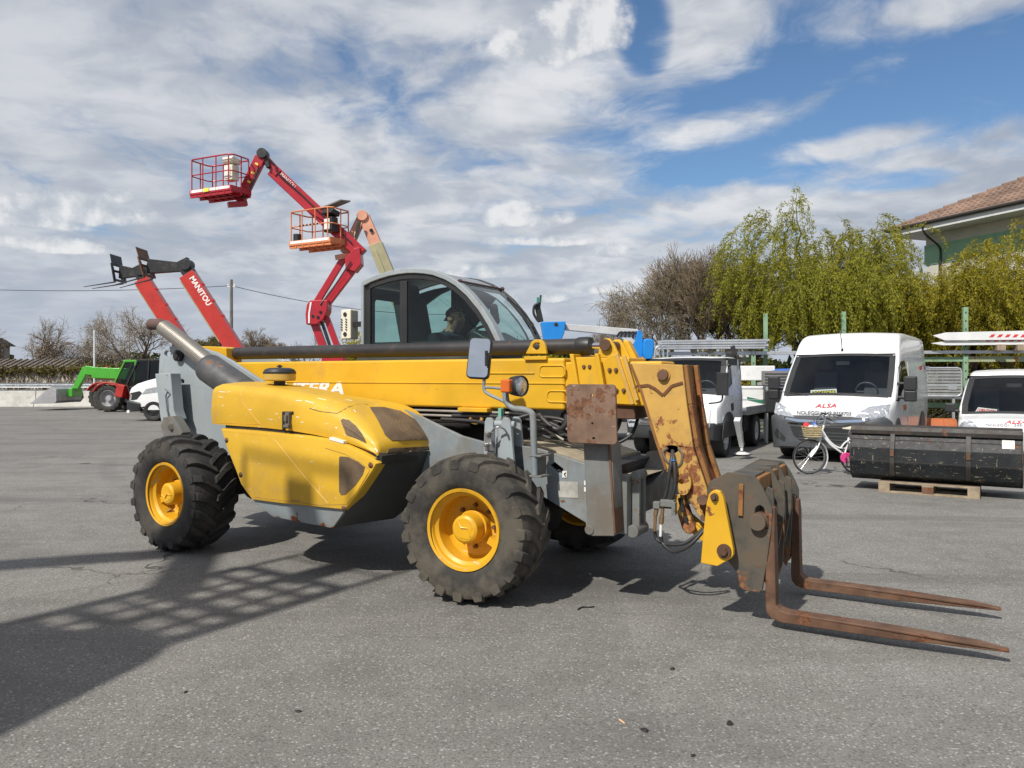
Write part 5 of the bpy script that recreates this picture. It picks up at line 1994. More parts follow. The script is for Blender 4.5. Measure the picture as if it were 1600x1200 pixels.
fit('chrome_strip', [(1222, 651), (1245, 655), (1300, 657.5), (1345, 655.5), (1384, 649), (1381, 652), (1345, 660), (1300, 661), (1245, 659), (1227, 655)], bv, 'chrome', bu, off=.008, step=5)
fit('chrome_strip', [(1230, 659), (1270, 662.5), (1320, 663), (1352, 661), (1348, 664), (1320, 666), (1270, 665.5), (1232, 662)], bv, 'chrome', bu, off=.008, step=5)
ch_ = MB()
for dz_ in (0, .075):
    for s in (-1, 1):
        ch_.bar((.075, 0, .84 - dz_), (.068, s * .13, .775 - dz_), .018, .035, up=(1, 0, 0))
ch_.build('chevron_badge', 'chrome', bu, bevel=.004)
fit('grille', [(1234, 665), (1270, 668), (1320, 668.5), (1348, 666), (1340, 688), (1320, 693), (1275, 693), (1250, 688), (1240, 680)], bv, 'plastic', bu, off=.004, step=6)
gb = MB()
for i in range(5):
    z = .42 + .062 * i
    gb.bar((.082 - .004 * i, -.48 + .02 * i, z), (.082 - .004 * i, .48 - .02 * i, z), .012, .014)
gb.build('grille_bar', 'bumper', bu)
fit('fog_recess', [(1208, 672), (1214, 669), (1228, 684), (1226, 690), (1213, 684)], bv, 'plastic', bu, off=.003, step=4)
letters('lettering', 'ALSA', (1273.5, 638), (1307, 637.5), (1275, 632), bv, 'redprint', vb_, off=.014, shear=.12, bold=.01)
letters_board('lettering', 'NOLEGGI   349 9358703', (1245, 647.2), (1329.5, 649), (1245.6, 641.6), bv, 'greyprint', vb_, bold=.01)
cs = fit('dash_card', [(1266, 607.5), (1306.5, 605.5), (1307, 615.5), (1265.5, 619)], bv, 'card', vb_, off=-.04, step=7, sink=.05)
fit('card_face', [(1268, 609.5), (1305, 607.5), (1305, 614.5), (1268, 616)], bv, 'blackprint', vb_, off=-.034, step=7, sink=.038)
letters('lettering', 'OCCASIONE', (1269, 615.2), (1304.2, 613.8), (1269, 610), bv, 'yellowprint', vb_, off=-.028, bold=.02)
wl_ = MB()
for (a, b) in (((1225, 613), (1262, 619)), ((1303, 617), (1362, 621))):
    pa, na = hit(bv, *a)
    pb2, nb_ = hit(bv, *b)
    iv = mworld(vb_).inverted()
    wl_.tube([iv @ (pa + na * .02), iv @ (pb2 + nb_ * .02)], .008, 6)
wl_.build('wiper', 'plastic', vb_)
mv = MB()
mc = VA.P(1419, 611, 1.22)
mv.box(mc + Vector((0, 0, -.13)), (.16, .20, .20))
mv.box(mc + Vector((0, 0, .10)), (.17, .21, .26))
mv.box(mc + Vector((.02, -.14, -.16)), (.10, .16, .06))
mv.box(mc + Vector((.02, -.14, .10)), (.10, .16, .05))
mv.build('wing_mirror', 'plastic', van, bevel=.035, seg=3)
mv = MB()
mv.box((mc.x, -mc.y, mc.z - .13), (.16, .20, .20))
mv.box((mc.x, -mc.y, mc.z + .10), (.17, .21, .26))
mv.box((mc.x + .02, -mc.y + .14, mc.z), (.10, .16, .06))
mv.build('wing_mirror', 'plastic', van, bevel=.035, seg=3)
an = MB()
pa, na = hit(bv, 1316, 548)
ivv = mworld(van).inverted()
an.tube([ivv @ pa, ivv @ (pa + Vector((.02, .15, .42)))], .008, 5)
an.lathe([(0, -.02), (.025, -.01), (.02, .04), (0, .05)], ivv @ pa, n=10)
an.build('aerial', 'plastic', van)
crv = surf('body side shadow gap', (.40, .41, .43), .5)
for ln in ([(1404, 560), (1425, 557), (1452, 561)], [(1418, 566), (1420, 600), (1418, 660)], [(1424, 640), (1456, 631)], [(1424, 648), (1456, 638)], [(1430, 628), (1457, 618)]):
    seam('door_seam', ln, bv, crv, vb_, .007, step=5)
fit('side_print', [(1436, 573), (1440, 571), (1441, 577), (1437, 579)], bv, 'redprint', vb_, off=.004, step=3)
fit('side_print', [(1443, 573), (1452, 572), (1452, 577), (1443, 578)], bv, 'greyprint', vb_, off=.004, step=3)
fit('side_marker', [(1411, 633), (1416, 632), (1416, 640), (1412, 641)], bv, 'amber', vb_, off=.006, step=3)
for s in (-1, 1):
    for x in (-.95, -4.35):
        ar = MB()
        ar.prism([(x + .46 * math.cos(t), .34 + .46 * math.sin(t)) for t in [math.pi * k / 12 for k in range(13)]], s * 1.012, s * 1.034)
        ar.build('wheel_arch', 'bumper', van)

# ---- small white van at the right
VB = Frame((8.80, 13.50), R(-124))
van2 = thing('van', 'small white van with red and white card in its windscreen, beside the black bucket', 'van', (*VB.o, 0), VB.a)
vb2 = car_body('body', [(.0, .30, .62, .62), (-.03, .26, .74, .74), (-.12, .24, .79, .82), (-.35, .22, .82, .86), (-.62, .22, .85, .87), (-.78, .22, .885, .875), (-.95, .22, 1.05, .88), (-1.25, .22, 1.33, .88), (-1.52, .22, 1.56, .88), (-1.7, .22, 1.645, .88), (-2.0, .22, 1.70, .88), (-2.6, .22, 1.72, .88), (-3.8, .22, 1.71, .87), (-3.9, .26, 1.66, .84)], 'white', van2, screen=(5, 8), taper=.17, tz=.95, zmax=1.72, r=.10)
bpy.context.view_layer.update()
bv2 = bvh_of(vb2, screen_of(vb2))
fit('headlamp', [(1497, 670), (1503, 660), (1511, 656), (1520, 659), (1530, 670), (1524, 674), (1508, 674)], bv2, 'lamp', vb2, off=.008, step=4)
fit('dash_card', [(1528, 634), (1558, 637.5), (1553, 646.5), (1521, 644.5)], bv2, 'card', vb2, off=-.04, step=6, sink=.05)
fit('card_border', [(1529, 636), (1556, 639), (1552, 645.5), (1524, 643.5)], bv2, 'redprint', vb2, off=-.034, step=6, sink=.038)
fit('card_face', [(1530, 637), (1554.5, 639.8), (1551.5, 644.8), (1526, 642.8)], bv2, 'card', vb2, off=-.028, step=6, sink=.032)
letters('lettering', 'VENDESI', (1527.5, 642.2), (1551, 644.2), (1530.5, 637.6), bv2, 'redprint', vb2, off=-.022, bold=.03)
letters('lettering', 'ALSA', (1569.5, 662), (1604, 662.5), (1572, 657.5), bv2, 'redprint', vb2, off=.012, shear=.12, bold=.01)
letters_board('lettering', 'NOLEGGI   349 9358703', (1540.5, 665.3), (1628, 667.5), (1541, 661.5), bv2, 'greyprint', vb2)
for s in (-1, 1):
    m2 = MB()
    m2.box((-.85, s * 1.02, 1.0), (.12, .18, .17))
    m2.box((-.85, s * .92, .94), (.08, .12, .05))
    m2.build('wing_mirror', 'plastic', van2, bevel=.04, seg=3)
for x in (-.7, -3.15):
    for s in (-1, 1):
        car_wheel(van2, x, s * .76, .29, .18, far=s > 0)

# ---- white flatbed truck with crane
TR = Frame((3.12, 15.10), R(-120))
trk = thing('truck', 'white cab over flatbed truck with small folded crane, seen behind the rusty boom head', 'truck', (*TR.o, 0), TR.a)
tb = car_body('cab', [(.0, .55, .93, .80), (-.03, .50, 1.02, .90), (-.12, .50, 1.10, .935), (-.34, .50, 1.19, .95), (-.45, .50, 1.25, .95), (-.62, .50, 1.48, .95), (-.86, .50, 1.80, .95), (-.98, .50, 1.92, .945), (-1.12, .50, 1.975, .94), (-1.5, .50, 2.0, .94), (-1.90, .50, 1.98, .94), (-1.96, .52, 1.92, .92)], 'white', trk, screen=(4, 7), taper=.10, tz=1.2, zmax=2.0, r=.08)
tbu = car_body('bumper', [(.05, .42, .66, .74), (.03, .38, .70, .86), (-.08, .36, .71, .95), (-.30, .36, .71, .97), (-.34, .36, .68, .96)], 'plastic', trk, taper=0, tz=2, r=.05, crown=0)
bpy.context.view_layer.update()
bv3 = bvh_of(tb, tbu)
fit('door_window', [(1117, 571), (1142, 570), (1143.5, 600), (1138, 608), (1117, 603)], bv3, 'screen', tb, off=.004, step=5)
fit('headlamp', [(979, 641), (984, 637), (992, 637), (995, 667), (983, 667), (980, 655)], bv3, 'lamp', tb, off=.008, step=5)
fit('grille', [(997, 653), (1030, 654), (1030, 666), (998, 665)], bv3, 'plastic', tb, off=.006, step=5)
fit('fog_lamp', circ((983, 679), 3.2, 10), bv3, 'lamp', tbu, off=.006, step=3)
fit('door_handle', [(1142, 631), (1145.5, 629), (1146, 641), (1143, 642)], bv3, 'plastic', tb, off=.01, step=3)
for ln in ([(1112, 566), (1113, 612), (1108, 668)], [(1147, 570), (1148, 640)], [(1113, 622), (1146, 618)]):
    seam('door_seam', ln, bv3, crv, tb, .007, step=5)
for s in (-1, 1):
    ta = MB()
    ta.prism([(-.70 + .50 * math.cos(t), .40 + .50 * math.sin(t)) for t in [math.pi * k / 12 for k in range(13)]], s * .925, s * .97)
    ta.build('wheel_arch', 'plastic', trk)
for x, r_ in ((-.70, .36), (-3.4, .36)):
    for s in (-1, 1):
        car_wheel(trk, x, s * (.80), r_, .24, far=s > 0, rim='alu')
mm = MB()
c = TR.P(1129, 600, 1.18)
mm.box(c, (.10, .20, .42))
mm.tube(smooth_path([c + Vector((0, 0, -.2)), c + Vector((-.02, -.04, -.32)), c + Vector((-.02, -.26, -.36))], 4), .018, 6)
mm.build('wing_mirror', 'plastic', trk, bevel=.035, seg=3)
fm = MB()
fm.box((-3.3, 0, .60), (3.6, .7, .16))
fm.box((-3.0, -.6, .55), (.8, .4, .35))
fm.box((-3.0, .6, .55), (.8, .4, .35))
fm.build('chassis', 'under', trk)
MB().box((-4.0, 0, .80), (3.4, 1.9, .09)).build('flatbed', surf('scuffed aluminium deck', (.34, .335, .31), .6, var=.15, dirt=.2), trk, bevel=.01)
for s in (-1, 1):
    MB().box((-4.0, s * .93, .875), (3.3, .035, .12)).build('side_rail', 'alu', trk)
kr = MB()
k0 = Vector((-2.6, .45, .86))
kr.box(k0 + Vector((0, -.3, .02)), (.5, 1.0, .16))
kr.cyl(k0 + Vector((0, 0, .05)), k0 + Vector((0, 0, .35)), .13, .11, 16)
kr.build('crane_base', 'under', trk, bevel=.01)
kb = MB()
kb.bar(k0 + Vector((.02, .12, .12)), k0 + Vector((-.10, .05, 1.0)), .16, .20, up=(0, 1, 0), w1=.12, h1=.13)
kb.cyl(k0 + Vector((.12, .12, .10)), k0 + Vector((.12, -.1, .10)), .12, .12, 14)
kb.build('crane_arm', 'white_dirty', trk, bevel=.012)
kc = MB()
kc.box(k0 + Vector((-.10, .05, 1.10)), (.16, .20, .34))
kc.box(k0 + Vector((-.06, .12, 1.32)), (.10, .10, .22), (.3, 0, .2))
kc.tube(smooth_path([k0 + Vector((-.05, .2, .2)), k0 + Vector((-.12, .24, .6)), k0 + Vector((-.1, .2, 1.2))], 5), .035, 7)
kc.box(k0 + Vector((.02, .22, 1.05)), (.12, .12, .12))
kc.build('crane_head', 'black', trk, bevel=.02)
og = MB()
p0 = TR.P(1152, 655, 1.12)
p1 = TR.P(1159, 697, 1.12)
og.bar(p0, p1, .13, .12, up=(0, 1, 0), w1=.085, h1=.08)
og.cyl((p1.x, p1.y, .10), p1, .03, .03, 10)
og.lathe([(.0, 0), (.16, 0), (.16, .02), (.06, .05), (.0, .05)], (p1.x, p1.y, .03), n=18)
og.build('outrigger', 'white_dirty', trk, bevel=.004)

# ---- dropside trailer behind the truck
q0 = at(1165, 610, 19.6)
trl = thing('trailer', 'white dropside trailer with a dark green stripe standing behind the flatbed truck', 'trailer', (q0.x - .55, q0.y, 0), R(-8))
MB().box((0, 0, 1.05), (2.3, 1.5, .62)).build('side_board', 'white_dirty', trl, bevel=.015)
MB().box((0, .1, 1.68), (2.3, 1.3, .36)).build('upper_box', 'white_dirty', trl, bevel=.02)
MB().prism([(.45, 1.10), (1.12, .96), (1.12, .86), (.45, 1.02)], -.757, -.752).build('stripe', surf('dark green print', (.02, .16, .09), .5), trl)
for z in (.80, 1.03, 1.30):
    MB().box((0, -.753, z), (2.28, .012, .018)).build('board_edge', 'alu', trl)
MB().box((0, 0, .62), (2.2, 1.2, .14)).build('chassis', 'under', trl)
for s in (-1, 1):
    car_wheel(trl, 0, s * .68, .31, .18, far=s > 0)
b_ = thing('tarp_pile', 'pallet load under a blue tarpaulin standing between the truck and the large van', 'tarpaulin', (6.85, 19.2, 0), R(-10))
b_.scale = (.72, 1, .97)
tm = MB()
MB().box((0, 0, .72), (1.3, .86, 1.40)).build('load', 'plastic', b_, bevel=.03)
tm.v = []
tm.loft([[(-.74, -.48, 1.30), (.76, -.48, 1.18), (.76, .5, 1.25), (-.74, .5, 1.3)], [(-.72, -.45, 1.4), (.75, -.46, 1.35), (.75, .5, 1.4), (-.7, .5, 1.4)], [(-.6, -.36, 1.84), (.62, -.38, 1.86), (.64, .4, 1.84), (-.6, .4, 1.8)]])
tm.build('tarp', 'bluetarp', b_, bevel=.05, seg=2)
gbx = thing('crate', 'dark grey louvred box standing in front of the blue tarpaulin', 'crate', (6.32, 18.4, 0), R(-12))
MB().box((0, 0, 1.56), (.62, .4, .34)).build('housing', surf('grey crate', (.17, .17, .17), .7, var=.15), gbx, bevel=.01)
lv = MB()
for i in range(4):
    lv.box((0, -.205, 1.45 + .07 * i), (.54, .014, .02))
lv.build('louvre', 'plastic', gbx)
MB().box((0, 0, 1.0), (.55, .38, .55)).build('lower_housing', 'plastic', gbx, bevel=.04)
for sx2 in (-.22, .22):
    for sy2 in (-.14, .14):
        MB().box((sx2, sy2, .71), (.05, .05, 1.42)).build('leg', 'alu', gbx)

# ---- white chassis cab van at the left
VC = Frame((-13.75, 28.4), R(180))
van3 = thing('van', 'white van with black lower bumper facing left, half hidden by the grey rear frame', 'van', (*VC.o, 0), VC.a)
vb3 = car_body('body', [(.0, .72, 1.0, .72), (-.03, .70, 1.10, .84), (-.12, .66, 1.20, .93), (-.35, .5, 1.34, .98), (-.7, .4, 1.45, 1.0), (-1.0, .4, 1.53, 1.0), (-1.4, .4, 1.95, 1.0), (-1.75, .4, 2.15, 1.0), (-2.1, .4, 2.20, 1.0), (-5.3, .4, 2.20, 1.0), (-5.4, .45, 2.15, .98)], 'white', van3, taper=.1)
bu3 = car_body('bumper', [(.09, .46, .66, .70), (.08, .40, .72, .82), (.0, .36, .74, .95), (-.2, .34, .72, 1.02), (-.48, .36, .66, 1.03)], 'plastic', van3, taper=0, tz=2, r=.06, crown=0)
bpy.context.view_layer.update()
bv4 = bvh_of(vb3, bu3)
fit('grille', [(203, 617), (204.5, 614), (218, 611), (222, 614), (214, 624), (204, 626)], bv4, 'plastic', vb3, off=.01, step=3)
fit('headlamp', [(222, 616), (228, 608), (242, 605), (250, 604), (250, 612), (236, 614)], bv4, 'lamp', vb3, off=.01, step=3)
fit('number_plate', [(199, 641), (203, 640.5), (203, 645), (199, 645)], bv4, 'card', bu3, off=.03, step=2)
fit('fog_recess', [(215, 637), (225, 635), (232, 636), (226, 641), (216, 641)], bv4, 'under', bu3, off=.01, step=3)
for x in (-.95, -4.3):
    for s in (-1, 1):
        car_wheel(van3, x, s * .9, .36, .22, far=s > 0, rim='plastic')


# ================================================================== telehandlers at the left
def boom_machine(name, label, cat, o, ang, body, boomc, cabc, group=None, raise_=0.0, blen=4.0, tool='forks', headmat='black', ext=0.0, brand=None, bw=.36, bh=.5, wx=1.45):
    t = thing(name, label, cat, (*o, 0), ang, group)
    for x in (-wx, wx):
        for s in (-1, 1):
            rr = MB()
            rr.lathe([(.36, -.19), (.38, -.17), (.34, -.1), (.30, .02), (.16, .03), (.14, -.08), (0, -.08)], axis=(0, 1, 0), n=28)
            w_ = rr.build('wheel', 'bucketgrey', t, loc=(x, s * .88, .61), rot=(0, .3 * x, math.pi if s > 0 else 0))
            lug_tyre(.61, .42, .36, 17, lug=.035, seed=int(x * 10)).build('tyre', 'rubber_rear', w_, ang=26)
            MB().lathe([(.13, -.07), (.12, -.13), (0, -.14)], axis=(0, 1, 0), n=16).build('hub', boomc if boomc == 'green' else 'bucketgrey', w_)
    f_ = MB()
    f_.box((-.1, 0, .80), (4.4, .9, .45))
    f_.box((-1.0, -.6, 1.05), (1.6, .75, .7))
    f_.box((1.3, .0, .98), (1.0, 1.1, .35))
    f_.build('chassis', body, t, bevel=.05)
    for x in (wx,):
        for s in (-1, 1):
            fd = MB()
            ps = [(x + .74 * math.cos(a), .61 + .74 * math.sin(a)) for a in [R(25 + 16 * k) for k in range(9)]]
            qs = [(x + .69 * math.cos(a), .61 + .69 * math.sin(a)) for a in [R(153 - 16 * k) for k in range(9)]]
            fd.prism(ps + qs, s * .70, s * 1.10)
            fd.box((x - .55, s * .9, .95), (.34, .40, .55), (0, R(-14), 0))
            fd.build('mudguard', body, t, bevel=.02)
    # cab on the left side
    cb2 = MB()
    pr = [(-.75, .75), (.65, .75), (.85, 1.25), (.35, 2.30), (-.65, 2.32), (-.85, 1.4)]
    def rod(a, b, y):
        cb2.bar((a[0], y, a[1]), (b[0], y, b[1]), .07, .09, up=(0, 1, 0))
    for y in (.22, 1.02):
        for a, b in zip(pr, pr[1:] + pr[:1]):
            rod(a, b, y)
        rod((-.05, .75), (-.15, 2.3), y)
    cb2.box((-.15, .62, 2.34), (1.15, .9, .07))
    for a in pr:
        cb2.bar((a[0], .22, a[1]), (a[0], 1.02, a[1]), .07, .07)
    cbo = cb2.build('cab', cabc, t, bevel=.012)
    dd = MB()
    dd.prism([(x * .97, z) for x, z in pr], .245, .255)
    dd.prism([(x * .97, z) for x, z in pr], .995, 1.005)
    dd.build('cab_window', 'darkglass', cbo)
    st_ = MB()
    st_.box((-.35, .62, 1.20), (.5, .5, .5))
    st_.box((-.55, .62, 1.60), (.14, .45, .6))
    st_.box((.45, .62, 1.15), (.3, .6, .6))
    st_.build('seat', 'seat', cbo, bevel=.05)
    # boom
    pv = Vector((-2.15, -.08, 1.62))
    ca, sa = math.cos(raise_), math.sin(raise_)
    def bp(s_, h_):
        return Vector((pv.x + ca * s_ - sa * h_, pv.y, pv.z + sa * s_ + ca * h_))
    bm2 = MB()
    bm2.bar(bp(-.3, 0), bp(blen, 0), bw, bh, up=(-sa, 0, ca))
    bo2 = bm2.build('boom', boomc, t, bevel=.02)
    pb_ = MB()
    pb_.box((pv.x, -.08, 1.35), (.5, .55, .9))
    pb_.build('boom_post', body, t, bevel=.04)
    cc = MB()
    cc.bar(bp(.5, -bh / 2 - .04), bp(blen - .1, -bh / 2 - .04), .10, .10, up=(-sa, 0, ca))
    cc.build('boom_chain', 'olive', bo2)
    if raise_ > .3:
        ly = MB()
        ly.cyl(Vector((-.5, -.08, 1.1)), bp(blen * .38, -bh / 2), .09, .09, 14)
        ly.build('lift_cylinder', 'black', t)
    for k, ss in enumerate((.55, .70, .86)):
        MB().box(bp(blen * ss, bh / 2 + .03), (.10, .08, .06), (0, -raise_, 0)).build('hose_clamp', body, bo2)
    return t, bp, bo2, bh, bw


def head_and_forks(t, p, drop, mat, flen=1.2, fang=R(12), s=1.0, arm=1.0):
    """black end piece of a raised boom with a fork carriage; p is the mouth of the boom"""
    h = MB()
    h.bar(p + Vector((-.10, 0, .02)), p + Vector((.12, 0, .34)), .34, .50, up=(1, 0, .6))
    q = p + Vector((arm * s, 0, .34))
    h.bar(p + Vector((-.08, 0, .42)), p + Vector((.40 * s, 0, .30)), .30, .62, up=(0, 0, 1), w1=.28, h1=.40)
    h.bar(p + Vector((.3 * s, 0, .31)), q + Vector((-.1, 0, 0)), .28, .38, up=(0, 0, 1), w1=.34, h1=.62)
    h.cyl(p + Vector((.25, -.2, .42)), q + Vector((-.1, -.2, .25)), .06, .05, 10)
    h.cyl(p + Vector((.02, -.25, .40)), p + Vector((.02, .25, .40)), .24, .24, 16)
    ho_ = h.build('boom_head', 'black', t, bevel=.03)
    c = MB()
    up = Vector((math.sin(fang) * -1, 0, math.cos(fang)))
    fw_ = Vector((math.cos(fang), 0, math.sin(fang)))
    for y in (-.5, .5):
        c.bar(q + Vector((0, y, 0)) - up * .45, q + Vector((0, y, 0)) + up * .35, .05, .16, up=(0, 1, 0))
    for k in (-.42, .0, .30):
        c.bar(q + up * k + Vector((0, -.55, 0)), q + up * k + Vector((0, .55, 0)), .07, .10)
    c.build('fork_carriage', mat, ho_, bevel=.01)
    g_ = MB()
    a0 = q + up * .36
    g_.prism([(-.5, 0), (.5, 0), (.5, .42), (-.5, .42)], -.012, .012)
    g_.v = [tuple(a0 + Vector((0, v[0], 0)) + up * v[2] + fw_ * v[1] + up * 0) for v in g_.v]
    g_.build('load_guard', mat, ho_)
    for y in (-.36, .36):
        f_ = MB()
        b0 = q + Vector((0, y, 0)) + fw_ * .06
        f_.bar(b0 + up * .2, b0 - up * .5, .11, .05, up=(0, 1, 0))
        f_.bar(b0 - up * .5, b0 - up * .47 + fw_ * flen, .11, .05, up=up, w1=.06, h1=.02)
        f_.build('fork', 'black', ho_, bevel=.006)


# green one with its bucket on the ground
gt, gp2, gbo, _, _ = boom_machine('telehandler', 'bright green telehandler with grey bucket and red mudguards, at the far left', 'telehandler', (-17.85, 37.1), R(181), 'red', 'green', 'green', raise_=R(2), blen=4.55, bw=.36, bh=.52)
el_ = gp2(4.55, 0)
gh = MB()
gh.bar(el_ + Vector((-.15, 0, .06)), el_ + Vector((.35, 0, .12)), .30, .42, up=(0, 0, 1))
gh.bar(el_ + Vector((.30, 0, .22)), el_ + Vector((.95, 0, -1.0)), .26, .34, up=(1, 0, .4), w1=.24, h1=.26)
gh.bar(el_ + Vector((.85, -.45, -.95)), el_ + Vector((.85, .45, -.95)), .2, .42)
gh.build('boom_head', 'green', gt, bevel=.03)
bk2 = MB()
bx_ = el_.x + 1.05
bk2.prism([(bx_, .85), (bx_ + .05, 1.0), (bx_ + .25, 1.12), (bx_ + .35, 1.10), (bx_ + .28, 1.0), (bx_ + .10, .72), (bx_ + .16, .40), (bx_ + 1.25, .34), (bx_ + 1.25, .31), (bx_ + .12, .34), (bx_ + .02, .45)], -1.1, 1.1)
for s in (-1, 1):
    bk2.prism([(bx_ + .05, .95), (bx_ + .32, 1.08), (bx_ + 1.25, .32), (bx_ + .12, .33), (bx_ + .02, .45)], s * 1.1, s * 1.13)
bk2.build('bucket', 'bucketgrey', gt, bevel=.006)
MB().box(gp2(2.1, .27), (.55, .2, .04), (0, R(-4), 0)).build('boom_sticker', 'card', gbo)
# two red ones with raised booms
GR = 'red telehandlers with raised booms'
for i, (px0, Yn, lab) in enumerate(((187, 34.6, 'red telehandler with raised boom and tilted fork carriage, nearer the green one'), (251, 31.6, 'red telehandler with raised boom carrying white lettering, behind the yellow machine'))):
    xf = (px0 - 800) / F * (Yn + .9)
    mo_, mbp, mbo, mbh, mbw = boom_machine('telehandler', lab, 'telehandler', (xf + 1.7, Yn + .9), R(180), 'red', 'red', 'black', group=GR, raise_=R(57.5), blen=5.3 if i == 0 else 5.1, bw=.42, bh=.66, wx=1.7)
    tip_ = mbp(5.3 if i == 0 else 5.1, 0)
    head_and_forks(mo_, tip_, 0, 'boltm' if i else 'black', flen=1.45, fang=R(-10) if i == 0 else R(-16), arm=1.1 if i == 0 else 1.75)
    if i == 1:
        s0 = mbp(4.85, .0)
        e0_ = mbp(2.6, .02)
        upv = Vector((-math.sin(R(57.5)), 0, math.cos(R(57.5))))
        y_ = .08 - .08 + .215 - .08
        letters_flat('lettering', 'MANITOU', s0 + upv * .02 + Vector((0, .2125, 0)), (e0_ - s0) * .62, upv * .24, 'whiteprint', mbo, bold=.03)


# ================================================================== boom lifts
def basket(t, N, Lv, Sv, col, hgt=1.1, console='plastic'):
    """open platform: near corner N, long side Lv, short side Sv"""
    N, Lv, Sv = Vector(N), Vector(Lv), Vector(Sv)
    Z = Vector((0, 0, 1))
    fl = MB()
    c = [N, N + Lv, N + Lv + Sv, N + Sv]
    fl.loft([[p - Z * .02 for p in c], [p + Z * .0 for p in c]])
    for k in range(1, 6):
        fl.bar(N + Lv * (k / 6) - Z * .04, N + Lv * (k / 6) + Sv - Z * .04, .05, .05)
    for k in (.05, .5, .95):
        fl.bar(N + Sv * k - Z * .05, N + Lv + Sv * k - Z * .05, .06, .08)
    b = fl.build('basket_floor', col, t)
    tb_ = MB()
    for a, e in zip(c, c[1:] + c[:1]):
        tb_.bar(a + Z * .07, e + Z * .07, .025, .15)
    tb_.build('toe_board', col, b)
    st_ = MB()
    st_.bar(N + Lv * .03 + Z * .09 - Sv.normalized() * .016, N + Lv * .97 + Z * .09 - Sv.normalized() * .016, .004, .085)
    st_.build('white_stripe', 'whiteprint', b)
    def rail(z, r, gap=None):
        m_ = MB()
        ps = []
        cc = [p + Z * z for p in c]
        for i in range(4):
            p, q, n_ = cc[i], cc[(i - 1) % 4], cc[(i + 1) % 4]
            ps += [p + (q - p).normalized() * .12, p + (n_ - p).normalized() * .12]
        m_.tube(ps + [ps[0]], r, 8)
        return m_
    rail(hgt, .024).build('top_rail', col, b, ang=60)
    rail(hgt * .55, .019).build('mid_rail', col, b, ang=60)
    for k, base in ((0.06, N), (.36, N), (.68, N), (.95, N), (.06, N + Sv), (.36, N + Sv), (.68, N + Sv), (.95, N + Sv)):
        q = base + Lv * k
        MB().cyl(q, q + Z * hgt, .020, .020, 8).build('post', col, b)
    for base in (N + Sv * .5, N + Lv + Sv * .5):
        MB().cyl(base, base + Z * hgt, .020, .020, 8).build('post', col, b)
    k_ = MB()
    q = N + Lv * .16 + Sv * .35
    k_.box(q + Z * .58, (.34, .28, .46), (0, 0, math.atan2(Lv.y, Lv.x)))
    k_.box(q + Z * .95, (.44, .34, .16), (R(12), 0, math.atan2(Lv.y, Lv.x)))
    k_.build('control_console', console, b, bevel=.02)
    MB().box(q + Z * .58 - Sv.normalized() * .155 + Lv.normalized() * .02, (.22, .012, .34), (0, 0, math.atan2(Lv.y, Lv.x))).build('console_label', 'card', b)
    return b


def lift_base(t, x, y, ang, col):
    f_ = MB()
    f_.box((x, y, .62), (2.4, 1.5, .30), (0, 0, ang))
    f_.build('chassis', 'black', t, bevel=.04)
    g_ = MB()
    g_.box((x, y, 1.12), (2.2, 1.6, .62), (0, 0, ang))
    g_.build('turret', col, t, bevel=.10, seg=3)
    for sx2 in (-.85, .85):
        for sy2 in (-.8, .8):
            d = Euler((0, 0, ang)).to_matrix() @ Vector((sx2, sy2, .42))
            w_ = MB()
            w_.lathe([(0, -.1), (.22, -.12), (.26, -.14), (.40, -.14), (.42, -.1), (.42, .1), (.40, .14), (0, .1)], axis=(0, 1, 0), n=26)
            w_.build('wheel', 'rubber_car', t, loc=(x + d.x, y + d.y, .42), rot=(0, 0, ang))


def plane_poly(mb, pts, Y, th):
    ps = [(at(a, b, Y).x, at(a, b, Y).z) for a, b in pts]
    mb.prism(ps, Y, Y + th)
    return mb


# crimson articulated lift
D1 = 23.0
rl_ = thing('boom_lift', 'crimson articulated boom lift with raised red basket above the others', 'boom lift')
N = at(361, 296, D1)
L_ = at(297, 305, D1 * 293 / 283.5)
S_ = at(385, 305, D1 * 293 / 283)
N.z = L_.z = S_.z = N.z
S_ = N + Vector((.35, .74, 0))
L_ = N + Vector((-1.54, .73, 0))
b1 = basket(rl_, N, L_ - N, S_ - N, 'redlift', 1.08, 'cream')
MB().box(N + (L_ - N) * .58 + Vector((0, -.02, .08)) - (S_ - N).normalized() * .02, (.22, .012, .11), (0, 0, math.atan2(.73, -1.54))).build('rating_plate', 'yellowprint', b1)
jb1 = MB()
K = at(408, 246, D1 + .9)
B0 = at(374, 316, D1 + .9)
jb1.bar(B0, K, .20, .30, up=(1, 0, .4), h1=.34)
jb1.bar(at(356, 320, D1 + .6), at(386, 318, D1 + .9), .22, .16)
jb1.build('jib', 'redlift', rl_, bevel=.025)
kn = MB()
kn.cyl(K + Vector((.06, -.16, .1)), K + Vector((.06, .16, .1)), .16, .16, 18)
kn.bar(at(413, 237, D1 + .9), at(420, 262, D1 + .9), .16, .13, up=(1, 0, 0))
kn.build('knuckle', 'black', rl_, bevel=.01)
us = MB()
us.bar(at(414, 248, D1 + 1.0), at(436, 272, D1 + 1.0), .18, .26, up=(1, 0, 1))
us.build('inner_boom', 'redlift', rl_, bevel=.02)
um = MB()
um.bar(at(426, 266, D1 + 1.1), at(566, 398, D1 + 1.1), .30, .40, up=(1, 0, 1))
umo = um.build('main_boom', 'redlift', rl_, bevel=.03)
al_, bl_ = at(437, 273, D1 + .93), at(459, 294, D1 + .93)
letters_flat('lettering', 'MANITOU', al_ + Vector((0, .005, .0)), bl_ - al_, Vector((.075, 0, .08)), 'whiteprint', umo)
e1_ = MB()
plane_poly(e1_, [(553, 388), (562, 386), (564, 412), (554, 424), (540, 420), (538, 404)], D1 + .85, .5)
e1_.build('elbow', 'redlift', rl_, bevel=.02)
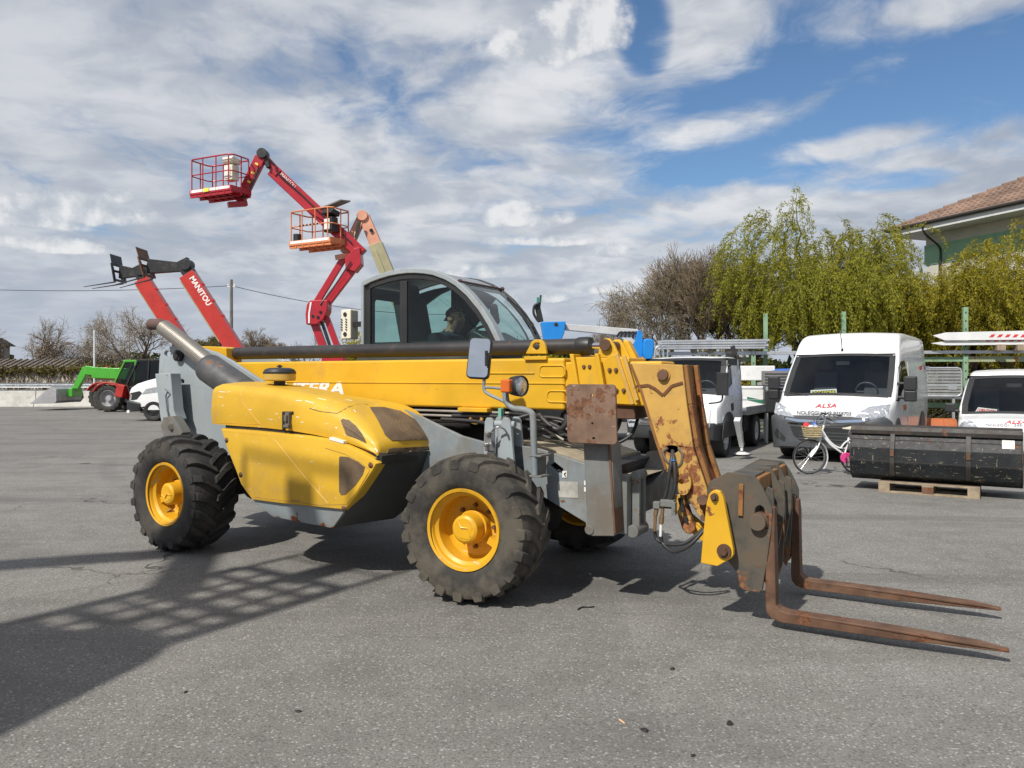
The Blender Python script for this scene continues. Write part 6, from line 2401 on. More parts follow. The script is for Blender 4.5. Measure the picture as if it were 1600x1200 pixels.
ul = MB()
ul.bar(at(538, 402, D1 + 1), at(494, 474, D1 + 1), .14, .20, up=(1, 0, .6))
ul.build('upper_link', 'redlift', rl_, bevel=.015)
ul = MB()
ul.bar(at(556, 414, D1 + 1.1), at(507, 478, D1 + 1.1), .20, .26, up=(1, 0, .6))
ul.build('upper_link', 'redlift', rl_, bevel=.02)
e2_ = MB()
plane_poly(e2_, [(484, 469), (512, 468), (511, 486), (505, 499), (495, 507), (478, 507), (477, 490), (479, 476)], D1 + .75, .6)
e2o = e2_.build('middle_joint', 'redlift', rl_, bevel=.03)
e3_ = MB()
plane_poly(e3_, [(484.5, 472), (487, 472), (484, 490), (484, 505), (481.5, 505), (481.5, 490)], D1 + .735, .02)
e3_.build('white_stripe', 'whiteprint', e2o)
for q in ((489, 494), (501, 488), (497, 496)):
    MB().cyl(at(*q, D1 + .76), at(*q, D1 + .73), .05, .05, 12).build('joint_pin', 'black', e2o)
for (a, b, w_, m_) in (((492, 506), (512, 560), .24, 'redlift'), ((503, 503), (522, 560), .08, 'black'), ((510, 495), (534, 560), .18, 'redlift')):
    MB().bar(at(*a, D1 + 1), at(*b, D1 + 1), .16, w_, up=(1, 0, .5)).build('lower_link', m_, rl_, bevel=.015)
bb_ = at(528, 588, D1 + 1.2)
lift_base(rl_, bb_.x + .3, bb_.y, R(20), 'redlift')
MB().box((bb_.x - .1, bb_.y, 1.75), (.7, .6, .9)).build('mast_foot', 'redlift', rl_, bevel=.03)

hz_ = MB()
hz_.tube(smooth_path([at(404, 262, D1 + .7), at(396, 284, D1 + .7), at(388, 300, D1 + .7), at(378, 310, D1 + .7)], 5), .03, 6)
hz_.tube(smooth_path([at(413, 243, D1 + .8), at(430, 258, D1 + .85), at(434, 270, D1 + .85), at(470, 303, D1 + .9), at(510, 342, D1 + .9), at(550, 380, D1 + .9)], 5), .022, 6)
hz_.tube(smooth_path([at(548, 408, D1 + .8), at(530, 436, D1 + .8), at(512, 462, D1 + .8), at(500, 476, D1 + .72)], 5), .022, 6)
hz_.build('hose', 'hose', rl_)
for px_, py_ in ((401, 256), (395, 270), (389, 284)):
    MB().box(at(px_, py_, D1 + .73), (.10, .012, .06), (0, R(30), 0)).build('sticker', 'yellowprint', rl_)
# faded orange lift
D2 = 23.4
ol = thing('boom_lift', 'faded orange boom lift with dark control box in its basket, beige lower boom', 'boom lift')
N = at(516, 377, D2)
b2 = basket(ol, N, Vector((-1.50, .86, 0)), Vector((.46, .80, 0)), 'orange', 1.06, 'plastic')
q = N + Vector((-1.50, .86, 0)) * .90 + Vector((.46, .80, 0)) * .2
MB().cyl(q, q + Vector((0, 0, .38)), .13, .13, 14).build('bin', 'plastic', b2)
bs_ = MB()
for k in range(6):
    p = N + Vector((-1.5, .86, 0)) * (.30 + .085 * k) + Vector((0, -.03, .585))
    bs_.box(p, (.055, .02, .05), (0, R(30), math.atan2(.86, -1.5)))
bs_.build('hazard_dashes', 'blackprint', b2)
lid = MB()
q = N + Vector((-.1, .5, 1.22))
lid.box(q + Vector((.05, .1, 0)), (1.0, .5, .04), (R(8), R(-12), R(-28)))
lid.build('console_lid', surf('grey lid', (.16, .16, .15), .6), b2)
j2 = MB()
K = at(566, 339, D2 + 1)
j2.bar(at(539, 396, D2 + .8), K, .20, .30, up=(1, 0, .4), h1=.26)
j2.bar(at(528, 402, D2 + .5), at(548, 398, D2 + .9), .3, .16)
j2.build('jib', 'salmon', ol, bevel=.02)
j2 = MB()
j2.bar(at(556, 372, D2 + .66), at(562, 346, D2 + .66), .05, .10, up=(1, 0, 0))
j2.build('jib_cylinder', 'black', ol)
k2 = MB()
k2.cyl(K + Vector((.03, -.2, .02)), K + Vector((.03, .2, .02)), .17, .17, 18)
k2.build('knuckle', 'salmon', ol, bevel=.01)
m2_ = MB()
m2_.bar(at(569, 338, D2 + 1), at(590, 388, D2 + 1), .26, .34, up=(1, 0, .4), h1=.38)
m2_.build('inner_boom', 'salmon', ol, bevel=.025)
MB().cyl(at(580, 360, D2 + .83), at(580, 360, D2 + .80), .06, .06, 12).build('boom_hole', 'black', ol)
m2_ = MB()
m2_.bar(at(587, 382, D2 + 1), at(660, 560, D2 + 1), .34, .44, up=(1, 0, .4))
m2_.bar(at(585, 390, D2 + .80), at(600, 426, D2 + .80), .02, .10, up=(1, 0, .4))
m2_.build('main_boom', 'olive', ol, bevel=.02)
c2_ = at(672, 600, D2 + 1.1)
lift_base(ol, c2_.x, c2_.y, R(10), 'orange')

# blue lift behind the cab
D3 = 19.0
bl = thing('boom_lift', 'blue boom lift with light grey arm parked behind the yellow telehandler cab', 'boom lift')
x_ = MB()
plane_poly(x_, [(845, 503), (884, 502), (882, 520), (877, 532), (850, 532)], D3, .55)
x_ = x_.build('basket', 'blue', bl, bevel=.02)
MB().cyl(at(869, 507, D3 - .01), at(869, 507, D3 + .03), .05, .05, 12).build('basket_hole', 'under', x_)
ar2 = MB()
ar2.bar(at(883, 511, D3 + .3), at(996, 521, D3 + .3), .22, .16, up=(0, 0, 1), h1=.20)
ar2.bar(at(960, 518, D3 + .3), at(990, 536, D3 + .3), .20, .14, up=(0, 0, 1))
ar2.build('boom_arm', 'liftgrey', bl, bevel=.015)
b3 = MB()
plane_poly(b3, [(985, 560), (996, 518), (999, 515), (1004, 520), (1004, 562)], D3 + .1, .05)
plane_poly(b3, [(985, 560), (996, 518), (999, 515), (1004, 520), (1004, 562)], D3 + .5, .05)
plane_poly(b3, [(997, 520), (1003, 520), (1003, 562), (988, 562)], D3 + .15, .35)
b3.build('boom_bracket', 'blue', bl, bevel=.01)
b4 = MB()
plane_poly(b4, chaikin([(1005, 531), (1010, 529), (1020, 529), (1023, 535), (1021, 562), (1005, 562)], 1), D3 - .05, .7)
b4.build('motor_cover', 'blue', bl, bevel=.04, seg=3)
h3 = MB()
rh = random.Random(3)
for k in range(5):
    a = at(964 + 6 * k, 526, D3 + .2)
    h3.tube(smooth_path([a, a + Vector((.06, -.05, .10)), a + Vector((.16, 0, .10)), a + Vector((.22, .05, -.05)), a + Vector((.2, .05, -.25))], 4), .022, 6)
h3.build('hose', 'hose', bl)
a3 = MB()
a3.bar(at(845, 503, D3 + .2), at(839, 476, D3 + .2), .10, .14, up=(1, 0, 0))
a3.tube(smooth_path([at(841, 502, D3 + .1), at(834, 490, D3 + .1), at(835, 478, D3 + .1), at(842, 474, D3 + .1)], 5), .035, 7)
a3.bar(at(843, 480, D3 + .2), at(845, 461, D3 + .2), .04, .05, up=(1, 0, 0))
a3.build('control_arm', 'black', bl, bevel=.01)
MB().box(at(841.5, 469, D3 + .2), (.09, .12, .14)).build('control_box', surf('dark teal box', (.06, .20, .16), .5), bl, bevel=.01)
c3_ = at(985, 588, D3 + .5)
lift_base(bl, c3_.x, c3_.y + .2, R(0), 'blue')
MB().box((c3_.x + .2, c3_.y, 1.75), (.5, .5, .8)).build('mast', 'blue', bl, bevel=.03)
rl3 = MB()
p = at(1026, 545, 18.6)
rl3.tube(smooth_path([at(1023, 565, 18.6), at(1024, 546, 18.6), at(1030, 541, 18.6), at(1036, 545, 18.6), at(1036, 565, 18.6)], 4), .022, 8)
rl3.tube(smooth_path([at(1043, 565, 18.9), at(1043, 546, 18.9), at(1040, 541, 18.9), at(1030, 542, 18.9)], 4), .018, 8)
rl3.build('guard_rail', 'alu', bl)
# ================================================================== yard clutter at the right
BU = Frame((4.85, 10.95), R(-32.5))
bkt = thing('loader_bucket', 'wide scratched black loader bucket resting on a wooden pallet', 'bucket', (*BU.o, .145), BU.a)
LB = 2.02
prof = [(.0, .735), (-.03, .69), (-.125, .47), (-.128, .462), (-.148, .27), (-.147, .262), (-.085, .09), (-.078, .083), (.10, .0), (.72, .0)]
def shell(p, t=.022):
    q = []
    for i in range(len(p)):
        a, b = p[max(i - 1, 0)], p[min(i + 1, len(p) - 1)]
        tx, tz = b[0] - a[0], b[1] - a[1]
        l = math.hypot(tx, tz)
        q.append((p[i][0] - tz / l * t, p[i][1] + tx / l * t))
    return p + q[::-1]
MB().prism(shell(prof), 0, LB, axis='x').build('bucket_shell', 'bigbucket', bkt, bevel=.004, ang=8)
MB().prism(shell([(-.055, .655), (-.062, .70), (-.045, .735), (-.0, .755), (.06, .745)], .03), -.005, LB + .005, axis='x').build('top_rim', 'bucketrim', bkt, bevel=.004)
rim_scuff = None
for xx in (.0, LB):
    MB().prism(prof + [(.74, .03), (.20, .66), (.06, .74)], xx - .014, xx + .014, axis='x').build('side_plate', 'bucketrim', bkt, bevel=.004)
for xx in (.53, 1.43):
    rp_ = [(y - .045, z) for y, z in prof[:8]] + [(y + .004, z) for y, z in prof[:8]][::-1]
    rb_ = MB().prism(rp_, xx - .03, xx + .03, axis='x').build('rib', 'bucketrim', bkt, bevel=.004)
    MB().box((xx, -.185, .40), (.05, .03, .08)).build('rib_lug', 'boltm', rb_, bevel=.004)
for z in (.575, .285):
    y = -.080 if z > .5 else -.147
    MB().box((LB / 2, y, z), (LB, .008, .012)).build('plate_joint', 'bucketrim', bkt)
MB().box((1.87, -.086, .575), (.135, .004, .115), (R(-23), 0, 0)).build('paper_label', 'card', bkt)

pal = thing('pallet', 'weathered wooden pallet under the black bucket', 'pallet', BU.w((.36, -.17, 0)), BU.a)
for y in (.05, .40, .75):
    for x in (.07, .60, 1.13):
        MB().box((x, y, .066), (.14, .10, .088)).build('block', 'boltm' if (y < .1 and x == .60) else 'wood', pal, bevel=.004)
    MB().box((.60, y, .012), (1.2, .10, .022)).build('bottom_board', 'wood', pal, bevel=.002)
for x in (.07, .60, 1.13):
    MB().box((x, .40, .121), (.14, .8, .020)).build('cross_board', 'wood', pal, bevel=.002)
for i in range(5):
    MB().box((.60, .06 + .17 * i, .142), (1.2, .12, .020)).build('deck_board', 'wood', pal, bevel=.002)

# bicycle ----------------------------------------------------------
BC = Frame((4.86, 12.55), R(4))
bi = thing('bicycle', "small white bicycle with straw front basket and pink chain guard", 'bicycle', (*BC.o, 0), BC.a)
# x runs from the front wheel to the rear wheel
RW = .285
def bike_wheel(x):
    w = MB()
    w.lathe([(RW - .022, -.014), (RW - .006, -.016), (RW, 0), (RW - .006, .016), (RW - .022, .014), (RW - .022, -.014)], axis=(0, 1, 0), n=40)
    o = w.build('wheel', 'rubber_car', bi, loc=(x, 0, RW))
    r_ = MB()
    r_.lathe([(RW - .040, -.010), (RW - .020, -.013), (RW - .020, .013), (RW - .040, .010), (RW - .040, -.010)], axis=(0, 1, 0), n=40)
    r_.build('rim', 'steel', o)
    s_ = MB()
    for i in range(20):
        a = 2 * math.pi * i / 20
        b = a + (.5 if i % 2 else -.5)
        s_.tube([(.02 * math.cos(b), .018 * (1 if i % 4 < 2 else -1), .02 * math.sin(b)), ((RW - .035) * math.cos(a), 0, (RW - .035) * math.sin(a))], .0022, 4)
    s_.cyl((0, -.04, 0), (0, .04, 0), .018, .018, 10)
    s_.build('spokes', 'steel', o)
    return o
bike_wheel(0)
bike_wheel(.80)
fr = MB()
def tb2(pts, r):
    fr.tube(smooth_path([(p[0], p[2] if len(p) > 2 else 0, p[1]) for p in pts], 5), r, 8)
hd_t, hd_b = (.235, .79), (.185, .62)
tb2([(.20, .67), (.36, .48), (.56, .335), (.585, .27)], .017)
tb2([(.215, .72), (.33, .55), (.47, .44), (.62, .42)], .015)
tb2([(.575, .25), (.63, .45), (.665, .60)], .015)
for s in (-1, 1):
    tb2([(.58, .26, .03 * s), (.80, .285, .05 * s)], .010)
    tb2([(.65, .53, .03 * s), (.72, .42, .05 * s), (.80, .285, .055 * s)], .009)
    tb2([(.19, .64, .03 * s), (.12, .44, .045 * s), (0, .285, .05 * s)], .013)
tb2([(.185, .62), (.245, .80)], .018)
fr.build('frame', 'white', bi, ang=60)
mg = MB()
for x0, a0, a1 in ((0, -40, 105), (.80, 10, 150)):
    for k in range(12):
        t, t2 = R(a0 + (a1 - a0) * k / 12), R(a0 + (a1 - a0) * (k + 1) / 12)
        mg.bar((x0 + .305 * math.cos(t), 0, RW + .305 * math.sin(t)), (x0 + .305 * math.cos(t2), 0, RW + .305 * math.sin(t2)), .004, .045, up=(0, 1, 0))
mg.build('mudguard', 'white', bi)
hb = MB()
hb.tube([(.245, 0, .80), (.27, 0, .90)], .012, 8)
hb.tube(smooth_path([(.40, -.26, .97), (.30, -.22, .99), (.25, -.10, .95), (.25, 0, .91), (.25, .10, .95), (.30, .22, .99), (.40, .26, .97)], 5), .012, 8)
hbo = hb.build('handlebar', 'chrome', bi, ang=60)
gr = MB()
for s in (-1, 1):
    gr.cyl((.31, s * .225, .988), (.41, s * .262, .968), .017, .017, 10)
    gr.tube([(.29, s * .2, .98), (.33, s * .22, .95), (.38, s * .245, .94)], .006, 5)
gr.build('grip', 'plastic', hbo)
cbl = MB()
cbl.tube(smooth_path([(.30, -.2, .97), (.16, -.12, 1.0), (.10, -.04, .86), (.18, 0, .70)], 5), .006, 5)
cbl.tube(smooth_path([(.30, .2, .97), (.12, .1, .96), (.13, .05, .80), (.2, 0, .66)], 5), .006, 5)
cbl.build('cable', 'hose', hbo)
sa_ = MB()
sa_.loft([[(.56, -.02, .755), (.56, .02, .755), (.56, .02, .735), (.56, -.02, .735)], [(.66, -.045, .765), (.66, .045, .765), (.66, .045, .725), (.66, -.045, .725)], [(.77, -.095, .785), (.77, .095, .785), (.77, .09, .73), (.77, -.09, .73)], [(.80, -.07, .78), (.80, .07, .78), (.80, .06, .74), (.80, -.06, .74)]])
sa_.build('saddle', surf('cream saddle', (.62, .58, .44), .5), bi, bevel=.015, seg=3)
MB().cyl((.66, 0, .59), (.69, 0, .74), .013, .013, 10).build('seat_post', 'chrome', bi)
cg = MB()
cg.prism(circ((.585, .27), .085, 18), -.055, -.035)
cg.prism([(.585, .355), (.80, .33), (.83, .285), (.80, .235), (.585, .185)], -.055, -.038)
cg.build('chain_guard', 'pinkplastic', bi, bevel=.01)
pe = MB()
pe.bar((.585, -.06, .27), (.60, -.07, .14), .02, .012, up=(0, 1, 0))
pe.box((.60, -.12, .13), (.08, .09, .025))
pe.bar((.585, .06, .27), (.57, .07, .40), .02, .012, up=(0, 1, 0))
pe.box((.57, .12, .41), (.08, .09, .025))
pe.build('pedal', 'plastic', bi)
MB().tube([(.62, -.06, .28), (.66, -.14, .02)], .009, 6).build('kickstand', 'steel', bi)
ba = MB()
def ringb(z, w, d):
    return [(.045 - d, -w, z), (.045 + d, -w, z), (.045 + d, w, z), (.045 - d, w, z)]
ba.loft([ringb(.60, .105, .085), ringb(.78, .13, .115)], caps=False)
ba.loft([ringb(.60, .105, .085), ringb(.605, .10, .08)])
for z in (.62, .65, .68, .71, .74, .775):
    k = (z - .6) / .18
    p = ringb(z, .107 + .026 * k, .087 + .031 * k)
    ba.tube([*p, p[0]], .008, 5)
bao = ba.build('basket', 'wicker', bi)
rg_ = random.Random(2)
for nm, m_, c in (('cloth', 'card', (.03, .0, .76)), ('cloth', 'redprint', (-.03, .05, .80)), ('cloth', 'bluetarp', (.10, .03, .80)), ('cloth', 'alu', (.08, -.05, .77))):
    b_ = MB()
    b_.loft([[(c[0] + r * math.cos(t) * rg_.uniform(.8, 1.2), c[1] + r * math.sin(t) * rg_.uniform(.8, 1.2), c[2] + z) for t in [k * math.pi / 4 for k in range(8)]] for r, z in ((.03, -.05), (.055, -.02), (.05, .02), (.02, .045))])
    b_.build(nm, m_, bi)

# racks ------------------------------------------------------------
RK = Frame((4.0, 22.2), R(-13))
def on_rack(px, py, yl=0.0):
    x, z = RK.y(px, py, yl)
    return Vector((x, yl, z))
rk = thing('storage_rack', 'pale green steel rack with galvanised rails running behind the white vans', 'rack', (*RK.o, 0), RK.a)
for px_, py_, y in ((1040, 535, -.2), (1177, 545, -.2), (1196, 490, .5), (1318, 487, .5), (1508, 480, -.05), (1640, 480, -.05)):
    p = on_rack(px_, py_, y)
    po = MB()
    po.box((p.x - .048, y, p.z / 2), (.02, .12, p.z))
    po.box((p.x + .048, y, p.z / 2), (.02, .12, p.z))
    po.box((p.x, y + .045, p.z / 2), (.096, .02, p.z))
    po.box((p.x, y - .05, p.z / 2), (.078, .012, p.z))
    po.build('rack_post', 'rackgreen', rk)
    if y < .3:
        ho = MB()
        for i in range(int(p.z / .22)):
            ho.box((p.x, y - .057, .2 + .22 * i), (.03, .004, .05))
        ho.build('post_slot', 'under', rk)
def beam(px0, px1, py, mat, h, y=-.05, nm='rack_beam', d=.08):
    a, b = on_rack(px0, py, y), on_rack(px1, py, y)
    z = (a.z + b.z) / 2
    return MB().box(((a.x + b.x) / 2, y, z), (b.x - a.x, d, h)).build(nm, mat, rk, bevel=.006)
beam(1024, 1210, 552, 'alu', .10, -.22)
beam(1190, 1420, 551, 'alu', .10, -.13)
beam(1424, 1640, 550, 'alu', .085, -.13)
beam(1020, 1180, 562, 'rackrust', .13, .0)
beam(1430, 1510, 561.5, 'rackgreen', .13, .0)
beam(1511, 1640, 561, 'rackrust', .15, .0)
beam(1440, 1515, 621.5, 'alu', .08, -.13)
beam(1440, 1508, 633, 'rackgreen', .14, .0)
beam(1180, 1330, 600, 'alu', .08, -.10)
# bundle of galvanised posts
x0, x1 = on_rack(1031, 540, -.2).x, on_rack(1198, 540, -.2).x
zt = on_rack(1110, 546, -.2).z
gpo = thing('post_bundle', 'bundle of galvanised posts lying on top of the rack above the truck', 'metal posts', RK.w(((x0 + x1) / 2, -.15, zt)), RK.a)
ln_ = x1 - x0
for r_ in range(4):
    for c in range(5):
        m_ = MB()
        m_.box((.03 * ((r_ * 3 + c * 7) % 5 - 2), -.22 + .11 * c + .02 * (r_ % 2), .035 + .068 * r_), (ln_, .085, .055))
        if c == 0:
            for i in range(46):
                m_.box((-ln_ / 2 + .1 + i * (ln_ - .2) / 45, -.268 + .02 * (r_ % 2), .035 + .068 * r_), (.02, .006, .022))
        m_.build('post', 'alu', gpo)
x0b = on_rack(1085, 550, -.2).x
for k, px_ in enumerate((1085, 1110, 1138)):
    q = on_rack(px_, 549, -.2)
    w_ = thing('wood_block', ('left', 'middle', 'right')[k] + ' one of three timber blocks under the bundle of galvanised posts', 'timber block', RK.w((q.x, -.05, zt - .105)), RK.a, 'timber blocks under the posts')
    MB().box((0, 0, .05), (.16, .5, .10)).build('timber', 'wood', w_, bevel=.005)
# barrier boards with red stripes
yq = -.4
for k, (tipx, ytop, ybot, px_l) in enumerate(((1457, 520.5, 532, 1476), (1455, 533, 539.5, 1474))):
    tipz = on_rack(tipx, (ytop + ybot) / 2 + (-2 if k == 0 else 0), yq)
    a = on_rack(px_l + 2, ytop - (1 if k == 0 else 0), yq)
    b = on_rack(px_l, ybot, yq)
    xr = on_rack(1700, 520, yq).x
    org = RK.w((0, 0, 0))
    bt_ = thing('barrier_board', ('upper', 'lower')[k] + ' white arrow-ended board with red dashes on the rack', 'barrier board', (*RK.o, 0), RK.a, 'white barrier boards on the rack')
    depth = .0 if k == 0 else .06
    MB().prism([(tipz.x, tipz.z), (a.x, a.z), (xr, a.z + (.04 if k == 0 else 0)), (xr, b.z), (b.x, b.z)], yq - .02 + depth, yq + .03 + depth).build('board', 'white_dirty', bt_, bevel=.004)
    st_ = None
    for i in range(8):
        q = on_rack(1549 + 12.1 * i - 4 * k, 526 if k == 0 else 533.5, yq)
        h_ = .075 if k == 0 else .045
        MB().prism([(q.x - .06, q.z - h_ / 2 + (.02 if k == 0 else .02)), (q.x + .03, q.z - h_ / 2 + .02), (q.x + .09, q.z + h_ / 2 + .02), (q.x, q.z + h_ / 2 + .02)], yq - .0235 + depth, yq - .018 + depth).build('red_dash', 'redprint', bt_)
for k, px_ in enumerate((1564, 1596)):
    q = on_rack(px_, 543, -.4)
    bl_ = thing('wood_block', ('left', 'right')[k] + ' one of two timber blocks under the white barrier boards', 'timber block', RK.w((q.x, -.3, q.z - .09)), RK.a, 'timber blocks under the boards')
    MB().box((0, 0, .09), (.20, .3, .16)).build('timber', 'wood', bl_, bevel=.005)
# framed grey panel leaning on the rack
q = on_rack(1474, 597, -.5)
gp_ = thing('gate_panel', 'grey mesh panel in a rounded aluminium frame beside the large van', 'gate', (*RK.w((q.x - .35, -.5, 0))[:2], 0), RK.a)
z0_, z1_ = on_rack(1474, 619, -.5).z, on_rack(1474, 575, -.5).z
fm_ = MB()
rr_ = [Vector((x, 0, z)) for x, z in rrect(-.9, z0_, .78, z1_, .12, 5)]
fm_.tube(rr_ + [rr_[0], rr_[1]], .025, 8, caps=False)
fm_.build('frame', 'alu', gp_, ang=60)
for i in range(9):
    MB().box((-.06, .0, z0_ + .05 + (z1_ - z0_ - .08) * i / 8), (1.66, .02, .058), (R(8), 0, 0)).build('slat', 'alu_dark', gp_)
MB().box((-.06, -.016, z0_ + (z1_ - z0_) * .38), (1.62, .012, .05)).build('cross_rail', 'alu', gp_)
MB().box((.56, -.022, z0_ + (z1_ - z0_) * .34), (.20, .014, .16)).build('label_plate', 'alu', gp_)
for s in (-.7, .6):
    MB().box((s, .05, z0_ / 2), (.06, .06, z0_)).build('leg', 'alu', gp_)
q = at(1462, 660, 18.6)
dr = thing('drum', 'rust orange drum lying on the ground between the two white vans', 'drum', (q.x, q.y, 0), R(-20))
d_m = MB()
d_m.lathe([(0, -.42), (.28, -.42), (.29, -.40), (.285, -.15), (.295, -.14), (.285, -.13), (.285, .13), (.295, .14), (.285, .15), (.29, .40), (.28, .42), (0, .42)], (0, 0, .30), (1, 0, 0), 28)
d_m.build('shell', 'orangedrum', dr)
MB().box((0, .0, .05), (.7, .5, .1)).build('cradle', 'wood', dr)

# house ------------------------------------------------------------
HC = Vector((14.0, 28.5, 6.95))
HA = math.atan2(-.937, .35)
HS = Frame((HC.x, HC.y), HA)      # x along the visible eave towards the viewer, y (left) into the house
hs_ = thing('house', 'pale house with hipped terracotta roof and pale green band under the eaves', 'house', (HC.x, HC.y, 0), HA)
EL, ED, SLP = 13.0, 11.0, math.tan(R(26))
wl = MB()
wl.box((EL / 2, ED / 2, HC.z / 2 - .1), (EL - 1.7, ED - 1.7, HC.z - .2))
wl.build('wall', 'plaster', hs_)
gb_ = MB()
gb_.box((EL / 2, .838, HC.z - .95), (EL - 1.6, .03, .72))
gb_.build('green_band', 'greenwall', hs_)
sf = MB()
sf.box((EL / 2, ED / 2, HC.z - .17), (EL + .02, ED + .02, .05))
sf.build('soffit', 'soffit', hs_)
fa = MB()
fa.box((EL / 2, -.015, HC.z - .08), (EL, .03, .24))
fa.box((-.015, ED / 2, HC.z - .08), (.03, ED, .24))
fa.build('fascia', 'soffit', hs_)
gu = MB()
gu.tube([(-.1, -.09, HC.z + .04), (EL, -.09, HC.z + .04)], .065, 8)
gu.tube([(-.09, -.1, HC.z + .04), (-.09, ED, HC.z + .04)], .065, 8)
gu.build('gutter', 'gutter', hs_, ang=60)
dp = MB()
dp.tube(smooth_path([(1.5, -.09, HC.z), (1.5, .1, HC.z - .35), (1.5, .75, HC.z - .75), (1.5, .78, HC.z - 1.3)], 4), .036, 8)
dp.tube([(1.5, .78, HC.z - 1.2), (1.5, .78, .2)], .05, 8)
dp.build('downpipe', 'gutter', hs_, ang=60)
for xx in (6.2, 9.2):
    for zz in (1.2, 4.0):
        w_ = MB().box((xx, .838, zz + .75), (1.1, .04, 1.5)).build('window', 'soffit', hs_, bevel=.01)
        for dx2 in (-.25, .25):
            MB().box((xx + dx2, .80, zz + .75), (.44, .05, 1.36)).build('pane', 'screen', w_)
rd = MB()
ap = ED / 2
rd.add([(0, 0, HC.z), (EL, 0, HC.z), (EL, ED, HC.z), (0, ED, HC.z), (ap, ap, HC.z + ap * SLP), (EL - .5, ap, HC.z + ap * SLP)], [(0, 1, 5, 4), (0, 4, 3), (2, 3, 4, 5), (1, 2, 5)])
rd.build('roof_deck', 'tile', hs_)
# single tiles, row by row, on the two slopes in view
tl_ = MB()
tw, tl_len = .235, .36
sl_l = math.hypot(1, SLP)
rgt = random.Random(9)
def tile_strip(fx):
    rows = int(ap * sl_l / tl_len)
    for r_ in range(rows):
        d0 = r_ * tl_len / sl_l
        d1 = (r_ + 1.12) * tl_len / sl_l
        n_ = int((EL - d0) / tw)
        for c in range(n_):
            x = d0 + (c + .5) * tw
            if x > EL:
                break
            lift = .035 + rgt.uniform(-.006, .010)
            vs = []
            for dd_, up_ in ((d0 - .03, lift + .045), (d1, lift)):
                for k in range(5):
                    t = k / 4
                    vs.append(fx(x + (t - .5) * tw * .98 + rgt.uniform(-.003, .003), dd_, HC.z + dd_ * SLP + up_ + .06 * math.sin(math.pi * t)))
            fs = [(k, k + 1, k + 6, k + 5) for k in range(4)] + [(4, 3, 2, 1, 0)]
            tl_.add(vs, fs)
tile_strip(lambda x, d, z: (x, d, z))
tile_strip(lambda x, d, z: (d, x, z)) if False else None
tl_.build('roof_tile', 'tile', hs_, kind='stuff', ang=50)
rt = MB()
for i in range(20):
    a, b = i * .32, (i + 1.15) * .32
    rt.cyl((a - .02, a - .02, HC.z + a * SLP + .07), (b, b, HC.z + b * SLP + .04), .115, .095, 10)
rt.build('hip_tile', 'tile', hs_, kind='stuff', ang=50)

# ================================================================== trees
def quads(name, P, A, B, tone, mat, parent, kind=None):
    """many small leaf faces at once: centre P, half axes A (length) and B (width)"""
    n_ = len(P)
    V = np.empty((n_, 4, 3), np.float32)
    V[:, 0] = P - A
    V[:, 1] = P + B
    V[:, 2] = P + A
    V[:, 3] = P - B
    me = bpy.data.meshes.new(name)
    me.vertices.add(n_ * 4)
    me.vertices.foreach_set('co', V.ravel())
    me.loops.add(n_ * 4)
    me.loops.foreach_set('vertex_index', np.arange(n_ * 4, dtype=np.int32))
    me.polygons.add(n_)
    me.polygons.foreach_set('loop_start', np.arange(0, n_ * 4, 4, dtype=np.int32))
    me.update(calc_edges=True)
    at_ = me.attributes.new('tone', 'FLOAT', 'FACE')
    at_.data.foreach_set('value', np.asarray(tone, np.float32))
    me.materials.append(M[mat])
    o = bpy.data.objects.new(name, me)
    COL.objects.link(o)
    o.parent = parent
    if kind:
        o['kind'] = kind
    return o


def sticks(name, S, mat, parent, sides=4, kind=None):
    """many tapered twigs at once: rows of (p0, p1, r0, r1)"""
    n_ = len(S)
    P0 = np.array([s[0] for s in S], np.float32)
    P1 = np.array([s[1] for s in S], np.float32)
    r0 = np.array([s[2] for s in S], np.float32)[:, None, None]
    r1 = np.array([s[3] for s in S], np.float32)[:, None, None]
    d = P1 - P0
    d /= np.maximum(np.linalg.norm(d, axis=1, keepdims=True), 1e-6)
    ref = np.where(np.abs(d[:, 2:3]) > .9, np.array([[1, 0, 0]]), np.array([[0, 0, 1]]))
    a = np.cross(d, ref)
    a /= np.maximum(np.linalg.norm(a, axis=1, keepdims=True), 1e-6)
    b = np.cross(d, a)
    t = np.arange(sides) * 2 * np.pi / sides
    ring = a[:, None] * np.cos(t)[None, :, None] + b[:, None] * np.sin(t)[None, :, None]
    V = np.concatenate([P0[:, None] + ring * r0, P1[:, None] + ring * r1], 1)
    base = (np.arange(n_) * 2 * sides)[:, None, None]
    k = np.arange(sides)
    k2 = (k + 1) % sides
    Q = np.stack([k, k2, k2 + sides, k + sides], 1)[None] + base
    Q = Q.reshape(-1, 4).astype(np.int32)
    me = bpy.data.meshes.new(name)
    me.vertices.add(n_ * 2 * sides)
    me.vertices.foreach_set('co', V.astype(np.float32).ravel())
    me.loops.add(Q.size)
    me.loops.foreach_set('vertex_index', Q.ravel())
    me.polygons.add(len(Q))
    me.polygons.foreach_set('loop_start', np.arange(0, Q.size, 4, dtype=np.int32))
    me.polygons.foreach_set('use_smooth', np.ones(len(Q), bool))
    me.update(calc_edges=True)
    me.materials.append(M[mat])
    o = bpy.data.objects.new(name, me)
    COL.objects.link(o)
    o.parent = parent
    if kind:
        o['kind'] = kind
    return o


def rv(rg):
    v_ = Vector((rg.gauss(0, 1), rg.gauss(0, 1), rg.gauss(0, 1)))
    return v_.normalized()


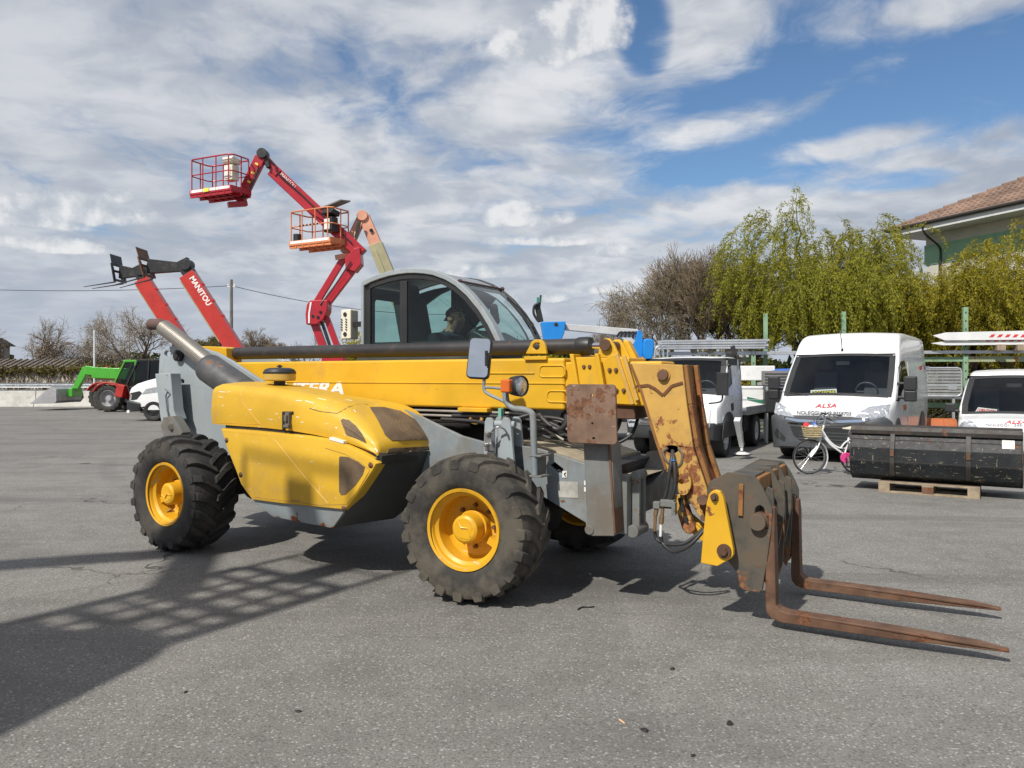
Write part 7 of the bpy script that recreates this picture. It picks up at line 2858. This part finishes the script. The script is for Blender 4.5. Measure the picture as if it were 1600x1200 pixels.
def branch_tree(rg, h, r, levels=5, spread=.75, up=.35, nb=(2, 4), droop=0.0, wob=.16, lenf=.66, trunk=.28, first=4):
    """recursive limbs; returns segments by thickness and the twig points"""
    thick, thin, tips = [], [], []

    def grow(p, d, L, r_, lv):
        n_ = 5 if lv == 0 else 4
        q = p
        for i in range(n_):
            d = (d + rv(rg) * wob + Vector((0, 0, (up if lv < 3 else up * .4) * .12 - droop * lv * .06))).normalized()
            q2 = q + d * (L / n_)
            ra, rb = r_ * (1 - .45 * i / n_), r_ * (1 - .45 * (i + 1) / n_)
            (thick if lv <= 1 else thin).append((q, q2, ra, rb))
            if lv >= levels - 2:
                tips.append((q2.copy(), d.copy()))
            q = q2
            if lv < levels and i >= (2 if lv == 0 else 1):
                for _ in range(rg.randint(*nb) if i == n_ - 1 else (1 if rg.random() < .75 else 0)):
                    ax_ = rv(rg)
                    nd = (d + ax_ * spread).normalized()
                    if lv == 0:
                        nd = (Vector((ax_.x, ax_.y, 0)).normalized() * spread + Vector((0, 0, .75))).normalized()
                    grow(q, nd, L * lenf * rg.uniform(.75, 1.15), r_ * (.55 if i == n_ - 1 else .42), lv + 1)
    grow(Vector((0, 0, 0)), Vector((rg.uniform(-.08, .08), rg.uniform(-.08, .08), 1)), h * trunk, r, 0)
    return thick, thin, tips


def np_leaves(pts, rg, per, spread, ln, wd, flat=.0):
    P = np.repeat(np.array([tuple(p) for p in pts], np.float32), per, 0)
    n_ = len(P)
    P = P + rg.normal(0, spread, (n_, 3)).astype(np.float32)
    A = rg.normal(0, 1, (n_, 3))
    A /= np.linalg.norm(A, axis=1, keepdims=True)
    B = np.cross(A, rg.normal(0, 1, (n_, 3)))
    B /= np.linalg.norm(B, axis=1, keepdims=True)
    s = rg.uniform(.7, 1.3, (n_, 1))
    return P, A * ln / 2 * s, B * wd / 2 * s


def willow(label, x, y, h, rad, seed, nstr, leafmat, lo=.6, lean=(0, 0), top_open=.5, group=None, leafk=1.0):
    rg = random.Random(seed)
    ng = np.random.default_rng(seed)
    t = thing('willow_tree', label, 'tree', (x, y, 0), 0, group)
    thick, thin = [], []
    starts = []
    for k in range(15):
        az = 2 * math.pi * (k + rg.uniform(-.3, .3)) / 15
        rr = rad * rg.uniform(.35, .95)
        top = h * rg.uniform(.68, .97) * (1 - .22 * (rr / rad) ** 2)
        p = Vector((0, 0, h * .12))
        tgt = Vector((rr * math.cos(az) + lean[0], rr * math.sin(az) + lean[1], top))
        n_ = 12
        for i in range(n_):
            f = (i + 1) / n_
            q = Vector((0, 0, h * .12)).lerp(tgt, f) + Vector((0, 0, math.sin(f * math.pi) * h * .09)) + rv(rg) * (.16 * f + .05)
            r0 = .13 * (1 - .9 * i / n_)
            (thick if i < 6 else thin).append((p, q, r0, .13 * (1 - .9 * f)))
            if i > 3:
                starts += [(q, az)] * 2
            if i > 4 and rg.random() < .8:
                d = Vector((math.cos(az + rg.uniform(-1.2, 1.2)), math.sin(az + rg.uniform(-1.2, 1.2)), rg.uniform(.3, 1.2))).normalized()
                q1 = q
                for j in range(4):
                    d = (d + rv(rg) * .45).normalized()
                    q2 = q1 + d * rg.uniform(.16, .34)
                    thin.append((q1, q2, .022 - .004 * j, .018 - .004 * j))
                    q1 = q2
                    starts.append((q1, az))
            p = q
    thick.append((Vector((0, 0, 0)), Vector((0, 0, h * .14)), .28, .22))
    sticks('trunk', thick, 'bark', t, 8)
    P, Dv = [], []
    for s in range(nstr):
        q, az = rg.choice(starts)
        a = az + rg.gauss(0, .9)
        d = Vector((math.cos(a), math.sin(a), rg.uniform(-.1, 1.0))).normalized()
        L = rg.uniform(.5, 1.0) * max(.5, (q.z - h * lo * .35)) * (.60 if q.z < h * .7 else .42)
        n_ = max(5, int(L / .13))
        ph, fq, am = rg.uniform(0, 6.28), rg.uniform(5, 10), rg.uniform(.25, .75)
        clip = rg.uniform(.25, 1.0)
        p = q + rv(rg) * .1
        for i in range(n_):
            f = i / n_
            d = (d + Vector((0, 0, -.26 - .1 * f)) + Vector((math.cos(ph + fq * f * 2), math.sin(ph + fq * f * 2), 0)) * am * .38 + rv(rg) * .10).normalized()
            p2 = p + d * .13
            if p2.z < .25:
                break
            thin.append((p, p2, .0085 * (1 - .5 * f), .0085 * (1 - .5 * (f + 1 / n_))))
            P.append(p2)
            Dv.append(d)
            p = p2
    sticks('twigs', thin, 'twig_green', t, 3, kind='stuff')
    per = 11
    P_ = np.repeat(np.array([tuple(p) for p in P], np.float32), per, 0)
    D_ = np.repeat(np.array([tuple(p) for p in Dv], np.float32), per, 0)
    n_ = len(P_)
    P_ += ng.normal(0, .045, (n_, 3)).astype(np.float32)
    A = D_ + ng.normal(0, .75, (n_, 3))
    A /= np.linalg.norm(A, axis=1, keepdims=True)
    B = np.cross(A, ng.normal(0, 1, (n_, 3)))
    B /= np.linalg.norm(B, axis=1, keepdims=True)
    s = ng.uniform(.6, 1.35, (n_, 1)) * leafk
    P_ = P_ + A * .03
    quads('crown', P_, A * .044 * s, B * .0135 * s, ng.uniform(0, 1, n_), leafmat, t)
    return t


# two curly willows and the dense golden one before the house
willow('tall loose curly willow with open top, behind the large white van', 9.3, 23.6, 7.0, 2.4, 5, 800, 'leaf_willow', lo=.3)
willow('low dense golden willow in front of the house wall', 13.7, 23.0, 5.3, 2.6, 8, 1300, 'leaf_willow_warm', lo=.2)
willow('bushy green willow between the tall willow and the house corner', 12.1, 25.2, 5.1, 2.3, 12, 900, 'leaf_willow', lo=.2)
willow('golden willow at the right edge of the photograph', 16.2, 23.4, 5.9, 2.6, 21, 1100, 'leaf_willow_warm', lo=.2)


def bare_tree(name, label, cat, x, y, h, r, seed, twig, bark='bark', leaf=None, leafp=None, group=None, sides=5, **kw):
    rg = random.Random(seed)
    ng = np.random.default_rng(seed)
    t = thing(name, label, cat, (x, y, 0), rg.uniform(0, 6), group)
    thick, thin, tips = branch_tree(rg, h, r, **kw)
    zmax = max(s[1].z for s in thin)
    k = h / zmax
    sc = lambda S: [(a * k, b * k, r0, r1) for a, b, r0, r1 in S]
    sticks('trunk', sc(thick), bark, t, 8)
    sticks('branches', sc([(a, b, max(r0, .007), max(r1, .005)) for a, b, r0, r1 in thin]), twig, t, 3, kind='stuff')
    if leaf:
        per, spr, ln, wd, keep = leafp
        pts = [p * k for p, d in tips if rg.random() < keep]
        P, A, B = np_leaves(pts, ng, per, spr, ln, wd)
        quads('crown', P, A, B, ng.uniform(0, 1, len(P)), leaf, t)
    return t


MS = dict(levels=6, nb=(2, 4), spread=.50, up=1.2, wob=.12, lenf=.76, trunk=.085)
bare_tree('bare_tree', 'dense brown bare tree with fine upright twigs left of the willows', 'tree', 6.7, 26.5, 6.2, .14, 31, 'bark_brown', leaf='bud', leafp=(1, .10, .05, .02, .3), **MS)
bare_tree('bare_tree', 'darker bare tree touching the tall willow on its left side', 'tree', 7.7, 26.0, 5.6, .13, 33, 'bark_brown', leaf='bud', leafp=(1, .10, .05, .02, .3), **MS)
bare_tree('bare_tree', 'pale brown bare tree with drooping twigs behind the truck cab', 'tree', 5.5, 27.0, 5.7, .13, 37, 'bark_pale', leaf='bud', leafp=(1, .10, .05, .02, .4), levels=6, nb=(2, 3), spread=.5, up=1.0, droop=.35, wob=.15, lenf=.76, trunk=.09)
bare_tree('bare_tree', 'thin bare sapling above the light grey lift arm', 'tree', 4.0, 29.5, 4.9, .09, 41, 'bark_brown', levels=4, nb=(2, 4), spread=.5, up=1.2, wob=.10, lenf=.72, trunk=.28)
bare_tree('bare_tree', 'bare brown bush beside the thin sapling', 'tree', 4.7, 31.0, 3.9, .09, 43, 'bark_brown', levels=5, nb=(2, 4), spread=.6, up=1.0, wob=.12, lenf=.72, trunk=.2)


def bush(name, label, x, y, rx, ry, h, seed, mat, n_=9000, ln=.07, wd=.032, group=None, cat='bush', nclump=60):
    ng = np.random.default_rng(seed)
    rg = random.Random(seed)
    t = thing(name, label, cat, (x, y, 0), 0, group)
    S, C = [], []
    for k in range(nclump):
        u_, v_ = ng.uniform(0, 2 * np.pi), ng.uniform(0, 1)
        rr = ng.uniform(.35, 1.0)
        c = Vector((rx * rr * math.cos(u_) * math.sqrt(1 - v_ * v_ * .8), ry * rr * math.sin(u_) * math.sqrt(1 - v_ * v_ * .8), h * (.12 + .86 * v_ * ng.uniform(.7, 1.0))))
        m_ = Vector((c.x * .4, c.y * .4, c.z * .45)) + rv(rg) * .1
        S += [(Vector((rg.uniform(-.1, .1), rg.uniform(-.1, .1), 0)), m_, .035, .022), (m_, c, .02, .008)]
        C.append(c)
    sticks('stem', S, 'bark', t, 4, kind='stuff')
    per = max(1, n_ // nclump)
    P = np.repeat(np.array([tuple(c) for c in C], np.float32), per, 0)
    P = P + ng.normal(0, 1, P.shape) * np.array([rx * .17, ry * .17, h * .085])
    P[:, 2] = np.maximum(P[:, 2], .04)
    A = ng.normal(0, 1, P.shape)
    A /= np.linalg.norm(A, axis=1, keepdims=True)
    B = np.cross(A, ng.normal(0, 1, P.shape))
    B /= np.linalg.norm(B, axis=1, keepdims=True)
    s = ng.uniform(.7, 1.3, (len(P), 1))
    quads('crown', P, A * ln / 2 * s, B * wd / 2 * s, ng.uniform(0, 1, len(P)), mat, t)
    return t


bush('shrub', 'golden flowering shrub below the light grey lift arm', 4.7, 26.2, 1.2, .8, 2.75, 3, 'leaf_willow_warm', 7000)
bush('shrub', 'golden shrub low in front of the bare brown trees', 6.6, 24.6, 1.4, .8, 2.6, 4, 'leaf_willow_warm', 7000)
bush('shrub', 'yellow round bush seen beside the cream lamp of the cab', -7.6, 36.5, 1.1, 1.0, 3.5, 6, 'leaf_willow_warm', 9000, ln=.10, wd=.05)
bush('shrub', 'dark green bush low at the foot of the willows behind the vans', 11.8, 22.9, 4.2, .5, 1.9, 7, 'leaf_dark', 14000, nclump=150)
bush('shrub', 'yellow bush seen through the cab window', -2.4, 34.0, 1.8, 1.0, 3.3, 10, 'leaf_willow_warm', 9000, ln=.10, wd=.05)
bush('shrub', 'yellow bush seen through the windscreen of the cab', .9, 32.0, 1.6, 1.0, 3.2, 11, 'leaf_willow_warm', 9000, ln=.10, wd=.05)

# left side, far
BL = 'blossoming fruit trees'
def lx(px, Y):
    return (px - 800) / F * Y
bare_tree('fruit_tree', 'leftmost gnarled blossoming fruit tree with dark forked trunk', 'tree', lx(32, 55), 55, 6.0, .24, 51, 'bark_brown', leaf='blossom', leafp=(1, .12, .07, .06, .16), group=BL, levels=5, nb=(2, 3), spread=.8, up=.45, wob=.22, lenf=.74, trunk=.34)
bare_tree('fruit_tree', 'blossoming fruit tree above the green telehandler boom', 'tree', lx(150, 56), 56, 4.9, .2, 53, 'bark_pale', leaf='blossom', leafp=(1, .12, .08, .065, .5), group=BL, levels=5, nb=(2, 4), spread=.8, up=.3, wob=.22, lenf=.74, trunk=.28)
bare_tree('fruit_tree', 'tallest blossoming fruit tree behind the exhaust tip', 'tree', lx(213, 55), 55, 6.6, .19, 57, 'bark_brown', leaf='blossom', leafp=(1, .12, .08, .065, .5), group=BL, levels=5, nb=(2, 4), spread=.7, up=.6, wob=.22, lenf=.72, trunk=.3)
bare_tree('fruit_tree', 'blossoming fruit tree leaning right beside the shed', 'tree', lx(88, 56), 56, 4.7, .22, 59, 'bark_brown', leaf='blossom', leafp=(1, .12, .07, .06, .2), group=BL, levels=5, nb=(2, 4), spread=.9, up=.25, wob=.26, lenf=.74, trunk=.2)
bare_tree('bare_tree', 'dark rounded bare tree above the black boom cylinder', 'tree', lx(415, 58), 58, 5.4, .25, 61, 'bark_brown', levels=6, nb=(3, 4), spread=.75, up=.5, wob=.16, lenf=.64, trunk=.32)
bare_tree('bare_tree', 'small thin bare tree right of the dark rounded tree', 'tree', lx(470, 60), 60, 5.0, .14, 63, 'bark_pale', levels=5, nb=(2, 3), spread=.6, up=.7, wob=.16, lenf=.68, trunk=.32)
bare_tree('bare_tree', 'pale yellowish distant tree between the two red booms', 'tree', lx(328, 60), 60, 4.9, .16, 67, 'bark_pale', leaf='bud', leafp=(3, .12, .12, .06, .8), levels=5, nb=(2, 4), spread=.6, up=.9, wob=.14, lenf=.7, trunk=.3)

# pale concrete barrier, guard rail, old wall, shed
seg = 0
wlb = thing('concrete_barrier', 'low pale concrete barrier along the left edge of the yard', 'barrier', (-18, 40.2, 0), R(0))
for i in range(7):
    x = -16 + i * 3.05
    MB().prism([(-.30, 0), (-.30, .10), (-.14, .36), (-.10, .84), (.10, .84), (.14, .36), (.30, .10), (.30, 0)], x, x + 3.02, axis='x').build('barrier_block', 'concrete', wlb, bevel=.015)
gr_ = thing('guard_rail', 'double grey steel guard rail running behind the concrete barrier', 'guard rail', (-18, 43.0, 0), 0)
for z in (.72, 1.10):
    MB().prism([(-.02, z - .13), (.03, z - .08), (.03, z - .03), (-.02, z), (.03, z + .03), (.03, z + .08), (-.02, z + .13), (-.045, z + .13), (.0, z + .08), (.0, z + .03), (-.045, z), (.0, z - .03), (.0, z - .08), (-.045, z - .13)], -17, 8, axis='x').build('rail', 'alu', gr_)
for i in range(13):
    MB().box((-16.5 + 2 * i, .08, .6), (.10, .10, 1.2)).build('rail_post', 'alu', gr_)
hv_ = MB()
ow = thing('old_wall', 'old stained pale wall overgrown with bare creepers below the shed roof', 'wall', (-22, 48.5, 0), 0)
MB().box((0, 0, 1.0), (24, .3, 2.1)).build('wall_face', 'oldwall', ow)
ng = np.random.default_rng(77)
S = []
rgx = random.Random(77)
for k in range(700):
    x = rgx.uniform(-11.5, 11.5)
    z = rgx.uniform(.1, 1.6)
    p = Vector((x, -.18, z))
    for j in range(4):
        q = p + Vector((rgx.gauss(0, .10), rgx.gauss(0, .03), rgx.uniform(.12, .32)))
        q.y = min(q.y, -.16)
        S.append((p, q, .022, .016))
        p = q
sticks('creeper', S, 'bark_brown', ow, 3, kind='stuff')
P = np.stack([ng.uniform(-11.5, 11.5, 5000), ng.normal(-.25, .08, 5000), np.where(ng.uniform(0, 1, 5000) < .6, ng.normal(1.95, .16, 5000), np.abs(ng.normal(0.1, .45, 5000)) + .05)], 1)
A = ng.normal(0, 1, P.shape) * .06
B = np.cross(A, ng.normal(0, 1, P.shape)) * .7
quads('creeper_leaves', P, A * .8, B * .8, ng.uniform(0, .7, 5000), 'bud', ow, kind='stuff')
sh_ = thing('shed', 'low old shed with brown ribbed roof behind the overgrown wall', 'shed', (lx(30, 51), 51.5, 0), 0)
MB().box((0, .6, 1.0), (7.0, 3.0, 2.0)).build('wall', 'oldwall', sh_)
srf = MB()
srf.add([(-3.8, -1.3, 2.05), (3.7, -1.3, 2.05), (3.5, 1.0, 2.75), (-3.8, 1.0, 2.75), (-3.8, -1.3, 1.98), (3.7, -1.3, 1.98), (3.5, 1.0, 2.68), (-3.8, 1.0, 2.68)], [(0, 1, 2, 3), (7, 6, 5, 4), (0, 4, 5, 1), (1, 5, 6, 2), (2, 6, 7, 3), (3, 7, 4, 0)])
sro = srf.build('roof', 'shedroof', sh_)
rib0 = None
for i in range(18):
    o = MB().bar((0, -1.32, 2.10), (-.1, 1.0, 2.79), .12, .06).build('roof_rib', 'shedroof', sro) if rib0 is None else rib0.copy()
    if rib0 is None:
        rib0 = o
    else:
        COL.objects.link(o)
        o.parent = sro
    o.location = (-3.65 + .42 * i, 0, 0)
gbk = thing('outbuilding', 'small brown roofed outbuilding at the left edge above the shed', 'shed', (lx(-42, 53), 54, 0), 0)
MB().box((0, 0, 1.9), (2.2, 2.4, 3.8)).build('wall', 'oldwall', gbk)
MB().loft([[(-1.4, -1.5, 3.75), (1.4, -1.5, 3.75), (1.4, 1.5, 3.75), (-1.4, 1.5, 3.75)], [(-1.3, -.1, 4.3), (1.3, -.1, 4.3), (1.3, .1, 4.3), (-1.3, .1, 4.3)]]).build('roof', 'shedroof', gbk)
bush('hedge', 'yellowish hedge right of the shed behind the green machine', lx(190, 50), 50, 5.5, .8, 2.5, 13, 'leaf_bush', 12000, ln=.12, wd=.06, cat='hedge', nclump=170)
bush('hedge', 'ragged grass and weeds strip behind the concrete barrier', -18.5, 42.2, 9, .35, .62, 14, 'leaf_bush', 9000, ln=.12, wd=.04, cat='hedge', nclump=260)
# poles and wires
up_ = thing('utility_pole', 'grey utility pole rising between the right red boom and the crimson lift', 'pole', (lx(361.5, 50), 50, 0), 0)
MB().cyl((0, 0, 0), (0, 0, 7.9), .13, .09, 12).build('pole', 'utility', up_)
ins = MB()
ins.bar((-.25, 0, 7.45), (.25, 0, 7.45), .06, .06)
for s in (-.2, .2):
    ins.lathe([(.0, 0), (.04, 0), (.055, .05), (.03, .12), (0, .12)], (s, 0, 7.48), n=8)
ins.build('insulator', 'card', up_)
wi = thing('overhead_wire', 'thin black overhead wire running from the left edge over the pole to the right', 'wire', (0, 0, 0), 0)
def cable(a, b, sag, nm='wire'):
    a, b = Vector(a), Vector(b)
    MB().tube([a.lerp(b, i / 16) - Vector((0, 0, sag * 4 * (i / 16) * (1 - i / 16))) for i in range(17)], .020, 4).build(nm, 'wire', wi)
px0 = lx(361.5, 50)
cable((px0, 50, 7.5), (lx(-150, 55), 55, 8.1), .35)
cable((px0, 50, 7.5), (lx(700, 62), 62, 6.6), .5)
lp_ = thing('lamp_post', 'thin white pole standing behind the green telehandler boom', 'pole', (lx(147.5, 41.5), 41.5, 0), 0)
MB().cyl((0, 0, 0), (0, 0, 4.1), .055, .045, 10).build('pole', 'white_dirty', lp_)
MB().cyl((0, 0, 0), (0, 0, .25), .12, .10, 10).build('base', 'white_dirty', lp_)
# far mass of trees closing the horizon
ng = np.random.default_rng(5)
nf = 26000
X = ng.uniform(-130, 140, nf)
H = 3.0 + 1.5 * np.sin(X * .21) + 1.2 * np.sin(X * .083 + 1) + ng.normal(0, .25, nf)
P = np.stack([X, 112 + 4 * np.sin(X * .13) + ng.normal(0, 1.6, nf), np.clip(ng.uniform(0, 1, nf) ** .8, 0, 1) * np.maximum(H, 1.5)], 1)
A = ng.normal(0, 1, P.shape) * .30
B = np.cross(A, ng.normal(0, 1, P.shape)) * .55
quads('far_wood', P, A, B, ng.uniform(0, .6, nf), 'leaf_dark', None, kind='stuff')
# patch of waste ground beyond the guard rail
# ================================================================== lift standing left of the photographer; its shadow crosses the yard
sl_ = thing('boom_lift', 'boom lift outside the left edge whose railed basket casts the lattice shadow on the asphalt', 'boom lift')
def cage(t, N, Lv, Sv, col, hgt):
    N, Lv, Sv = Vector(N), Vector(Lv), Vector(Sv)
    Z = Vector((0, 0, 1))
    c = [N, N + Lv, N + Lv + Sv, N + Sv]
    fl = MB()
    for k, w_ in ((0, .1), (.14, .08), (.27, .06), (.40, .14), (.52, .06), (.66, .13), (.79, .06), (.90, .12), (1, .1)):
        fl.bar(N + Lv * k, N + Lv * k + Sv, w_, .05)
    for k, w_ in ((0, .14), (.22, .08), (.5, .14), (.72, .07), (1, .14)):
        fl.bar(N + Sv * k - Vector((0, 0, .05)), N + Lv + Sv * k - Vector((0, 0, .05)), w_, .06)
    b = fl.build('basket_floor', col, t)
    for nm, z, r in (('top_rail', hgt, .026), ('mid_rail', hgt * .5, .022)):
        MB().tube([p + Z * z for p in c + [c[0]]], r, 8).build(nm, col, b)
    for k in (0, .33, .66, 1):
        for q in (N + Lv * k, N + Sv + Lv * k):
            MB().cyl(q, q + Z * hgt, .022, .022, 8).build('post', col, b)
    MB().box(N + Sv * .45 + Lv * .12 + Z * .62, (.40, .30, .60), (0, 0, 1)).build('control_console', 'plastic', b, bevel=.02)
    return b
cage(sl_, (-3.28, 3.06, 3.62), (-1.20, -1.78, 0), (-.95, .66, 0), 'orange', .95)
jb3 = MB()
jb3.bar((-4.6, 2.7, 3.85), (-5.6, 3.2, 5.0), .24, .28)
jb3.build('jib', 'salmon', sl_, bevel=.02)
jb3 = MB()
jb3.bar((-5.35, 3.35, 5.0), (-7.9, 2.45, 5.0), .28, .30)
jb3.bar((-7.9, 2.45, 5.0), (-6.0, 1.6, 3.0), .28, .34)
jb3.build('main_boom', 'olive', sl_, bevel=.02)
tr_ = MB()
tr_.loft([[(-6.4, .7, 1.0), (-3.9, .9, 1.0), (-3.6, 2.7, 1.0), (-6.0, 2.9, 1.0)], [(-6.4, .7, 2.5), (-3.75, 1.0, 2.5), (-3.35, 2.6, 2.5), (-6.0, 2.9, 2.5)], [(-6.0, 1.0, 3.25), (-4.1, 1.2, 3.25), (-3.75, 2.35, 3.25), (-5.7, 2.7, 3.25)]])
tr_.build('turret', 'orange', sl_, bevel=.2, seg=3)
lift_base(sl_, -5.0, 1.8, R(10), 'orange')
# small litter on the asphalt
rgl = random.Random(6)
for i, (px_, py_, s_, lab) in enumerate(((1051, 1046, .030, 'small dark clod on the asphalt right of the middle foreground'), (1008, 1142, .034, 'dark brown clod near the cigarette end'), (1140, 1131, .036, 'dark clod at the lower right of the cigarette end'), (290, 1082, .022, 'dark clod on the sunny asphalt beside the large shadow'), (466, 1112, .026, 'dark clod alone in the lower left foreground'), (1083, 1181, .022, 'tiny dark clod by the lower edge'))):
    g = gnd(px_, py_)
    t = MB()
    t.loft([[(r * s_ * .62 * math.cos(k * math.pi / 4) * rgl.uniform(.7, 1.3), r * s_ * .42 * math.sin(k * math.pi / 4) * rgl.uniform(.7, 1.3), z * s_) for k in range(8)] for r, z in ((.9, -.02), (1, .12), (.6, .3), (.1, .36))])
    o = t.build('clod', 'under', None, loc=g, rot=(0, 0, rgl.uniform(0, 3)))
    tag(o, lab, 'clod', 'dark clods on the asphalt')
g = gnd(972, 1129)
o = MB().cyl((-.022, 0, .005), (.022, 0, .005), .0045, .0045, 8).build('cigarette_end', surf('pale orange filter', (.62, .40, .24), .8), None, loc=g, rot=(0, 0, R(115)))
tag(o, 'pale orange cigarette end on the foreground asphalt', 'litter')
g = gnd(916, 952)
tw = MB().tube(smooth_path([(-.06, -.02, .006), (-.02, .03, .008), (.03, .03, .006), (.06, .05, .005)], 4), .005, 5).build('twig', 'under', None, loc=g)
tag(tw, 'short bent black twig on the asphalt right of the front wheel', 'twig')
